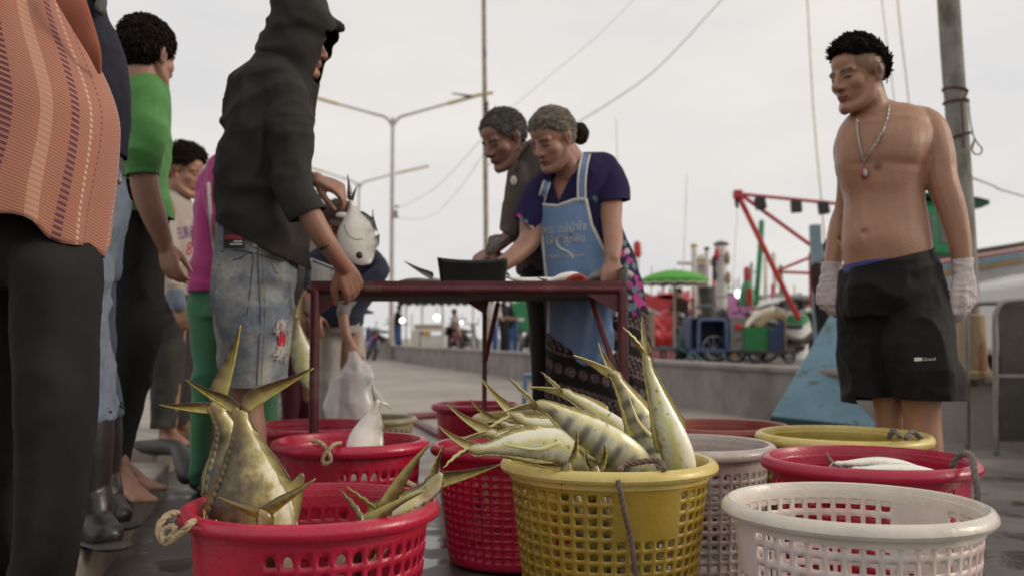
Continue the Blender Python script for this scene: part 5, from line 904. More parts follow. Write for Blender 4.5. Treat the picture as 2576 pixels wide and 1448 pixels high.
mb = MB(); mb.prof(2.12, [(440, -160, 170, .11), (500, -170, 190, .12), (560, -180, 205, .135), (640, -190, 220, .15), (720, -180, 222, .155)]); mb.prof(2.04, [(545, 50, 200, .07, .09), (590, 40, 216, .09, .06), (640, 36, 228, .11, .02), (700, 52, 229, .115), (860, 60, 222, .11), (1026, 65, 215, .11), (1130, 66, 205, .11), (1214, 66, 193, .11), (1371, 63, 170, .11), (1495, 62, 146, .11)]); mb.prof(2.22, [(620, -150, 130, .12), (800, -120, 100, .12), (1100, -110, 75, .12), (1400, -110, 64, .115), (1495, -110, 62, .115)])
cloth('trousers', mb, m_blk, o, .009, 5, [WR(.010, (7, 7, 1.0), 95)])
# ------------------------------------------------------------------ 10, 11 people bending behind the table
m_dnv = fab('dark_navy_cloth', (.030, .033, .055)); m_pgt = fab('pale_grey_trouser_cloth', (.36, .33, .30)); m_gbs = fab('taupe_shirt_cloth', (.13, .11, .10)); m_burg = fab('burgundy_cloth', (.075, .02, .03))
Y = 5.0; mb = MB(); hd = head(mb, P(852, 568, 4.85), (.3, -.85, -.45), s=.98); mb.limb([(860, 640, 5.0, 34), (855, 605, 4.92, 28)]); mb.prof(Y, [(620, 815, 900, .09), (660, 795, 940, .13), (800, 820, 900, .12)])
mb.limb([(940, 655, 4.9, 18), (955, 680, 4.82, 16), (925, 708, 4.76, 16), (885, 745, 4.72, 15), (865, 780, 4.7, 14), (868, 830, 4.68, 13), (884, 874, 4.66, 10)]); hand(mb, P(884, 872, 4.66), (.25, -.05, -.95), (.3, -.9, 0), (.9, .2, 0), .17, ((35, 40, 25),) * 4, .02, (.7, .5, -.4)); mb.limb([(795, 660, 4.95, 18), (780, 730, 4.9, 16), (790, 790, 4.85, 12)]); hand(mb, P(790, 790, 4.85), (.2, -.2, -1), (0, -1, 0), (1, 0, 0), .16)
for x in (832, 880): mb.limb([(x, 830, Y, 26), (x - 4, 1000, Y, 20), (x - 4, 1150, Y, 13)]); a = P(x - 4, 850 + .62 * F / Y, Y); foot(mb, a * zc + A(0, .05, 0), a * zc + A(0, -.18, 0), a)
o = person('person in a brown cap and navy top stooping with a plastic bag in hand', mb, m_skin, P(855, 1174, 5.0) * zc, [hd], size=.0065)
hair(o, hd, m_hair, strands=200); m_cap = fab('brown_cap_cloth', (.05, .03, .026)); mb = MB(); c, Q, s = hd; mb.ell(c + Q @ A(-.008, 0, .062), (.112, .092, .075), Q, 20, 12); mb.ell(c + Q @ A(.12, 0, .055), (.075, .075, .010), Q, 18, 8); cp = cloth('cap', mb, m_cap, o, .006, 2)
mb = MB(); mb.ell(c + Q @ A(.088, 0, .085), (.014, .034, .018), Q); obj('cap_badge', mb, m_prn, cp)
mb = MB(); mb.prof(Y, [(612, 820, 895, .09), (630, 795, 930, .13), (650, 782, 955, .15), (690, 780, 962, .16), (740, 795, 945, .16), (785, 808, 915, .15), (820, 812, 908, .14)]); mb.limb([(935, 650, 4.92, 26), (960, 680, 4.82, 22), (930, 708, 4.76, 21), (892, 738, 4.73, 20)]); mb.limb([(800, 655, 4.95, 26), (784, 720, 4.9, 22)]); cloth('top', mb, m_dnv, o, .008, 4, [WR(.008, (8, 8, 8), 101)])
mb = MB(); mb.limb([(895, 735, 4.73, 19), (870, 765, 4.71, 18), (863, 788, 4.70, 17)]); cloth('sleeve', mb, fab('grey_sleeve_cloth', (.22, .21, .20)), o, .006, 3); mb = MB(); mb.prof(Y, [(795, 812, 908, .13), (840, 808, 906, .13)]); mb.prof(Y, [(820, 806, 868, .1), (930, 802, 862, .09), (1030, 805, 855, .085), (1150, 808, 850, .07)]); mb.prof(5.08, [(820, 850, 912, .1), (930, 858, 915, .09), (1150, 860, 905, .07)]); cloth('trousers', mb, m_pgt, o, .009, 4, [WR(.009, (7, 7, 5), 103)])
Y = 5.3; mb = MB(); hd = head(mb, P(690, 470, 5.2), (.6, -.6, -.4)); mb.limb([(720, 560, 5.3, 30), (700, 510, 5.25, 26)]); mb.prof(Y, [(570, 690, 780, .09), (640, 680, 790, .12), (820, 695, 785, .12)]); mb.limb([(690, 620, 5.15, 18), (700, 700, 5.0, 15), (726, 765, 4.9, 14), (738, 780, 4.88, 11)]); hand(mb, P(736, 778, 4.88), (.5, -.1, -.75), (.3, -.9, .3), (.7, -.2, .6), .175, ((35, 40, 25),) * 4)
for x in (735, 775): mb.limb([(x, 840, Y, 26), (x, 1000, Y, 20), (x, 1130, Y, 13)]); a = P(x, 850 + .62 * F / Y, Y); foot(mb, a * zc + A(0, .05, 0), a * zc + A(0, -.18, 0), a)
o = person('person in burgundy trousers behind the denim shorts holding a fish by its tail', mb, m_skin, P(755, 1150, 5.3) * zc, [hd], size=.0065); hair(o, hd, m_hair, strands=200)
mb = MB(); mb.prof(Y, [(560, 700, 765, .08), (590, 684, 792, .12), (640, 678, 804, .135), (720, 684, 800, .135), (780, 692, 788, .13), (835, 698, 788, .13)]); mb.limb([(692, 620, 5.15, 24), (700, 700, 5.0, 21), (722, 752, 4.91, 18)]); cloth('shirt', mb, m_gbs, o, .009, 4, [WR(.008, (8, 8, 8), 105)]); mb = MB(); mb.prof(Y, [(815, 700, 802, .12), (870, 702, 806, .12)]); mb.prof(Y, [(850, 702, 760, .1), (1000, 708, 758, .09), (1130, 712, 750, .08)]); mb.prof(5.35, [(850, 752, 806, .1), (1000, 758, 806, .09), (1130, 760, 800, .08)]); cloth('trousers', mb, m_burg, o, .009, 4, [WR(.008, (7, 7, 5), 107)])
fish('yellow fish held by its tail behind the left table leg', [(748, 806, 4.78, 5), (749, 820, 4.78, 6), (752, 850, 4.78, 14), (758, 885, 4.78, 24), (764, 920, 4.78, 26), (772, 955, 4.78, 18), (778, 976, 4.78, 5)], (748, 800, 4.78), [(768, 730, 4.8), (730, 790, 4.78)], f_yel, f_finy, dors=1, seed=60, group='fish held in hands')
m_gry_line = M('grey_gill_edge', (.38, .36, .32), .5)
pomp = fish('silver deep bodied fish hanging from the hooded man\'s fingers', [(884, 508, 3.05, 6), (886, 522, 3.05, 9), (892, 545, 3.05, 27), (897, 572, 3.05, 46), (901, 600, 3.05, 52), (908, 625, 3.05, 46), (917, 645, 3.05, 33), (926, 658, 3.05, 18), (930, 664, 3.05, 6)], (884, 502, 3.05), [(875, 440, 3.05), (896, 470, 3.03)], f_sil, f_gry, dors=-1, tr=.3, seed=63, bulge=.02, group='fish held in hands', eye=(904, 643, 2.995, 9),
     fins=[('dorsal_fin', [(905, 535, 3.05), (925, 556, 3.05), (940, 585, 3.05)], [(912, 532, 3.05), (938, 548, 3.05), (946, 570, 3.05)], f_gry), ('dorsal_spine', [(936, 560, 3.05), (942, 570, 3.05), (946, 582, 3.05)], [(938, 528, 3.05), (940, 545, 3.05), (950, 580, 3.05)], f_gry), ('dorsal_spine', [(944, 595, 3.05), (950, 606, 3.05), (952, 618, 3.05)], [(955, 590, 3.05), (955, 605, 3.05), (952, 622, 3.05)], f_gry)])
fish('dark spiny fish in the older man\'s hand', [(1268, 606, 3.74, 4), (1260, 609, 3.74, 5), (1248, 615, 3.74, 12), (1236, 624, 3.74, 14), (1226, 634, 3.74, 8), (1222, 638, 3.74, 3)], (1272, 604, 3.74), [(1282, 592, 3.74), (1284, 614, 3.74)], f_gry, f_gry, dors=1, seed=66, group='fish held in hands', fins=[('dorsal_fin', [(1262, 604, 3.74), (1250, 606, 3.74), (1238, 612, 3.74), (1230, 622, 3.74)], [(1264, 590, 3.74), (1248, 590, 3.74), (1232, 594, 3.74), (1228, 606, 3.74)], f_gry)])

for nm, pts, r in (('gill_cover', [(866, 566), (871, 582), (882, 596), (897, 603), (912, 601)], .0022),):
    q = [hit(world_bvh(pomp), x, y, -.0005) for x, y in pts]; q = [x for x in q if x is not None]
    if len(q) > 2: mb = MB(); mb.tube(q, r, n=6, sub=5); obj(nm, mb, m_gry_line, pomp)
# ------------------------------------------------------------------ table and what lies on it
m_mar = M('maroon_paint', (.115, .018, .022), .45, .3, 9, .4, 60, col2=(.16, .10, .085), c2s=9, c2lo=.55, c2hi=.7)
m_zinc = M('worn_zinc_sheet', (.20, .195, .18), .45, .3, 6, .3, 30, metal=.4, col2=(.09, .06, .05), c2s=5); m_blkp = M('black_plastic', (.012, .012, .011), .4, .2, 6, .2, 40)
m_und = M('dark_board', (.05, .045, .042), .8, .2, 6)
x0, x1 = P(780, 712, 3.2)[0], P(1576, 712, 3.2)[0]; zt = P(1200, 712, 3.2)[2]; y0, y1 = 3.2, 3.72
T_ = empty('work_table', ((x0 + x1) / 2, 3.45, 0), 'long maroon metal work table with fish and a black tray on it', 'table')
mb = MB(); mb.box(((x0 + x1) / 2, (y0 + y1) / 2, zt - .012), (x1 - x0, y1 - y0 - .05, .016)); obj('tabletop', mb, m_zinc, T_, bevel=.003)
mb = MB(); mb.box(((x0 + x1) / 2, (y0 + y1) / 2, zt - .034), (x1 - x0 - .05, y1 - y0 - .06, .02)); obj('underside_board', mb, m_und, T_)
for a, b in (((x0, y0), (x1, y0)), ((x0, y1), (x1, y1)), ((x0, y0), (x0, y1)), ((x1, y0), (x1, y1))): mb = MB(); mb.tube([(*a, zt - .022), (*b, zt - .022)], .0135, n=10); mb.bar((*a, zt - .004), (*b, zt - .004), .008, .022); obj('rail', mb, m_mar, T_)
for sx in (x0, x1):
    mb = MB(); h = .074 if sx == x0 else .05; mb.tube([(sx, y0, zt - .02), (sx, y0, zt + h), (sx, y0 + .02, zt + h + .008), (sx, y1 - .02, zt + h + .008), (sx, y1, zt + h), (sx, y1, zt - .02)], .0055, n=8, sub=1); mb.box((sx, (y0 + y1) / 2, zt + h / 2), (.003, y1 - y0, h)); obj('side_panel', mb, m_zinc, T_)
legs = [((P(793, 730, 3.2)[0], 3.2), .017), ((P(1567, 730, 3.2)[0], 3.2), .018), ((P(1219, 800, 3.7)[0], 3.7), .0095), ((P(1556, 730, 3.7)[0], 3.7), .012)]
for (lx, ly), r in legs: mb = MB(); mb.tube([(lx, ly, 0), (lx, ly, zt - .03)], r, n=14, sub=1); obj('leg', mb, m_mar, T_)
for a, b, r in (((1486, 748, 3.32), (1549, 935, 3.215), .0105), ((1252, 764, 3.62), (1221, 905, 3.69), .0095)): mb = MB(); mb.tube([P(*a), P(*b)], r, n=12, sub=1); obj('brace', mb, m_mar, T_)
for tri, Yg in ((((783, 738), (872, 738), (812, 786), (799, 788)), 3.205), (((1470, 738), (1572, 738), (1572, 790), (1556, 786)), 3.205), (((1160, 752), (1232, 752), (1222, 788), (1213, 786)), 3.69)): mb = MB(); mb.prism([P(x, y, Yg) for x, y in tri], (0, .006, 0)); obj('gusset_plate', mb, m_mar, T_, smooth=False)
for a, b in (((-.66, 3.3), (-.2, 4.4)), ((-.12, 3.7), (.35, 3.7))): pass
def panel(a, b, c, d, m, name, parent, sag=0, th=.004, n=12):
    g = np.zeros((8, n + 1, 3))
    for i in range(8):
        for j in range(n + 1):
            s, t = i / 7, j / n; top = np.asarray(a) * (1 - t) + np.asarray(b) * t; bot = np.asarray(d) * (1 - t) + np.asarray(c) * t; g[i, j] = bot + (top - bot) * s - A(0, 0, sag * 4 * t * (1 - t) * s)
    mb = MB(); mb.loft(g, cap=False, closed=False); return obj(name, mb, m, parent, solid=th, smooth=True)
A0, A1, B0, B1 = P(1101, 648, 3.34), P(1275, 649, 3.34), P(1101, 652, 3.34) + A(.0, .30, .01), P(1275, 652, 3.34) + A(0, .30, .01)
a0, a1, b0_, b1_ = [A(p[0] + dx, p[1] + dy, zt) for p, dx, dy in ((A0, .012, .03), (A1, -.012, .03), (B0, .012, -.03), (B1, -.012, -.03))]
tr = empty('tray', ((A0 + A1) / 2 + A(0, .15, 0)) * A(1, 1, 0) + A(0, 0, zt), 'black plastic tray standing on the table', 'tray')
for q in ((A0, A1, a1, a0), (B1, B0, b0_, b1_), (B0, A0, a0, b0_), (A1, B1, b1_, a1)): panel(*q, m_blkp, 'tray_side', tr, .009 if q[0] is A0 or q[0] is B1 else .004)
mb = MB(); mb.add([a0 + A(0, 0, .004), a1 + A(0, 0, .004), b1_ + A(0, 0, .004), b0_ + A(0, 0, .004)], [(0, 1, 2, 3)]); obj('tray_bottom', mb, m_blkp, tr, solid=.003)
TF = 'fish on the table'
fish('grey fish lying flat at the left end of the table', [(990, 712, 3.4, 3), (1000, 711, 3.4, 4), (1025, 708, 3.4, 8), (1055, 708, 3.4, 9), (1085, 711, 3.4, 7), (1096, 713, 3.4, 2)], (984, 712, 3.4), [(966, 706, 3.42), (968, 716, 3.38)], f_gry, f_gry, seed=70, tr=1.5, group=TF)
fish('fish by the black tray whose thin tail blade sticks up', [(1092, 703, 3.42, 5), (1100, 705, 3.42, 5), (1118, 708, 3.42, 9), (1140, 709, 3.42, 10), (1170, 711, 3.42, 6), (1178, 712, 3.42, 2)], (1084, 700, 3.42), [(1017, 658, 3.43), (1072, 712, 3.4)], f_sil, f_gry, seed=72, tr=1.0, group=TF, bulge=.03)
fish('long silver fish on the table at the right of the tray', [(1282, 698, 3.38, 4), (1294, 702, 3.38, 5), (1330, 707, 3.38, 9), (1375, 707, 3.38, 10), (1415, 708, 3.38, 8), (1432, 709, 3.38, 3)], (1276, 696, 3.38), [(1268, 672, 3.39), (1262, 702, 3.37)], f_sil, f_finw, seed=74, tr=1.0, group=TF)
m_flesh = M('red_fish_flesh', (.38, .05, .04), .35, .3, 30, .5, 60)
fc = fish('gutted fish with red flesh showing, near the apron', [(1380, 706, 3.30, 4), (1392, 704, 3.30, 6), (1415, 699, 3.30, 12), (1440, 697, 3.30, 14), (1458, 700, 3.30, 12), (1466, 702, 3.30, 8)], (1374, 706, 3.3), [(1352, 698, 3.3), (1356, 712, 3.3)], f_sil, f_gry, seed=76, tr=.9, group=TF)
mb = MB(); mb.tube([P(1432, 703, 3.28), P(1446, 696, 3.275), P(1460, 695, 3.275), P(1470, 703, 3.28), P(1462, 712, 3.28), P(1444, 713, 3.28), P(1432, 708, 3.28)], .010, n=10); mb.ell(P(1448, 704, 3.285), (.026, .012, .012)); obj('cut_flesh', mb, m_flesh, fc)
fish('large grey fish under the apron woman\'s hand', [(1466, 712, 3.54, 6), (1478, 707, 3.54, 9), (1500, 699, 3.54, 18), (1530, 694, 3.54, 24), (1558, 694, 3.54, 27), (1574, 700, 3.54, 20), (1580, 708, 3.54, 6)], (1460, 713, 3.54), [(1436, 706, 3.54), (1440, 718, 3.54)], f_gry, f_gry, seed=78, tr=1.2, group=TF)
# plastic bag
m_bag = M('clear_white_plastic', (.72, .71, .72), .25, .06, 9, .4, 40, alpha=.5, coat=.3); mb = MB()
mb.prof(4.6, [(884, 876, 896, .02), (902, 874, 904, .03), (918, 866, 918, .055), (945, 846, 938, .085), (985, 828, 940, .105), (1030, 818, 950, .11), (1075, 826, 940, .1)])
me = vox(mb, .007, 2); wrinkle(me, .013, (5, 5, 1.2), 111, True, .004, (22, 22, 9)); bg_ = obj('plastic_bag', None, m_bag, me=me, loc=P(880, 1080, 4.6), recalc=False, auto=False, label='white translucent plastic bag hanging from a hand behind the table leg', cat='bag')
mb = MB(); mb.tube([P(900, 908, 4.58), P(916, 925, 4.55), P(925, 950, 4.53), P(918, 968, 4.53)], [(.02, .006), (.03, .008), (.028, .008), (.015, .006)], n=10, ref=(1, 0, 0)); mb.tube([P(925, 945, 4.58), P(948, 985, 4.57), P(985, 1032, 4.56)], [(.012, .004), (.016, .004), (.004, .003)], n=10); obj('bag_flap', mb, m_bag, bg_)
m_crt = M('grey_white_plastic', (.36, .335, .30), .6, .2, 8); cr_ = empty('crate', P(738, 1110, 5.7) * A(1, 1, 0), 'pale grey slotted crate behind the hooded man\'s legs', 'crate'); xa, xb = P(690, 987, 5.7)[0], P(792, 987, 5.7)[0]; zc_ = P(700, 987, 5.7)[2]
for yy, nm in ((5.7, 'crate_side'), (6.0, 'crate_side')):
    mb = MB()
    for k in range(6): mb.box(((xa + xb) / 2, yy, zc_ - .01 - k * .062), (xb - xa, .008, .022 if k else .03))
    for k in range(10): mb.box((xa + (xb - xa) * k / 9, yy, zc_ / 2), (.010, .0075, zc_ - .005))
    obj(nm, mb, m_crt, cr_)
for xx in (xa, xb): mb = MB(); mb.box((xx, 5.85, zc_ / 2), (.008, .3, zc_ - .01)); obj('crate_side', mb, m_crt, cr_)
mb = MB(); mb.box(((xa + xb) / 2, 5.85, .02), (xb - xa - .01, .28, .01)); obj('crate_bottom', mb, m_crt, cr_)
mb = MB(); mb.tube([P(1030, 1056, 7.9) * A(1, 1, 0) + A(0, 0, .03), P(1110, 1047, 8.1) * A(1, 1, 0) + A(0, 0, .03), P(1200, 1046, 8.1) * A(1, 1, 0) + A(0, 0, .03)], .03, n=10); obj('ground_pipe', mb, m_mar, loc=P(1100, 1050, 8.1), label='maroon pipe lying on the quay floor beyond the olive basket', cat='pipe')
mb = MB(); mb.tube([P(1038, 1062, 7.6) * A(1, 1, 0) + A(0, 0, .028), P(1092, 1090, 6.7) * A(1, 1, 0) + A(0, 0, .028), P(1150, 1120, 6.0) * A(1, 1, 0) + A(0, 0, .028)], .028, n=10); obj('ground_pipe', mb, m_mar, loc=P(1090, 1090, 6.8), label='maroon pipe on the floor slanting towards the small red basket', cat='pipe')
m_blu = M('faded_blue_plastic', (.10, .17, .24), .5); st = empty('stool', P(1344, 1080, 7) * A(1, 1, 0), 'faded blue plastic stool behind the yellow fish tails', 'stool'); c = P(1344, 940, 7)
mb = MB(); mb.box(c - A(0, -.1, .015), (.16, .2, .03)); obj('seat', mb, m_blu, st, bevel=.01)
for i in (-1, 1):
    for j in (0, .18): mb = MB(); mb.bar((c[0] + i * .065, c[1] + j, c[2] - .03), (c[0] + i * .085, c[1] + j, 0), .035, .03); obj('leg', mb, m_blu, st, bevel=.006)
for i, (x, y) in enumerate(((1388, 1006), (1478, 1012))):
    mb = MB(); p = P(x, y, 4.6); mb.lathe([(.001, 0), (.033, 0), (.035, .01), (.035, .17), (.015, .215), (.013, .24), (.001, .241)], (p[0], p[1], p[2] - .23), 20); obj('bottle', mb, M('green_bottle_plastic', (.02, .32, .07), .25, coat=.4), loc=(p[0], p[1], p[2] - .23), label=('green bottle left of the black skirt, in the basket under the table', 'green bottle before the black skirt, in the basket under the table')[i], cat='bottle', group='green bottles')
# ------------------------------------------------------------------ right side: pole, stump, wedge, steel frame, van
m_pole = M('grey_concrete_pole', (.235, .225, .20), .85, .2, 8, .5, 40, col2=(.13, .115, .09), c2s=5, stretch=(1, 1, .5)); m_rust = M('rusty_yellow_paint', (.36, .27, .16), .8, .3, 7, .5, 40, col2=(.20, .085, .035), c2s=7, c2lo=.48, c2hi=.6, stretch=(1, 1, .35)); m_cord = M('red_brown_cord', (.13, .05, .042), .9)
Yp = 6.05; pole = empty('concrete_pole', P(2443, 948, Yp), 'tall grey concrete pole with cords tied round it beside the shirtless man', 'pole')
mb = MB(); mb.tube([P(2350, -700, Yp), P(2386, 0, Yp), P(2410, 340, Yp), P(2430, 640, Yp), P(2443, 946, Yp)], [.066, .070, .068, .067, .068], n=24); obj('shaft', mb, m_pole, pole)
mb = MB(); c = P(2443, 946, Yp); mb.lathe([(.001, -.02), (.125, -.02), (.125, .02), (.10, .03), (.095, .20), (.092, .385), (.07, .395), (.001, .395)], (c[0], c[1], .45), 24); obj('rusty_collar', mb, m_rust, pole)
def around(y, tilt, r=.006):
    x = np.interp(y, (0, 340, 640), (2386, 2410, 2430)); c = P(x, y, Yp); a = np.linspace(0, 2 * math.pi, 30); return [(c[0] + .075 * math.cos(t), c[1] + .075 * math.sin(t), c[2] + tilt * math.cos(t)) for t in a]
for y, tl in ((229, -.012), (258, .004), (344, .02)): rope('cord', around(y, tl), .007, m_cord, pole)
rope('cord', [P(2433, 236, 5.96), P(2420, 258, 5.955), P(2422, 300, 5.955), P(2424, 345, 5.955), P(2424, 372, 5.955)], .006, m_cord, pole); rope('cord', [P(2436, 250, 5.97), P(2440, 300, 5.96), P(2448, 340, 5.95), P(2458, 360, 5.94), P(2470, 375, 5.94), P(2466, 388, 5.94), P(2452, 388, 5.94), P(2444, 372, 5.94), P(2452, 352, 5.94), P(2444, 380, 5.94)], .0045, m_cord, pole)
m_bw = M('worn_blue_paint', (.155, .27, .345), .7, .18, 3, .4, 18, col2=(.10, .13, .09), c2s=6, c2lo=.55, c2hi=.66, stretch=(1, 1, 2)); m_dgr = M('dark_green_edge', (.02, .045, .042), .6)
q = [P(1939, 1046, 7.35), P(2330, 1088, 6.55), P(2225, 700, 7.3), P(2140, 700, 7.5)]; wd = empty('blue_wedge', P(2100, 1070, 7.1) * A(1, 1, 0), 'big sloping slab of worn blue paint leaning behind the shirtless man', 'ramp')
nn_ = nrm(np.cross(q[1] - q[0], q[2] - q[0])); nn_ = nn_ if nn_[1] > 0 else -nn_; mb = MB(); mb.prism(q, nn_ * .06); obj('slab', mb, m_bw, wd, smooth=False, bevel=.008)
mb = MB(); lo = [a * A(1, 1, 0) for a in q[:2]]; mb.prism([q[0] + A(0, .01, -.002), q[1] + A(0, .01, -.002), lo[1] + A(0, .03, 0), lo[0] + A(0, .03, 0)], nn_ * .05); obj('slab_foot', mb, m_dgr, wd, smooth=False)
for a, b in ((q[2], q[1]),): mb = MB(); mb.bar(a + A(0, .07, 0), (a[0], a[1] + .25, 0), .06); obj('strut', mb, m_dgr, wd)
m_stl = M('dull_steel', (.075, .066, .055), .42, .3, 3, .2, 20, metal=.55, col2=(.10, .085, .07), c2s=3); m_stt = M('steel_tube', (.24, .225, .20), .38, .2, 8, metal=.6)
Ys = 5.55; sf = empty('steel_cabinet', P(2560, 1140, Ys) * A(1, 1, 0), 'dull steel cabinet back with a rounded tube frame at the right edge', 'cabinet'); bz = P(2506, 1128, Ys)
for dy in (0, .35):
    mb = MB(); pts = [P(2506, 1140, Ys), P(2504, 900, Ys), P(2503, 810, Ys), P(2506, 785, Ys), P(2520, 764, Ys), P(2548, 757, Ys), P(2640, 757, Ys), P(2680, 764, Ys), P(2694, 785, Ys), P(2697, 820, Ys), P(2697, 1140, Ys)]; mb.tube([p + A(0, dy, 0) for p in pts], .0165, n=12, sub=4); obj('tube_frame', mb, m_stt, sf)
for a, b in ((768, 940), (948, 1110)): mb = MB(); l, r = P(2513, a, Ys), P(2690, b, Ys); mb.box((l + r) / 2 + A(0, .012, 0), (r[0] - l[0], .008, l[2] - r[2])); obj('panel', mb, m_stl, sf, bevel=.003)
mb = MB(); l, r = P(2510, 940, Ys), P(2690, 950, Ys); mb.bar((l + r) / 2 - A((r - l)[0] / 2, -.01, 0), (l + r) / 2 + A((r - l)[0] / 2, .01, 0), .02); obj('crossbar', mb, m_stt, sf)
m_van = M('white_car_paint', (.56, .55, .54), .25, .05, 3, coat=.5); m_tyre = M('tyre_rubber', (.018, .017, .017), .8); m_aly = M('alloy', (.45, .45, .46), .3, metal=.8); m_gls = M('dark_glass', (.03, .035, .04), .08, coat=.5)
m_tea = M('teal_frame_paint', (.10, .20, .20), .6); m_nvy = M('blue_cart_paint', (.03, .05, .115), .5); m_bfr = M('blue_tube_paint', (.085, .12, .26), .5); m_gyp = M('rusty_grey_sheet', (.22, .23, .22), .6, .25, 6, col2=(.15, .07, .045), c2s=6)
ZQ = .2; Yv = 10.2; van = empty('parked_van', P(2640, 980, Yv) * A(1, 1, 0) + A(0, 0, ZQ), 'white van parked on the quay at the right, wheel arch visible', 'van')
vx0, vx1 = P(2325, 700, Yv)[0], P(2325, 700, Yv)[0] + 4.4; wx = P(2512, 880, Yv)[0]; mb = MB()
prof_ = [(vx0, .32), (vx0 - .02, .75), (vx0 + .08, 1.0), (vx0 + .9, 1.12), (vx0 + 1.35, 1.22), (vx1, 1.28), (vx1, .32)]
mb.prism([(x, Yv - .85, ZQ + z) for x, z in prof_], (0, 1.7, 0)); vb = obj('body', mb, m_van, van, bevel=.07)
mb = MB(); mb.prism([(x, Yv - .72, ZQ + z) for x, z in ((vx0 + 1.5, 1.26), (vx0 + 2.0, 1.66), (vx1 - .1, 1.72), (vx1, 1.26))], (0, 1.44, 0)); obj('cabin', mb, m_van, van, bevel=.06)
for wx_ in (wx, wx + 2.55):
    mb = MB(); mb.tube([(wx_, Yv - .868, ZQ + .36), (wx_, Yv - .5, ZQ + .36)], .40, n=30, caps='flat', sub=1); obj('wheel_arch', mb, m_tyre, van)
    R90 = np.array([[1, 0, 0], [0, 0, 1.], [0, -1, 0]]); mb = MB(); mb.lathe([(.20, -.1), (.30, -.11), (.325, -.06), (.325, .06), (.30, .11), (.20, .1)], (wx_, Yv - .80, ZQ + .33), 36, R90, close=True); wh = obj('wheel', mb, m_tyre, van); mb = MB()
    for k in range(6): a = k * math.pi / 3; mb.bar((wx_, Yv - .90, ZQ + .33), (wx_ + .19 * math.cos(a), Yv - .90, ZQ + .33 + .19 * math.sin(a)), .03, .055)
    mb.lathe([(.17, -.02), (.205, -.02), (.205, .03), (.17, .03)], (wx_, Yv - .90, ZQ + .33), 30, R90, close=True); obj('rim', mb, m_aly, wh)
# ------------------------------------------------------------------ harbour behind: boats, gantry, masts, poles, wires
def rodthing(name, pts, r, m, label, cat, group=None): mb = MB(); mb.tube([P(*p) for p in pts], r, n=8, sub=2); return obj(name, mb, m, loc=P(*pts[-1]), label=label, cat=cat, group=group)
m_redp = M('red_boat_paint', (.48, .03, .035), .45, .2, 4); m_grnp = M('green_boat_paint', (.025, .23, .085), .4, .2, 4); m_whp = M('white_boat_paint', (.62, .60, .56), .45, .15, 3, col2=(.35, .28, .2), c2s=5, c2lo=.6, c2hi=.75); m_yelp = M('orange_boat_paint', (.62, .33, .06), .5); m_lt = emit('lit_lamp', (1, .96, .86), 3.2); m_pale = M('pale_mast_paint', (.72, .67, .56), .6); m_gpost = M('blue_grey_steel', (.17, .24, .28), .5); m_bl = M('black_lamp_housing', (.02, .018, .018), .5)
def boat(label, x0, x1, ytop0, ytop1, Y, stripes, cabin=None, cm=None, hull=None, sheer=1):
    z0, z1 = P(x0, ytop0, Y)[2], P(x1, ytop1, Y)[2]; X0, X1 = P(x0, 800, Y)[0], P(x1, 800, Y)[0]; base = ((X0 + X1) / 2, Y + 1.2, 0); bt = empty('fishing_boat', base, label, 'boat', 'fishing boats moored behind the quay'); h = 0; n = 14
    def sec(k, zo, zi, w): 
        t = np.linspace(0, 1, n); wd_ = w * np.sin(np.pi * (.12 + .76 * t)) ** .5; zz = z0 + (z1 - z0) * t + .25 * (2 * t - 1) ** 2 * sheer
        return np.stack([np.stack([X0 + (X1 - X0) * t, Y + 1.2 + s * wd_, zz - z], 1) for s, z in ((-1, zo), (-1, zi), (1, zi), (1, zo))], 1)
    for m_, th in stripes: mb = MB(); mb.loft(sec(0, h, h + th, 1.2 - h * .12)); obj('hull_stripe', mb, m_, bt); h += th + .003
    mb = MB(); mb.loft(sec(0, h, z0 + .5, 1.15 - h * .12)); obj('hull', mb, hull or m_whp, bt)
    if cabin:
        cx0, cx1, yt_, yb2 = cabin; l, r = P(cx0, yt_, Y), P(cx1, yb2, Y); mb = MB(); mb.box(((l[0] + r[0]) / 2, Y + 1.2, (l[2] + r[2]) / 2), (r[0] - l[0], 1.6, l[2] - r[2])); cb = obj('cabin', mb, cm, bt, bevel=.12)
        mb = MB(); mb.tube([(l[0] - .12, Y + 1.2, l[2] + .03), ((l[0] + r[0]) / 2, Y + 1.2, l[2] + .10), (r[0] + .28, Y + 1.2, l[2] + .03)], [(.9, .03), (1.0, .06), (.85, .02)], n=18, ref=(0, 1, 0)); obj('roof', mb, cm, cb)
        w_ = (r[0] - l[0]); 
        for f0_, f1_ in ((.06, .46), (.56, .94)): mb = MB(); mb.box((l[0] + w_ * (f0_ + f1_) / 2, Y + .397, l[2] - (l[2] - r[2]) * .48), (w_ * (f1_ - f0_), .02, (l[2] - r[2]) * .5)); obj('window', mb, M('grey_window', (.12, .115, .12), .2), cb, bevel=.03)
        for xx in (l[0] + .05, r[0] - .02): mb = MB(); mb.ell((xx, Y + .5, l[2] + .17), (.05, .05, .06)); obj('lamp', mb, m_whp, cb)
    return bt
boat('green cabined fishing boat with red, white and green stripes at the right', 2290, 2760, 655, 580, 14.5, [(M('dull_green_paint', (.02, .085, .05), .6), .04), (M('dull_red_paint', (.26, .035, .035), .6), .035), (m_whp, .03), (m_redp, .025), (m_gpost, .12), (M('dull_orange_paint', (.42, .24, .07), .6), .045)], (2318, 2452, 494, 648), m_grnp, M('grey_hull_paint', (.36, .36, .36), .5), .1)
boat('red fishing boat behind the green umbrella', 1630, 1745, 756, 750, 24, [(m_redp, .35), (m_whp, .08), (m_redp, .3)], (1662, 1700, 748, 772), m_redp, m_redp)
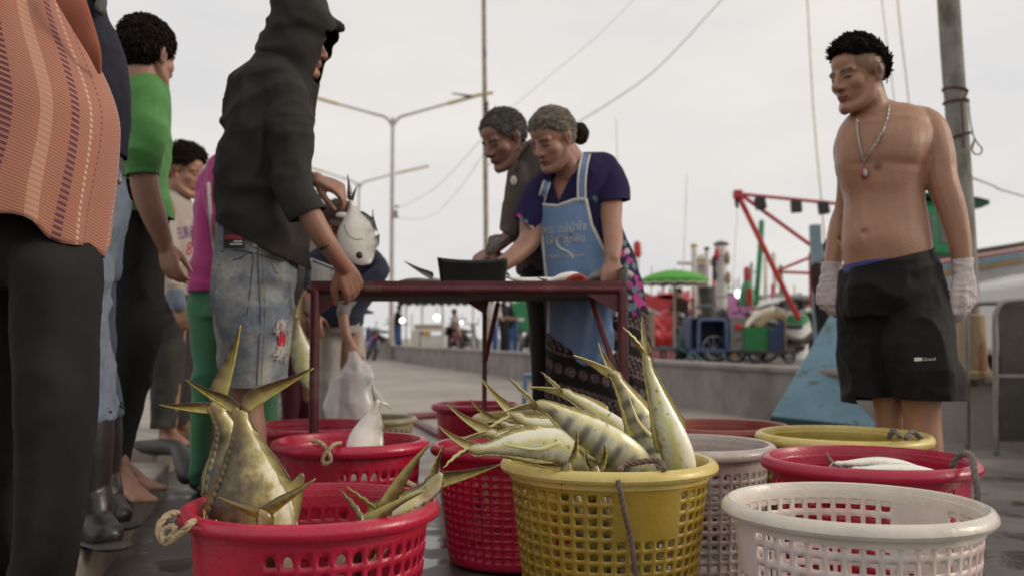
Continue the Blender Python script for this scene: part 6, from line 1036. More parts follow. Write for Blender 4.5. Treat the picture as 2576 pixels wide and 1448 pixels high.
boat('white fishing boat with a cluttered deck, behind the blue cart', 1735, 1985, 790, 786, 26, [(m_whp, .1), (m_gpost, .1)], None, None, m_whp)
boat('small green and white boat left of the white glove', 1960, 2060, 790, 780, 22, [(m_whp, .08), (m_grnp, .25)], (1992, 2022, 756, 788), m_whp)
HB = (('white boat with a red wheelhouse, partly hidden by the apron woman\'s dress', 1650, 1735, 800, 27, m_whp, m_redp, (1690, 1722, 772, 800)), ('green trimmed boat beyond the brown drum', 1740, 1830, 796, 33, m_grnp, m_whp, (1748, 1780, 756, 796)), ('orange trimmed boat beyond the pink banner', 1812, 1930, 792, 36, m_yelp, m_whp, (1890, 1918, 752, 792)), ('red hulled boat beyond the trolley', 1905, 2010, 788, 30, m_redp, m_redp, (1950, 1985, 758, 788)), ('blue trimmed boat beyond the gantry foot', 1985, 2080, 786, 38, m_gpost, m_whp, (2000, 2030, 750, 786)))
for lab, x0_, x1_, yt_, Y_, ms, mh, cab in HB: boat(lab, x0_, x1_, yt_, yt_ - 4, Y_, [(ms, .18), (m_whp, .1)], cab, m_whp if ms is not m_whp else m_redp, mh)
rr = random.Random(5)
for i, (cn, m_, xh) in enumerate((('red', m_redp, 1668), ('blue', m_nvy, 1712), ('tan', m_pale, 1748), ('black', m_bl, 1795), ('orange', m_yelp, 1846), ('grey', m_gyp, 1898), ('green', m_grnp, 1962), ('brown', m_rust, 2018), ('white', m_whp, 2052))):
    Yh = 22 + (i * 7 % 5); c = P(xh, 812, Yh) * A(1, 1, 0) + A(0, 0, .2); mb = MB(); hh_ = P(xh, rr.uniform(756, 786), Yh)[2] - .2
    for k in range(5): mb.ell(c + A(rr.uniform(-.3, .3), rr.uniform(-.2, .2), hh_ * rr.uniform(.2, .6)), (rr.uniform(.15, .3), .25, hh_ * rr.uniform(.3, .45)), rotz(rr.uniform(0, 3)), 12, 7)
    mb.box(c + A(0, 0, hh_ * .25), (.55, .45, hh_ * .5)); me = vox(mb, .04, 1); wrinkle(me, .05, (3, 3, 3), i); obj('gear_heap', None, m_, me=me, loc=c, recalc=False, label='%s heap of netting and gear on the quay beyond the parked carts' % cn, cat='gear heap', group='gear heaped on the quay')
rr = random.Random(12); ML = ('white', 'red', 'green', 'tan', 'grey')
for i in range(16):
    x = 1640 + i * 27 + rr.uniform(-8, 8); yt_ = rr.uniform(690, 745) if i % 3 else rr.uniform(640, 690); Y_ = rr.uniform(25, 40); m_ = (m_whp, m_redp, m_grnp, m_pale, m_gpost)[i % 5]
    o = empty('boat_gear', P(x, 800, Y_), '%s rigging post of the far boats, %s from the left in the cluttered row' % (ML[i % 5], ('first second third fourth fifth sixth seventh eighth ninth tenth eleventh twelfth thirteenth fourteenth fifteenth sixteenth').split()[i]), 'rigging', 'rigging of the far boats')
    mb = MB(); mb.tube([P(x, yt_, Y_), P(x + rr.uniform(-4, 4), 800, Y_)], rr.uniform(.03, .07), n=8, sub=1); obj('rigging_post', mb, m_, o)
    mb = MB(); c = P(x + rr.uniform(-6, 6), rr.uniform(745, 775), Y_ - .1); mb.ell(c, (rr.uniform(.08, .25), .1, rr.uniform(.08, .2)), n=10, m=6); obj('gear_bundle', mb, (m_bl, m_rub, m_redp, m_rust, m_whp, m_grnp, m_yelp)[i % 7], o)
    if i % 2: mb = MB(); mb.tube([P(x - 12, yt_ + 25, Y_), P(x + 14, yt_ + 20, Y_)], .03, n=6, sub=1); obj('spreader', mb, m_, o)
Yg = 15; gn = empty('gantry', P(2000, 880, Yg) * A(1, 1, 0) + A(0, 0, ZQ), 'red tubular boat gantry with three black floodlights', 'gantry')
for i, (a, b, r) in enumerate((((1852, 488), (2106, 513), .035), ((1855, 488), (2008, 800), .055), ((1866, 492), (2046, 622), .04), ((1955, 682), (2048, 644), .03), ((1955, 684), (2052, 688), .03), ((2038, 640), (2040, 770), .035), ((2048, 688), (2105, 560), .03))): mb = MB(); mb.tube([P(*a, Yg), P(*b, Yg)], r * .78, n=10, sub=1); obj('tube', mb, m_redp, gn)
mb = MB(); mb.box(P(1856, 490, Yg), (.14, .14, .14)); obj('gantry_head', mb, m_redp, gn, bevel=.02); mb = MB(); mb.tube([P(1852, 500, Yg), P(1854, 520, Yg)], .03, n=8); obj('pulley', mb, m_bl, gn)
for x, y, t in ((1913, 512, .15), (2003, 520, .05), (2072, 524, .12)): mb = MB(); c = P(x, y, Yg - .05); R2 = np.array([[math.cos(t), 0, -math.sin(t)], [0, 1, 0], [math.sin(t), 0, math.cos(t)]]); mb.box(c, (.165, .12, .20), R2); mb.bar(c + A(0, 0, .08), c + A(0, 0, .13), .03); obj('floodlight', mb, m_bl, gn, bevel=.015)
mb = MB(); c, d = P(2050, 566, 14.6), P(2062, 860, 14.6); mb.bar(c, d, .15, .15); mb.bar(c + A(.10, 0, -.3), d + A(.10, 0, 0), .06, .06); obj('steel_post', mb, m_gpost, loc=d, label='blue grey square steel post beside the red gantry', cat='post', bevel=.01)
MG = 'thin pale boat masts'
for pts, r, lab in ((((2028, -60, 17), (2045, 260, 17), (2063, 470, 17), (2074, 600, 17), (2078, 720, 17)), .022, 'thin pale mast left of the shirtless man\'s head'), (((2252, -60, 18), (2270, 120, 18), (2288, 275, 18), (2310, 640, 18)), .024, 'thin pale mast rising over the shirtless man\'s shoulder, nearest the concrete pole'), (((2216, -20, 20), (2235, 140, 20), (2252, 280, 20), (2270, 640, 20)), .02, 'faint thin mast just behind the shirtless man\'s head'), (((1728, 440, 22), (1722, 600, 22), (1716, 740, 22)), .014, 'faint thin aerial above the green umbrella'), (((1856, 520, 19), (1848, 640, 19), (1842, 740, 19)), .010, 'thin stay hanging under the head of the red gantry'), (((1550, 300, 24), (1553, 400, 24), (1560, 640, 24)), .016, 'faint thin mast behind the apron woman\'s shoulder')): rodthing('boat_mast', pts, r * .8, m_pale, lab, 'mast', MG)
def whitemast(x, y0_, y1_, Y, r, lab, cross=None, dark=False, m_=m_whp):
    o = empty('deck_mast', P(x, y1_, Y), lab, 'mast'); mb = MB(); mb.tube([P(x, y0_, Y), P(x, y1_, Y)], r, n=10, sub=1); obj('mast_post', mb, m_, o); mb = MB(); mb.ell(P(x, y0_ - 3, Y), (r * 1.3, r * 1.3, .06)); obj('mast_lamp', mb, m_bl if dark else m_yelp, o)
    if cross: mb = MB(); mb.tube([P(cross[0], cross[1], Y), P(cross[2], cross[3], Y)], r * .6, n=8, sub=1); obj('crossbar', mb, m_, o)
    return o
whitemast(1746, 622, 800, 25, .075, 'white deck mast with a crossbar, left of a pair', (1706, 662, 1790, 664)); whitemast(1778, 630, 720, 25, .06, 'white deck mast with a dark top, right of a pair', None, True); whitemast(1766, 660, 760, 25.3, .22, 'broad white funnel between the deck masts')
o = whitemast(1814, 618, 770, 24, .16, 'thick white mast hung with dark gear, right of the umbrella', None, True)
for i, (x, y) in enumerate(((1796, 660), (1798, 690), (1830, 650), (1832, 700), (1803, 640))): mb = MB(); mb.ell(P(x, y, 23.8), (.07, .07, .18), n=10, m=6); obj('hanging_gear', mb, (m_bl, m_rub, m_rust, m_rust, m_redp)[i], o)
rodthing('green_mast', ((1916, 560, 20), (1912, 640, 20), (1902, 760, 20)), .06, m_grnp, 'dark green mast leaning behind the red gantry leg', 'mast'); rodthing('tan_mast', ((1946, 640, 21), (1950, 720, 21)), .05, m_pale, 'short tan mast right of the red gantry leg', 'mast'); rodthing('tan_mast', ((1926, 650, 22), (1926, 750, 22)), .05, m_pale, 'short tan mast between the green mast and gantry leg', 'mast')
by = empty('buoy_lamp', P(1880, 780, 20), 'green bottle shaped lamp buoy with a red top', 'buoy'); c = P(1880, 770, 20); mb = MB(); mb.lathe([(.001, 0), (.16, 0), (.17, .25), (.12, .42), (.06, .55), (.001, .55)], c, 18); obj('buoy_body', mb, m_grnp, by); mb = MB(); mb.tube([c + A(0, 0, .5), c + A(0, 0, .78)], .07, n=10, sub=1); obj('buoy_top', mb, m_redp, by); mb = MB(); mb.box(c + A(0, -.165, .2), (.12, .02, .35)); obj('buoy_band', mb, m_redp, by)
rodthing('red_beacon', ((1603, 616, 22), (1604, 640, 22)), .09, m_redp, 'small red beacon beside the apron woman\'s dress', 'beacon'); rodthing('red_beacon_pole', ((1604, 640, 22.2), (1608, 740, 22.2)), .03, m_whp, 'thin white pole under the small red beacon', 'pole')
# lamp posts
m_lpole = M('pale_lamp_post_paint', (.43, .40, .36), .6); m_lhead = M('yellowed_lamp_head', (.62, .50, .27), .5)
def lamppost(x, ytop, Y, zb, arms, lab):
    o = empty('street_lamp', P(x, 880, Y) * A(1, 1, 0) + A(0, 0, zb), lab, 'street lamp', 'double armed street lamps'); t = P(x, ytop, Y); mb = MB(); mb.tube([(t[0], t[1], zb), t], [.085, .055], n=12, sub=1); obj('post', mb, m_lpole, o)
    for (ax, ay), (hx, hy) in arms: mb = MB(); e = P(ax, ay, Y); mb.tube([t - A(0, 0, .25), t + (e - t) * .10 + A(0, 0, -.02), t + (e - t) * .3, e], [.05, .045, .04, .035], n=10); obj('arm', mb, m_lpole, o); mb = MB(); h = P(hx, hy, Y); mb.bar(e * .85 + t * .15, h, .16, .09); obj('lamp_head', mb, m_lhead, o, bevel=.02)
    return o
l1 = lamppost(988, 300, 30, 0, (((826, 256), (784, 244)), ((1150, 255), (1211, 238))), 'nearer street lamp, its two arms spread above the table')
mb = MB(); mb.box(P(996, 538, 29.9), (.09, .12, .2)); mb.box(P(998, 520, 29.9), (.12, .1, .06)); mb.box(P(998, 547, 29.9), (.12, .1, .06)); obj('junction_box', mb, m_rust, l1)
lamppost(903, 462, 46, 0, (((800, 428), (778, 422)), ((1016, 432), (1080, 418))), 'farther street lamp, shorter, behind the raised hand')
tp = empty('utility_pole', P(1224, 905, 20) * A(1, 1, 0) + A(0, 0, .2), 'slim tall utility pole rising behind the older man', 'pole'); mb = MB(); mb.tube([P(1216, -200, 20), P(1217, 0, 20), P(1221, 400, 20), P(1225, 904, 20)], [.045, .047, .052, .055], n=12); obj('shaft', mb, M('weathered_pole', (.33, .28, .20), .8, .25, 12, .3, 30, col2=(.15, .13, .11), c2s=4), tp)
mb = MB(); mb.tube([P(1138, 236, 20), P(1160, 239, 20), P(1178, 243, 20), P(1188, 241, 20)], [(.02, .015), (.02, .02), (.045, .03), (.03, .02)], n=8); obj('lamp_arm', mb, m_bl, tp); mb = MB(); mb.bar(P(1186, 244, 20), P(1240, 234, 20), .07, .05); obj('lamp_head', mb, m_lhead, tp)
for y in (262, 274, 286): mb = MB(); mb.ell(P(1225, y, 19.94), (.04, .04, .05)); obj('insulator', mb, m_cord, tp)
m_wire = M('pale_wire', (.42, .41, .40), .7)
for i, (pts, r, lab) in enumerate((([(2250, -420, 24), (1990, -170, 23), (1830, -15, 22), (1730, 95, 22), (1640, 185, 22), (1560, 242, 22), (1465, 302, 22), (1340, 368, 21), (1222, 418, 20)], .014, 'thick sagging wire from the top edge towards the apron woman'), ([(2000, -380, 24), (1770, -160, 23), (1610, -15, 22), (1500, 95, 22), (1390, 185, 22), (1290, 270, 22), (1220, 324, 20)], .006, 'fainter wire running down to the utility pole'), ([(1216, 345, 20.1), (1150, 420, 24), (1080, 485, 28), (998, 526, 29.8)], .007, 'wire sagging from the utility pole to the street lamp'), ([(1218, 385, 20.1), (1160, 470, 24), (1100, 535, 28), (1050, 552, 29), (998, 548, 29.8)], .006, 'lower wire sagging from the utility pole to the street lamp'), ([(2420, 438, 6.05), (2452, 450, 9), (2500, 468, 11), (2600, 502, 13), (3000, 600, 20)], .012, 'wire slanting down at the right edge beyond the concrete pole'), ([(1796, 745, 23), (1900, 744, 21), (2040, 746, 19), (2110, 744, 18)], .03, 'grey mooring line stretched above the parked carts'))): rodthing('wire', pts, r, m_wire, lab, 'wire', 'overhead wires')
# ------------------------------------------------------------------ things parked on the quay
um = empty('parasol', P(1692, 905, 19) * A(1, 1, 0) + A(0, 0, ZQ), 'bright green parasol with a scalloped pale edge over a cart', 'parasol'); m_ugr = M('green_parasol_cloth', (.075, .36, .035), .7, .12, 5); c = P(1696, 679, 19); Ru = px(85, 19)
Vv_ = []; ff = []; nA = 64; rad = [.02, .25, .5, .75, .93, 1.0]; zz = [0, -.015, -.05, -.11, -.17, -.20]
for r_, z_ in zip(rad, zz):
    for k in range(nA): a = k / nA * 2 * math.pi; Vv_.append(c + A(Ru * r_ * math.cos(a), Ru * r_ * math.sin(a), z_))
for k in range(nA): a = k / nA * 2 * math.pi; Vv_.append(c + A(Ru * 1.005 * math.cos(a), Ru * 1.005 * math.sin(a), -.265 - .03 * abs(math.sin(a * 8))))
ff = [(i * nA + k, i * nA + (k + 1) % nA, (i + 1) * nA + (k + 1) % nA, (i + 1) * nA + k) for i in range(6) for k in range(nA)]; mb = MB(); mb.add(Vv_, ff); obj('canopy', mb, m_ugr, um, solid=.004)
mb = MB(); q = [np.array(Vv_[6 * nA + k]) for k in range(nA)]; mb.tube(q + [q[0]], .014, n=6, sub=1); obj('edge_trim', mb, m_pale, um); mb = MB(); mb.tube([c, (c[0], c[1], ZQ)], .028, n=10, sub=1); obj('post', mb, M('pinkish_post', (.50, .38, .30), .6), um)
for k in range(8): a = k * math.pi / 4; mb = MB(); mb.tube([c + A(0, 0, -.05), c + A(Ru * .95 * math.cos(a), Ru * .95 * math.sin(a), -.185)], .008, n=6, sub=1); obj('rib', mb, m_bl, um)
R90 = np.array([[1, 0, 0], [0, 0, 1.], [0, -1, 0]])
def wheel(parent, c, r, ry=0, w=.045):
    R3 = rotz(ry) @ R90; mb = MB(); mb.lathe([(r * .80, -w), (r * .93, -w), (r, -w * .4), (r, w * .4), (r * .93, w), (r * .80, w)], c, 28, R3, close=True); t = obj('wheel', mb, m_tyre, parent); mb = MB()
    for k in range(8): a = k * math.pi / 4; e = R3 @ A(r * .82 * math.cos(a), r * .82 * math.sin(a), 0); mb.bar(np.asarray(c), np.asarray(c) + e, .012, .012)
    mb.lathe([(r * .72, -.018), (r * .82, -.018), (r * .82, .018), (r * .72, .018)], c, 24, R3, close=True); obj('rim', mb, m_aly, t)
def motorbike(x, Y, z, rz, col, lab, s=1.0):
    p0 = P(x, 850, Y); o = empty('motorbike', (p0[0], Y, z), lab, 'motorbike', 'motorbikes parked at the harbour'); m_ = M('bike_paint', col, .3, coat=.4); Q = rotz(rz)
    def l(a, b, c): return A(p0[0], Y, z) + Q @ (A(a, b, c) * s)
    for a in (-.62, .60): wheel(o, l(a, 0, .28), .28 * s, rz)
    def part(n, m2, *tubes):
        mb = MB()
        for pts, r in tubes: mb.tube([l(*q) for q in pts], r, n=10)
        return obj(n, mb, m2, o)
    part('fork', m_stt, ([(.60, .07, .28), (.42, .07, .85)], .022), ([(.60, -.07, .28), (.42, -.07, .85)], .022)); hb = part('handlebar', m_bl, ([(.40, .05, .95), (.36, .18, 1.02), (.26, .33, 1.0)], .016), ([(.40, -.05, .95), (.36, -.18, 1.02), (.26, -.33, 1.0)], .016), ([(.36, .2, 1.02), (.36, .25, 1.16)], .012), ([(.36, -.2, 1.02), (.36, -.25, 1.16)], .012)); mb = MB()
    for sg in (1, -1): mb.ell(l(.36, sg * .26, 1.2), (.05, .02, .035), Q)
    obj('mirrors', mb, m_bl, hb)
    part('body', m_, ([(.48, 0, .62), (.44, 0, .9), (.36, 0, .98)], [(.16, .06), (.15, .08), (.1, .06)]), ([(.45, 0, .55), (.2, 0, .42), (-.1, 0, .45), (-.5, 0, .62), (-.75, 0, .72)], [(.13, .1), (.12, .08), (.13, .1), (.13, .09), (.06, .05)]), ([(.60, 0, .58), (.75, 0, .52)], [(.09, .03), (.05, .02)])); part('seat', m_bl, ([(.1, 0, .72), (-.2, 0, .74), (-.6, 0, .80)], [(.11, .05), (.13, .06), (.10, .04)])); part('engine', m_stl, ([(.12, 0, .33), (-.12, 0, .30)], [.12, .11]), ([(-.1, -.12, .25), (-.7, -.14, .32)], .04))
    mb = MB(); mb.ell(l(.52, 0, .98), (.07, .08, .07), Q); obj('headlight', mb, m_aly, o); mb = MB(); mb.ell(l(-.82, 0, .74), (.03, .06, .04), Q); obj('tail_light', mb, m_redp, o); return o
motorbike(932, 29.5, 0, 1.9, (.06, .03, .2), 'motorbike with a purple cover parked left before the far wall'); motorbike(1142, 33, .2, -1.2, (.30, .02, .03), 'red motorbike under the far black awning'); motorbike(1178, 34, .2, 1.2, (.03, .03, .03), 'black motorbike right of the red one under the awning'); motorbike(968, 35, .2, .9, (.03, .03, .035), 'dark motorbike behind the base of the street lamp'); motorbike(1322, 28, .2, 1.9, (.05, .05, .06), 'dark motorbike below the green tarpaulin'); motorbike(1848, 19.6, .2, -1.0, (.10, .02, .03), 'motorbike before the purple banner'); motorbike(1930, 20.5, .2, .5, (.03, .03, .03), 'black motorbike under the red gantry, behind the green crate'); motorbike(1708, 20.5, .2, 1.3, (.05, .05, .05), 'dark motorbike under the green parasol'); motorbike(1998, 19.2, .2, .2, (.04, .03, .02), 'dark motorbike left of the gloved hand')
# carts
def bx(parent, name, m_, xa, xb, ya, yb2, Y, dep, bev=.01):
    l, r = P(xa, ya, Y), P(xb, yb2, Y); mb = MB(); mb.box(((l[0] + r[0]) / 2, Y + dep / 2, (l[2] + r[2]) / 2), (abs(r[0] - l[0]), dep, abs(l[2] - r[2]))); return obj(name, mb, m_, parent, bevel=bev)
ct = empty('handcart', P(1690, 905, 18.5) * A(1, 1, 0) + A(0, 0, ZQ), 'teal framed flat handcart below the green parasol', 'cart'); bx(ct, 'deck', m_tea, 1628, 1742, 872, 879, 18.5, .7)
for a, b in (((1712, 878), (1762, 904)), ((1762, 904), (1775, 880)), ((1706, 870), (1716, 820)), ((1640, 872), (1644, 820))): mb = MB(); mb.tube([P(*a, 18.4), P(*b, 18.4)], .025, n=8, sub=1); obj('frame_tube', mb, m_tea, ct)
for x in (1655, 1682): p = P(x, 890, 18.6); wheel(ct, (p[0], 18.6, ZQ + .17), .17)
p = P(1735, 870, 18.9); wheel(ct, (p[0], 18.9, ZQ + .30), .30, .9)
bc = empty('sidecar', P(1800, 905, 18) * A(1, 1, 0) + A(0, 0, ZQ), 'dark blue box cart with a blue tube hoop and a red reflector', 'cart'); bx(bc, 'box_top', m_nvy, 1738, 1870, 798, 804, 18, .8); bx(bc, 'box_floor', m_bfr, 1738, 1870, 878, 886, 18, .8); bx(bc, 'box_side', m_nvy, 1736, 1741, 800, 884, 18, .8); bx(bc, 'box_back', m_nvy, 1738, 1870, 800, 884, 18.7, .04); bx(bc, 'box_partition', m_nvy, 1822, 1836, 800, 882, 18.05, .7)
rp = bx(bc, 'end_panel', m_gyp, 1836, 1878, 797, 882, 17.98, .05); mb = MB(); mb.ell(P(1857, 821, 17.96), (.075, .03, .075)); obj('reflector', mb, m_redp, rp); mb = MB(); mb.tube([P(1757, 884, 17.95), P(1758, 815, 17.95), P(1762, 806, 17.95), P(1770, 804, 17.95), P(1815, 804, 17.95), P(1824, 808, 17.95), P(1827, 816, 17.95), P(1829, 870, 17.95), P(1836, 882, 17.95)], .030, n=10, sub=3); obj('hoop', mb, m_bfr, bc); mb = MB(); mb.tube([P(1748, 786, 18.1), P(1750, 772, 18.1), P(1790, 770, 18.1), P(1800, 786, 18.1)], .022, n=8, sub=2); obj('handrail', mb, m_tea, bc)
for x, r in ((1796, .30), (1850, .22)): p = P(x, 880, 18.3); wheel(bc, (p[0], 18.3, ZQ + r), r)
for a, b in (((1738, 886), (1725, 908)), ((1745, 886), (1768, 908)), ((1820, 886), (1826, 908))): mb = MB(); mb.tube([P(*a, 17.95), P(*b, 17.95)], .022, n=8, sub=1); obj('stand_leg', mb, m_tea, bc)
fc_ = empty('flat_trolley', P(1935, 905, 17.8) * A(1, 1, 0) + A(0, 0, ZQ), 'low dark trolley carrying a green crate and a blue board', 'cart'); bx(fc_, 'bed', m_und, 1868, 2012, 881, 889, 17.8, .9)
for x in (1900, 1985): p = P(x, 890, 18); wheel(fc_, (p[0], 18, ZQ + .12), .12)
gcr = empty('green_crate', P(1902, 881, 17.9), 'bright green slotted crate on the low trolley', 'crate'); l, r = P(1870, 822, 17.9), P(1936, 880, 17.9)
for yy in (0, .4):
    mb = MB(); mb.prism([l + A(0, yy, 0), A(r[0], 17.9 + yy, l[2]), A(r[0] - .06, 17.9 + yy, r[2]), A(l[0] + .04, 17.9 + yy, r[2])], (0, .012, 0)); obj('crate_side', mb, m_grn, gcr)
    for k in range(7): mb = MB(); zz_ = r[2] + (l[2] - r[2]) * k / 6; mb.box(((l[0] + r[0]) / 2, 17.89 + yy, zz_), (r[0] - l[0] - .02, .014, .012)); obj('crate_rib', mb, m_grn, gcr)
for xx in (l[0] + .02, r[0] - .03): mb = MB(); mb.box((xx, 18.1, (l[2] + r[2]) / 2), (.012, .4, l[2] - r[2])); obj('crate_side', mb, m_grn, gcr)
bb_ = empty('blue_board', P(1955, 881, 17.85), 'dark blue board standing beside the green crate', 'board'); mb = MB(); mb.prism([P(*q, 17.85) for q in ((1934, 881), (1936, 836), (1950, 818), (1966, 808), (1974, 806), (1976, 881))], (0, .05, 0)); obj('board_sheet', mb, m_nvy, bb_, smooth=False); mb = MB(); mb.bar(P(1976, 806, 17.84), P(1977, 881, 17.84), .03); obj('board_edge', mb, m_rust, bb_)
for i, (pts, lab) in enumerate((([(1878, 822), (1892, 802), (1915, 788), (1944, 778)], 'long pale curved board lying over the green crate'), ([(1905, 820), (1925, 804), (1950, 792), (1975, 796)], 'shorter tan board lying over the blue board'))): mb = MB(); mb.tube([P(x, y, 18.0 + .1 * k) for k, (x, y) in enumerate(pts)], [(.07, .02)] * 4, n=10, ref=(0, 0, 1)); obj('plank', mb, (m_pale, m_rust)[i], loc=P(*pts[0], 18), label=lab, cat='plank', group='boards on the trolley')
bn = empty('banner', P(1860, 800, 21), 'pink banner with a purple border hung behind the carts', 'banner'); bx(bn, 'banner_cloth', M('pink_banner_cloth', (.62, .24, .48), .8, .25, 4), 1832, 1890, 742, 800, 21, .02); bx(bn, 'banner_border', M('purple_border', (.22, .10, .36), .8), 1830, 1892, 736, 742, 20.99, .03); bx(bn, 'banner_border', M('purple_border', (.22, .10, .36), .8), 1878, 1881, 742, 800, 20.985, .02)
dr_ = MB(); c, d = P(1778, 722, 18.9), P(1784, 798, 18.9); dr_.tube([d, d * .5 + c * .5, c], [.145, .16, .17], n=22, caps='flat', sub=1); obj('drum', dr_, M('brown_drum_paint', (.10, .085, .068), .8, .3, 8), loc=d, label='tilted brown drum standing on the blue cart', cat='drum')
dr_ = MB(); c, d = P(1624, 782, 17.5), P(1624, 872, 17.5); dr_.tube([d, c], [.17, .17], n=22, caps='flat', sub=1); obj('drum', dr_, M('tan_drum_paint', (.20, .14, .10), .8, .3, 8), loc=d, label='tan drum standing right of the apron woman', cat='drum')
def lampglobe(x, y, Y, r, lab):
    o = empty('hanging_lamp', P(x, y, Y), lab, 'lamp', 'lit lamps in the distance'); mb = MB(); mb.ell(P(x, y, Y), (r, r, r), n=16); obj('globe', mb, m_lt, o); mb = MB(); mb.tube([P(x, y, Y) + A(0, 0, r * .8), P(x, y, Y) + A(0, 0, r + .25)], .012, n=6, sub=1); obj('cord', mb, m_bl, o)
lampglobe(1012, 806, 31.5, .085, 'lit lamp at the left under the far black awning'); lampglobe(1099, 798, 31.5, .10, 'larger lit lamp under the far black awning'); lampglobe(1161, 811, 31.5, .05, 'smallest lit lamp, right under the far awning'); lampglobe(1858, 739, 20.4, .085, 'lit white lamp before the pink banner')
aw = empty('awning', P(1095, 880, 32) * A(1, 1, 0) + A(0, 0, ZQ), 'black scalloped awning on thin posts far behind the table', 'awning'); m_awn = M('black_awning_cloth', (.028, .028, .03), .8); l, r = P(1000, 752, 31), P(1200, 752, 31); nS = 40; V2 = []
for k in range(nS + 1): xx = l[0] + (r[0] - l[0]) * k / nS; V2 += [(xx, 34, l[2] + .35), (xx, 31, l[2] + .0), (xx, 31, l[2] - .16 - .07 * abs(math.sin(k * math.pi / 4)))]
mb = MB(); mb.add(V2, [(3 * k + i, 3 * k + 3 + i, 3 * k + 4 + i, 3 * k + 1 + i) for k in range(nS) for i in (0, 1)]); obj('canopy', mb, m_awn, aw, solid=.01)
for x in (1022, 1062, 1113, 1190): a = P(x, 760, 31.2); mb = MB(); mb.tube([a, (a[0], a[1], ZQ)], .028, n=8, sub=1); obj('awning_post', mb, m_lpole, aw)
stl = empty('food_stall', P(1078, 880, 30.8) * A(1, 1, 0) + A(0, 0, ZQ), 'white food stall cart under the far black awning', 'stall'); bx(stl, 'stall_body', m_whp, 1058, 1120, 842, 872, 30.8, 1.0); bx(stl, 'lattice', M('tan_lattice', (.40, .33, .25), .8, .5, 40), 1042, 1110, 815, 828, 30.8, .06); bx(stl, 'shelf', m_whp, 1036, 1118, 829, 833, 30.8, .9); bx(stl, 'goods', m_yelp, 1064, 1082, 832, 842, 30.75, .3); bx(stl, 'front_panel', m_pale, 1034, 1056, 834, 872, 30.85, .9)
for x in (1036, 1116): a = P(x, 790, 30.8); mb = MB(); mb.tube([a, (a[0], a[1], ZQ)], .03, n=8, sub=1); obj('stall_post', mb, m_whp, stl)
tg = MB(); tg.prism([P(*q, 27) for q in ((1286, 762), (1318, 752), (1352, 758), (1350, 836), (1312, 836), (1296, 800))], (0, .25, 0)); obj('tarpaulin', tg, m_grnp, loc=P(1320, 836, 27), label='green tarpaulin with a white emblem behind the table', cat='tarpaulin', bevel=.05); mb = MB(); mb.ell(P(1310, 804, 26.98), (.11, .02, .06)); obj('emblem', mb, m_whp, bpy.data.objects['tarpaulin'])
bp_ = MB(); c = P(915, 785, 12); bp_.tube([P(896, 790, 9.5), P(915, 783, 9.5), P(938, 786, 9.5)], [(.06, .02), (.07, .03), (.01, .01)], n=12, ref=(0, 1, 0)); obj('boat_prow', bp_, m_dnv, loc=P(915, 790, 9.5), label='dark blue cloth edge sticking out beside the pale trousers', cat='cloth')
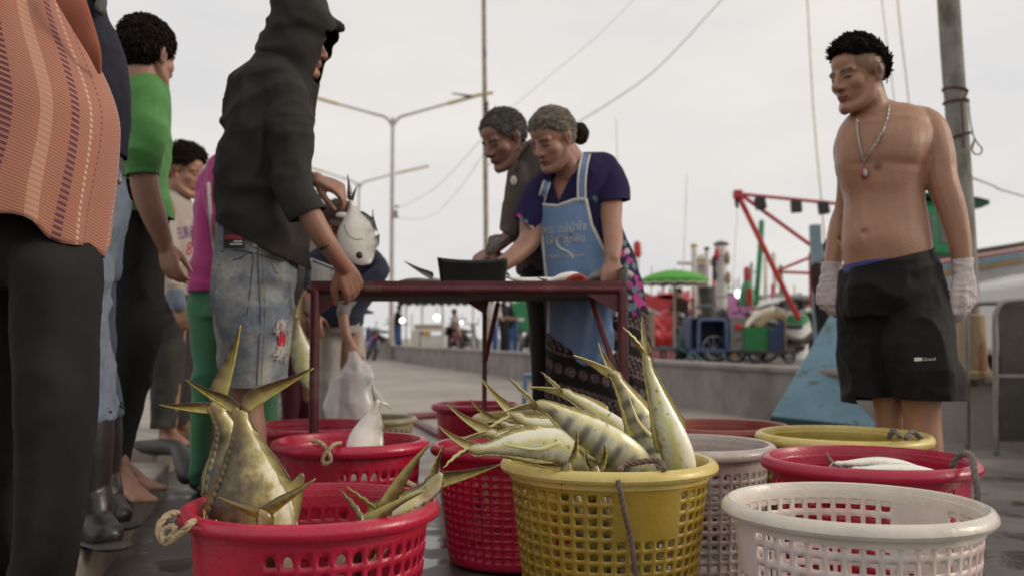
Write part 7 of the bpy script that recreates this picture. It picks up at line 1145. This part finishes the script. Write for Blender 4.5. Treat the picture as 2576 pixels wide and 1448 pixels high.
# people far behind
def bgman(x, Y, z, h, face, top, leg, lab, sit=False, skin=m_skin2):
    p = P(x, 850, Y); b = A(p[0], Y, z); s = h / 1.7; f = A(math.sin(face), -math.cos(face), 0); l = np.cross((0, 0, 1), f); mb = MB()
    def q(a, c, zz): return b + (f * a + l * c + A(0, 0, zz)) * s
    hp_ = .98 if not sit else .82; up = 0 if not sit else -.14; hd = head(mb, q(.06, 0, 1.58 + up), f * .95 + A(0, 0, -.25), s=.98 * s); mb.tube([q(0, 0, hp_), q(0, 0, 1.2 + up), q(.0, 0, 1.38 + up)], np.array([(.13, .10), (.17, .11), (.09, .08)]) * s, ref=l)
    arms = []; lg = []
    for sg in (1, -1):
        arms.append([q(0, sg * .19, 1.36 + up), q(.04, sg * .23, 1.12 + up), q(.28, sg * .2, 1.02 + up)]); mb.tube(arms[-1], np.array([.05, .042, .032]) * s); hand(mb, arms[-1][-1], f, (0, 0, 1), l * -sg, .17 * s, ((40, 40, 20),) * 4)
        lg.append([q(0, sg * .09, hp_ - .04), q(.38, sg * .14, .78), q(.25, sg * .14, .36)] if sit else [q(0, sg * .09, .94), q(.03, sg * .10, .5), q(0, sg * .1, .1)]); mb.tube(lg[-1], np.array([.085, .06, .045]) * s); e = lg[-1][-1]; foot(mb, e * A(1, 1, 0) + A(0, 0, e[2] - .08 * s) - f * .04, e * A(1, 1, 0) + A(0, 0, e[2] - .08 * s) + f * .18, e, toes=False)
    o = person(lab, mb, skin, b, [hd], size=.016, it=2, group='people in the distance'); hair(o, hd, m_hair, strands=120); mb = MB(); mb.tube([q(0, 0, hp_ - .1), q(0, 0, 1.2 + up), q(0, 0, 1.40 + up)], np.array([(.18, .14), (.20, .135), (.11, .09)]) * s, ref=l)
    for a in arms: mb.tube([a[0], a[1], a[1] * .7 + a[2] * .3], np.array([.075, .062, .055]) * s)
    cloth('shirt', mb, top, o, .018, 2); mb = MB()
    for a in lg: mb.tube(a, np.array([.11, .085, .065]) * s)
    cloth('trousers', mb, leg, o, .018, 2); return o
m_wsh = fab('white_shirt_cloth', (.45, .44, .42)); m_bsh = fab('black_shirt_cloth', (.02, .02, .021)); m_bjn = fab('bright_blue_jeans', (.05, .11, .27)); m_pat = fab('dark_patterned_cloth', (.04, .025, .02))
bgman(1236, 24, .2, 1.62, .4, m_wsh, m_bjn, 'person in a pale top far behind, between the middle table legs'); bgman(1000, 33.5, .2, 1.66, 2.0, m_bsh, m_bjn, 'dark clothed person by the street lamp under the awning'); bgman(1712, 22, .2, 1.66, -1, m_pat, m_bsh, 'dark clothed person under the green parasol'); bgman(1146, 33.0, .2, 1.65, -1.9, m_wsh, m_bsh, 'person in a pale shirt sitting on the red motorbike far behind', True); bgman(1266, 26, .2, 1.7, 1.2, m_bsh, m_bsh, 'person in black standing by the brace of the middle table leg'); bgman(1288, 27.5, .2, 1.72, -.6, m_bsh, m_bjn, 'person in a black shirt and blue jeans before the green tarpaulin'); bgman(2088, 9.2, .2, 1.46, .5, m_pat, m_bsh, 'dark haired person standing on the quay behind the shirtless man\'s arm')
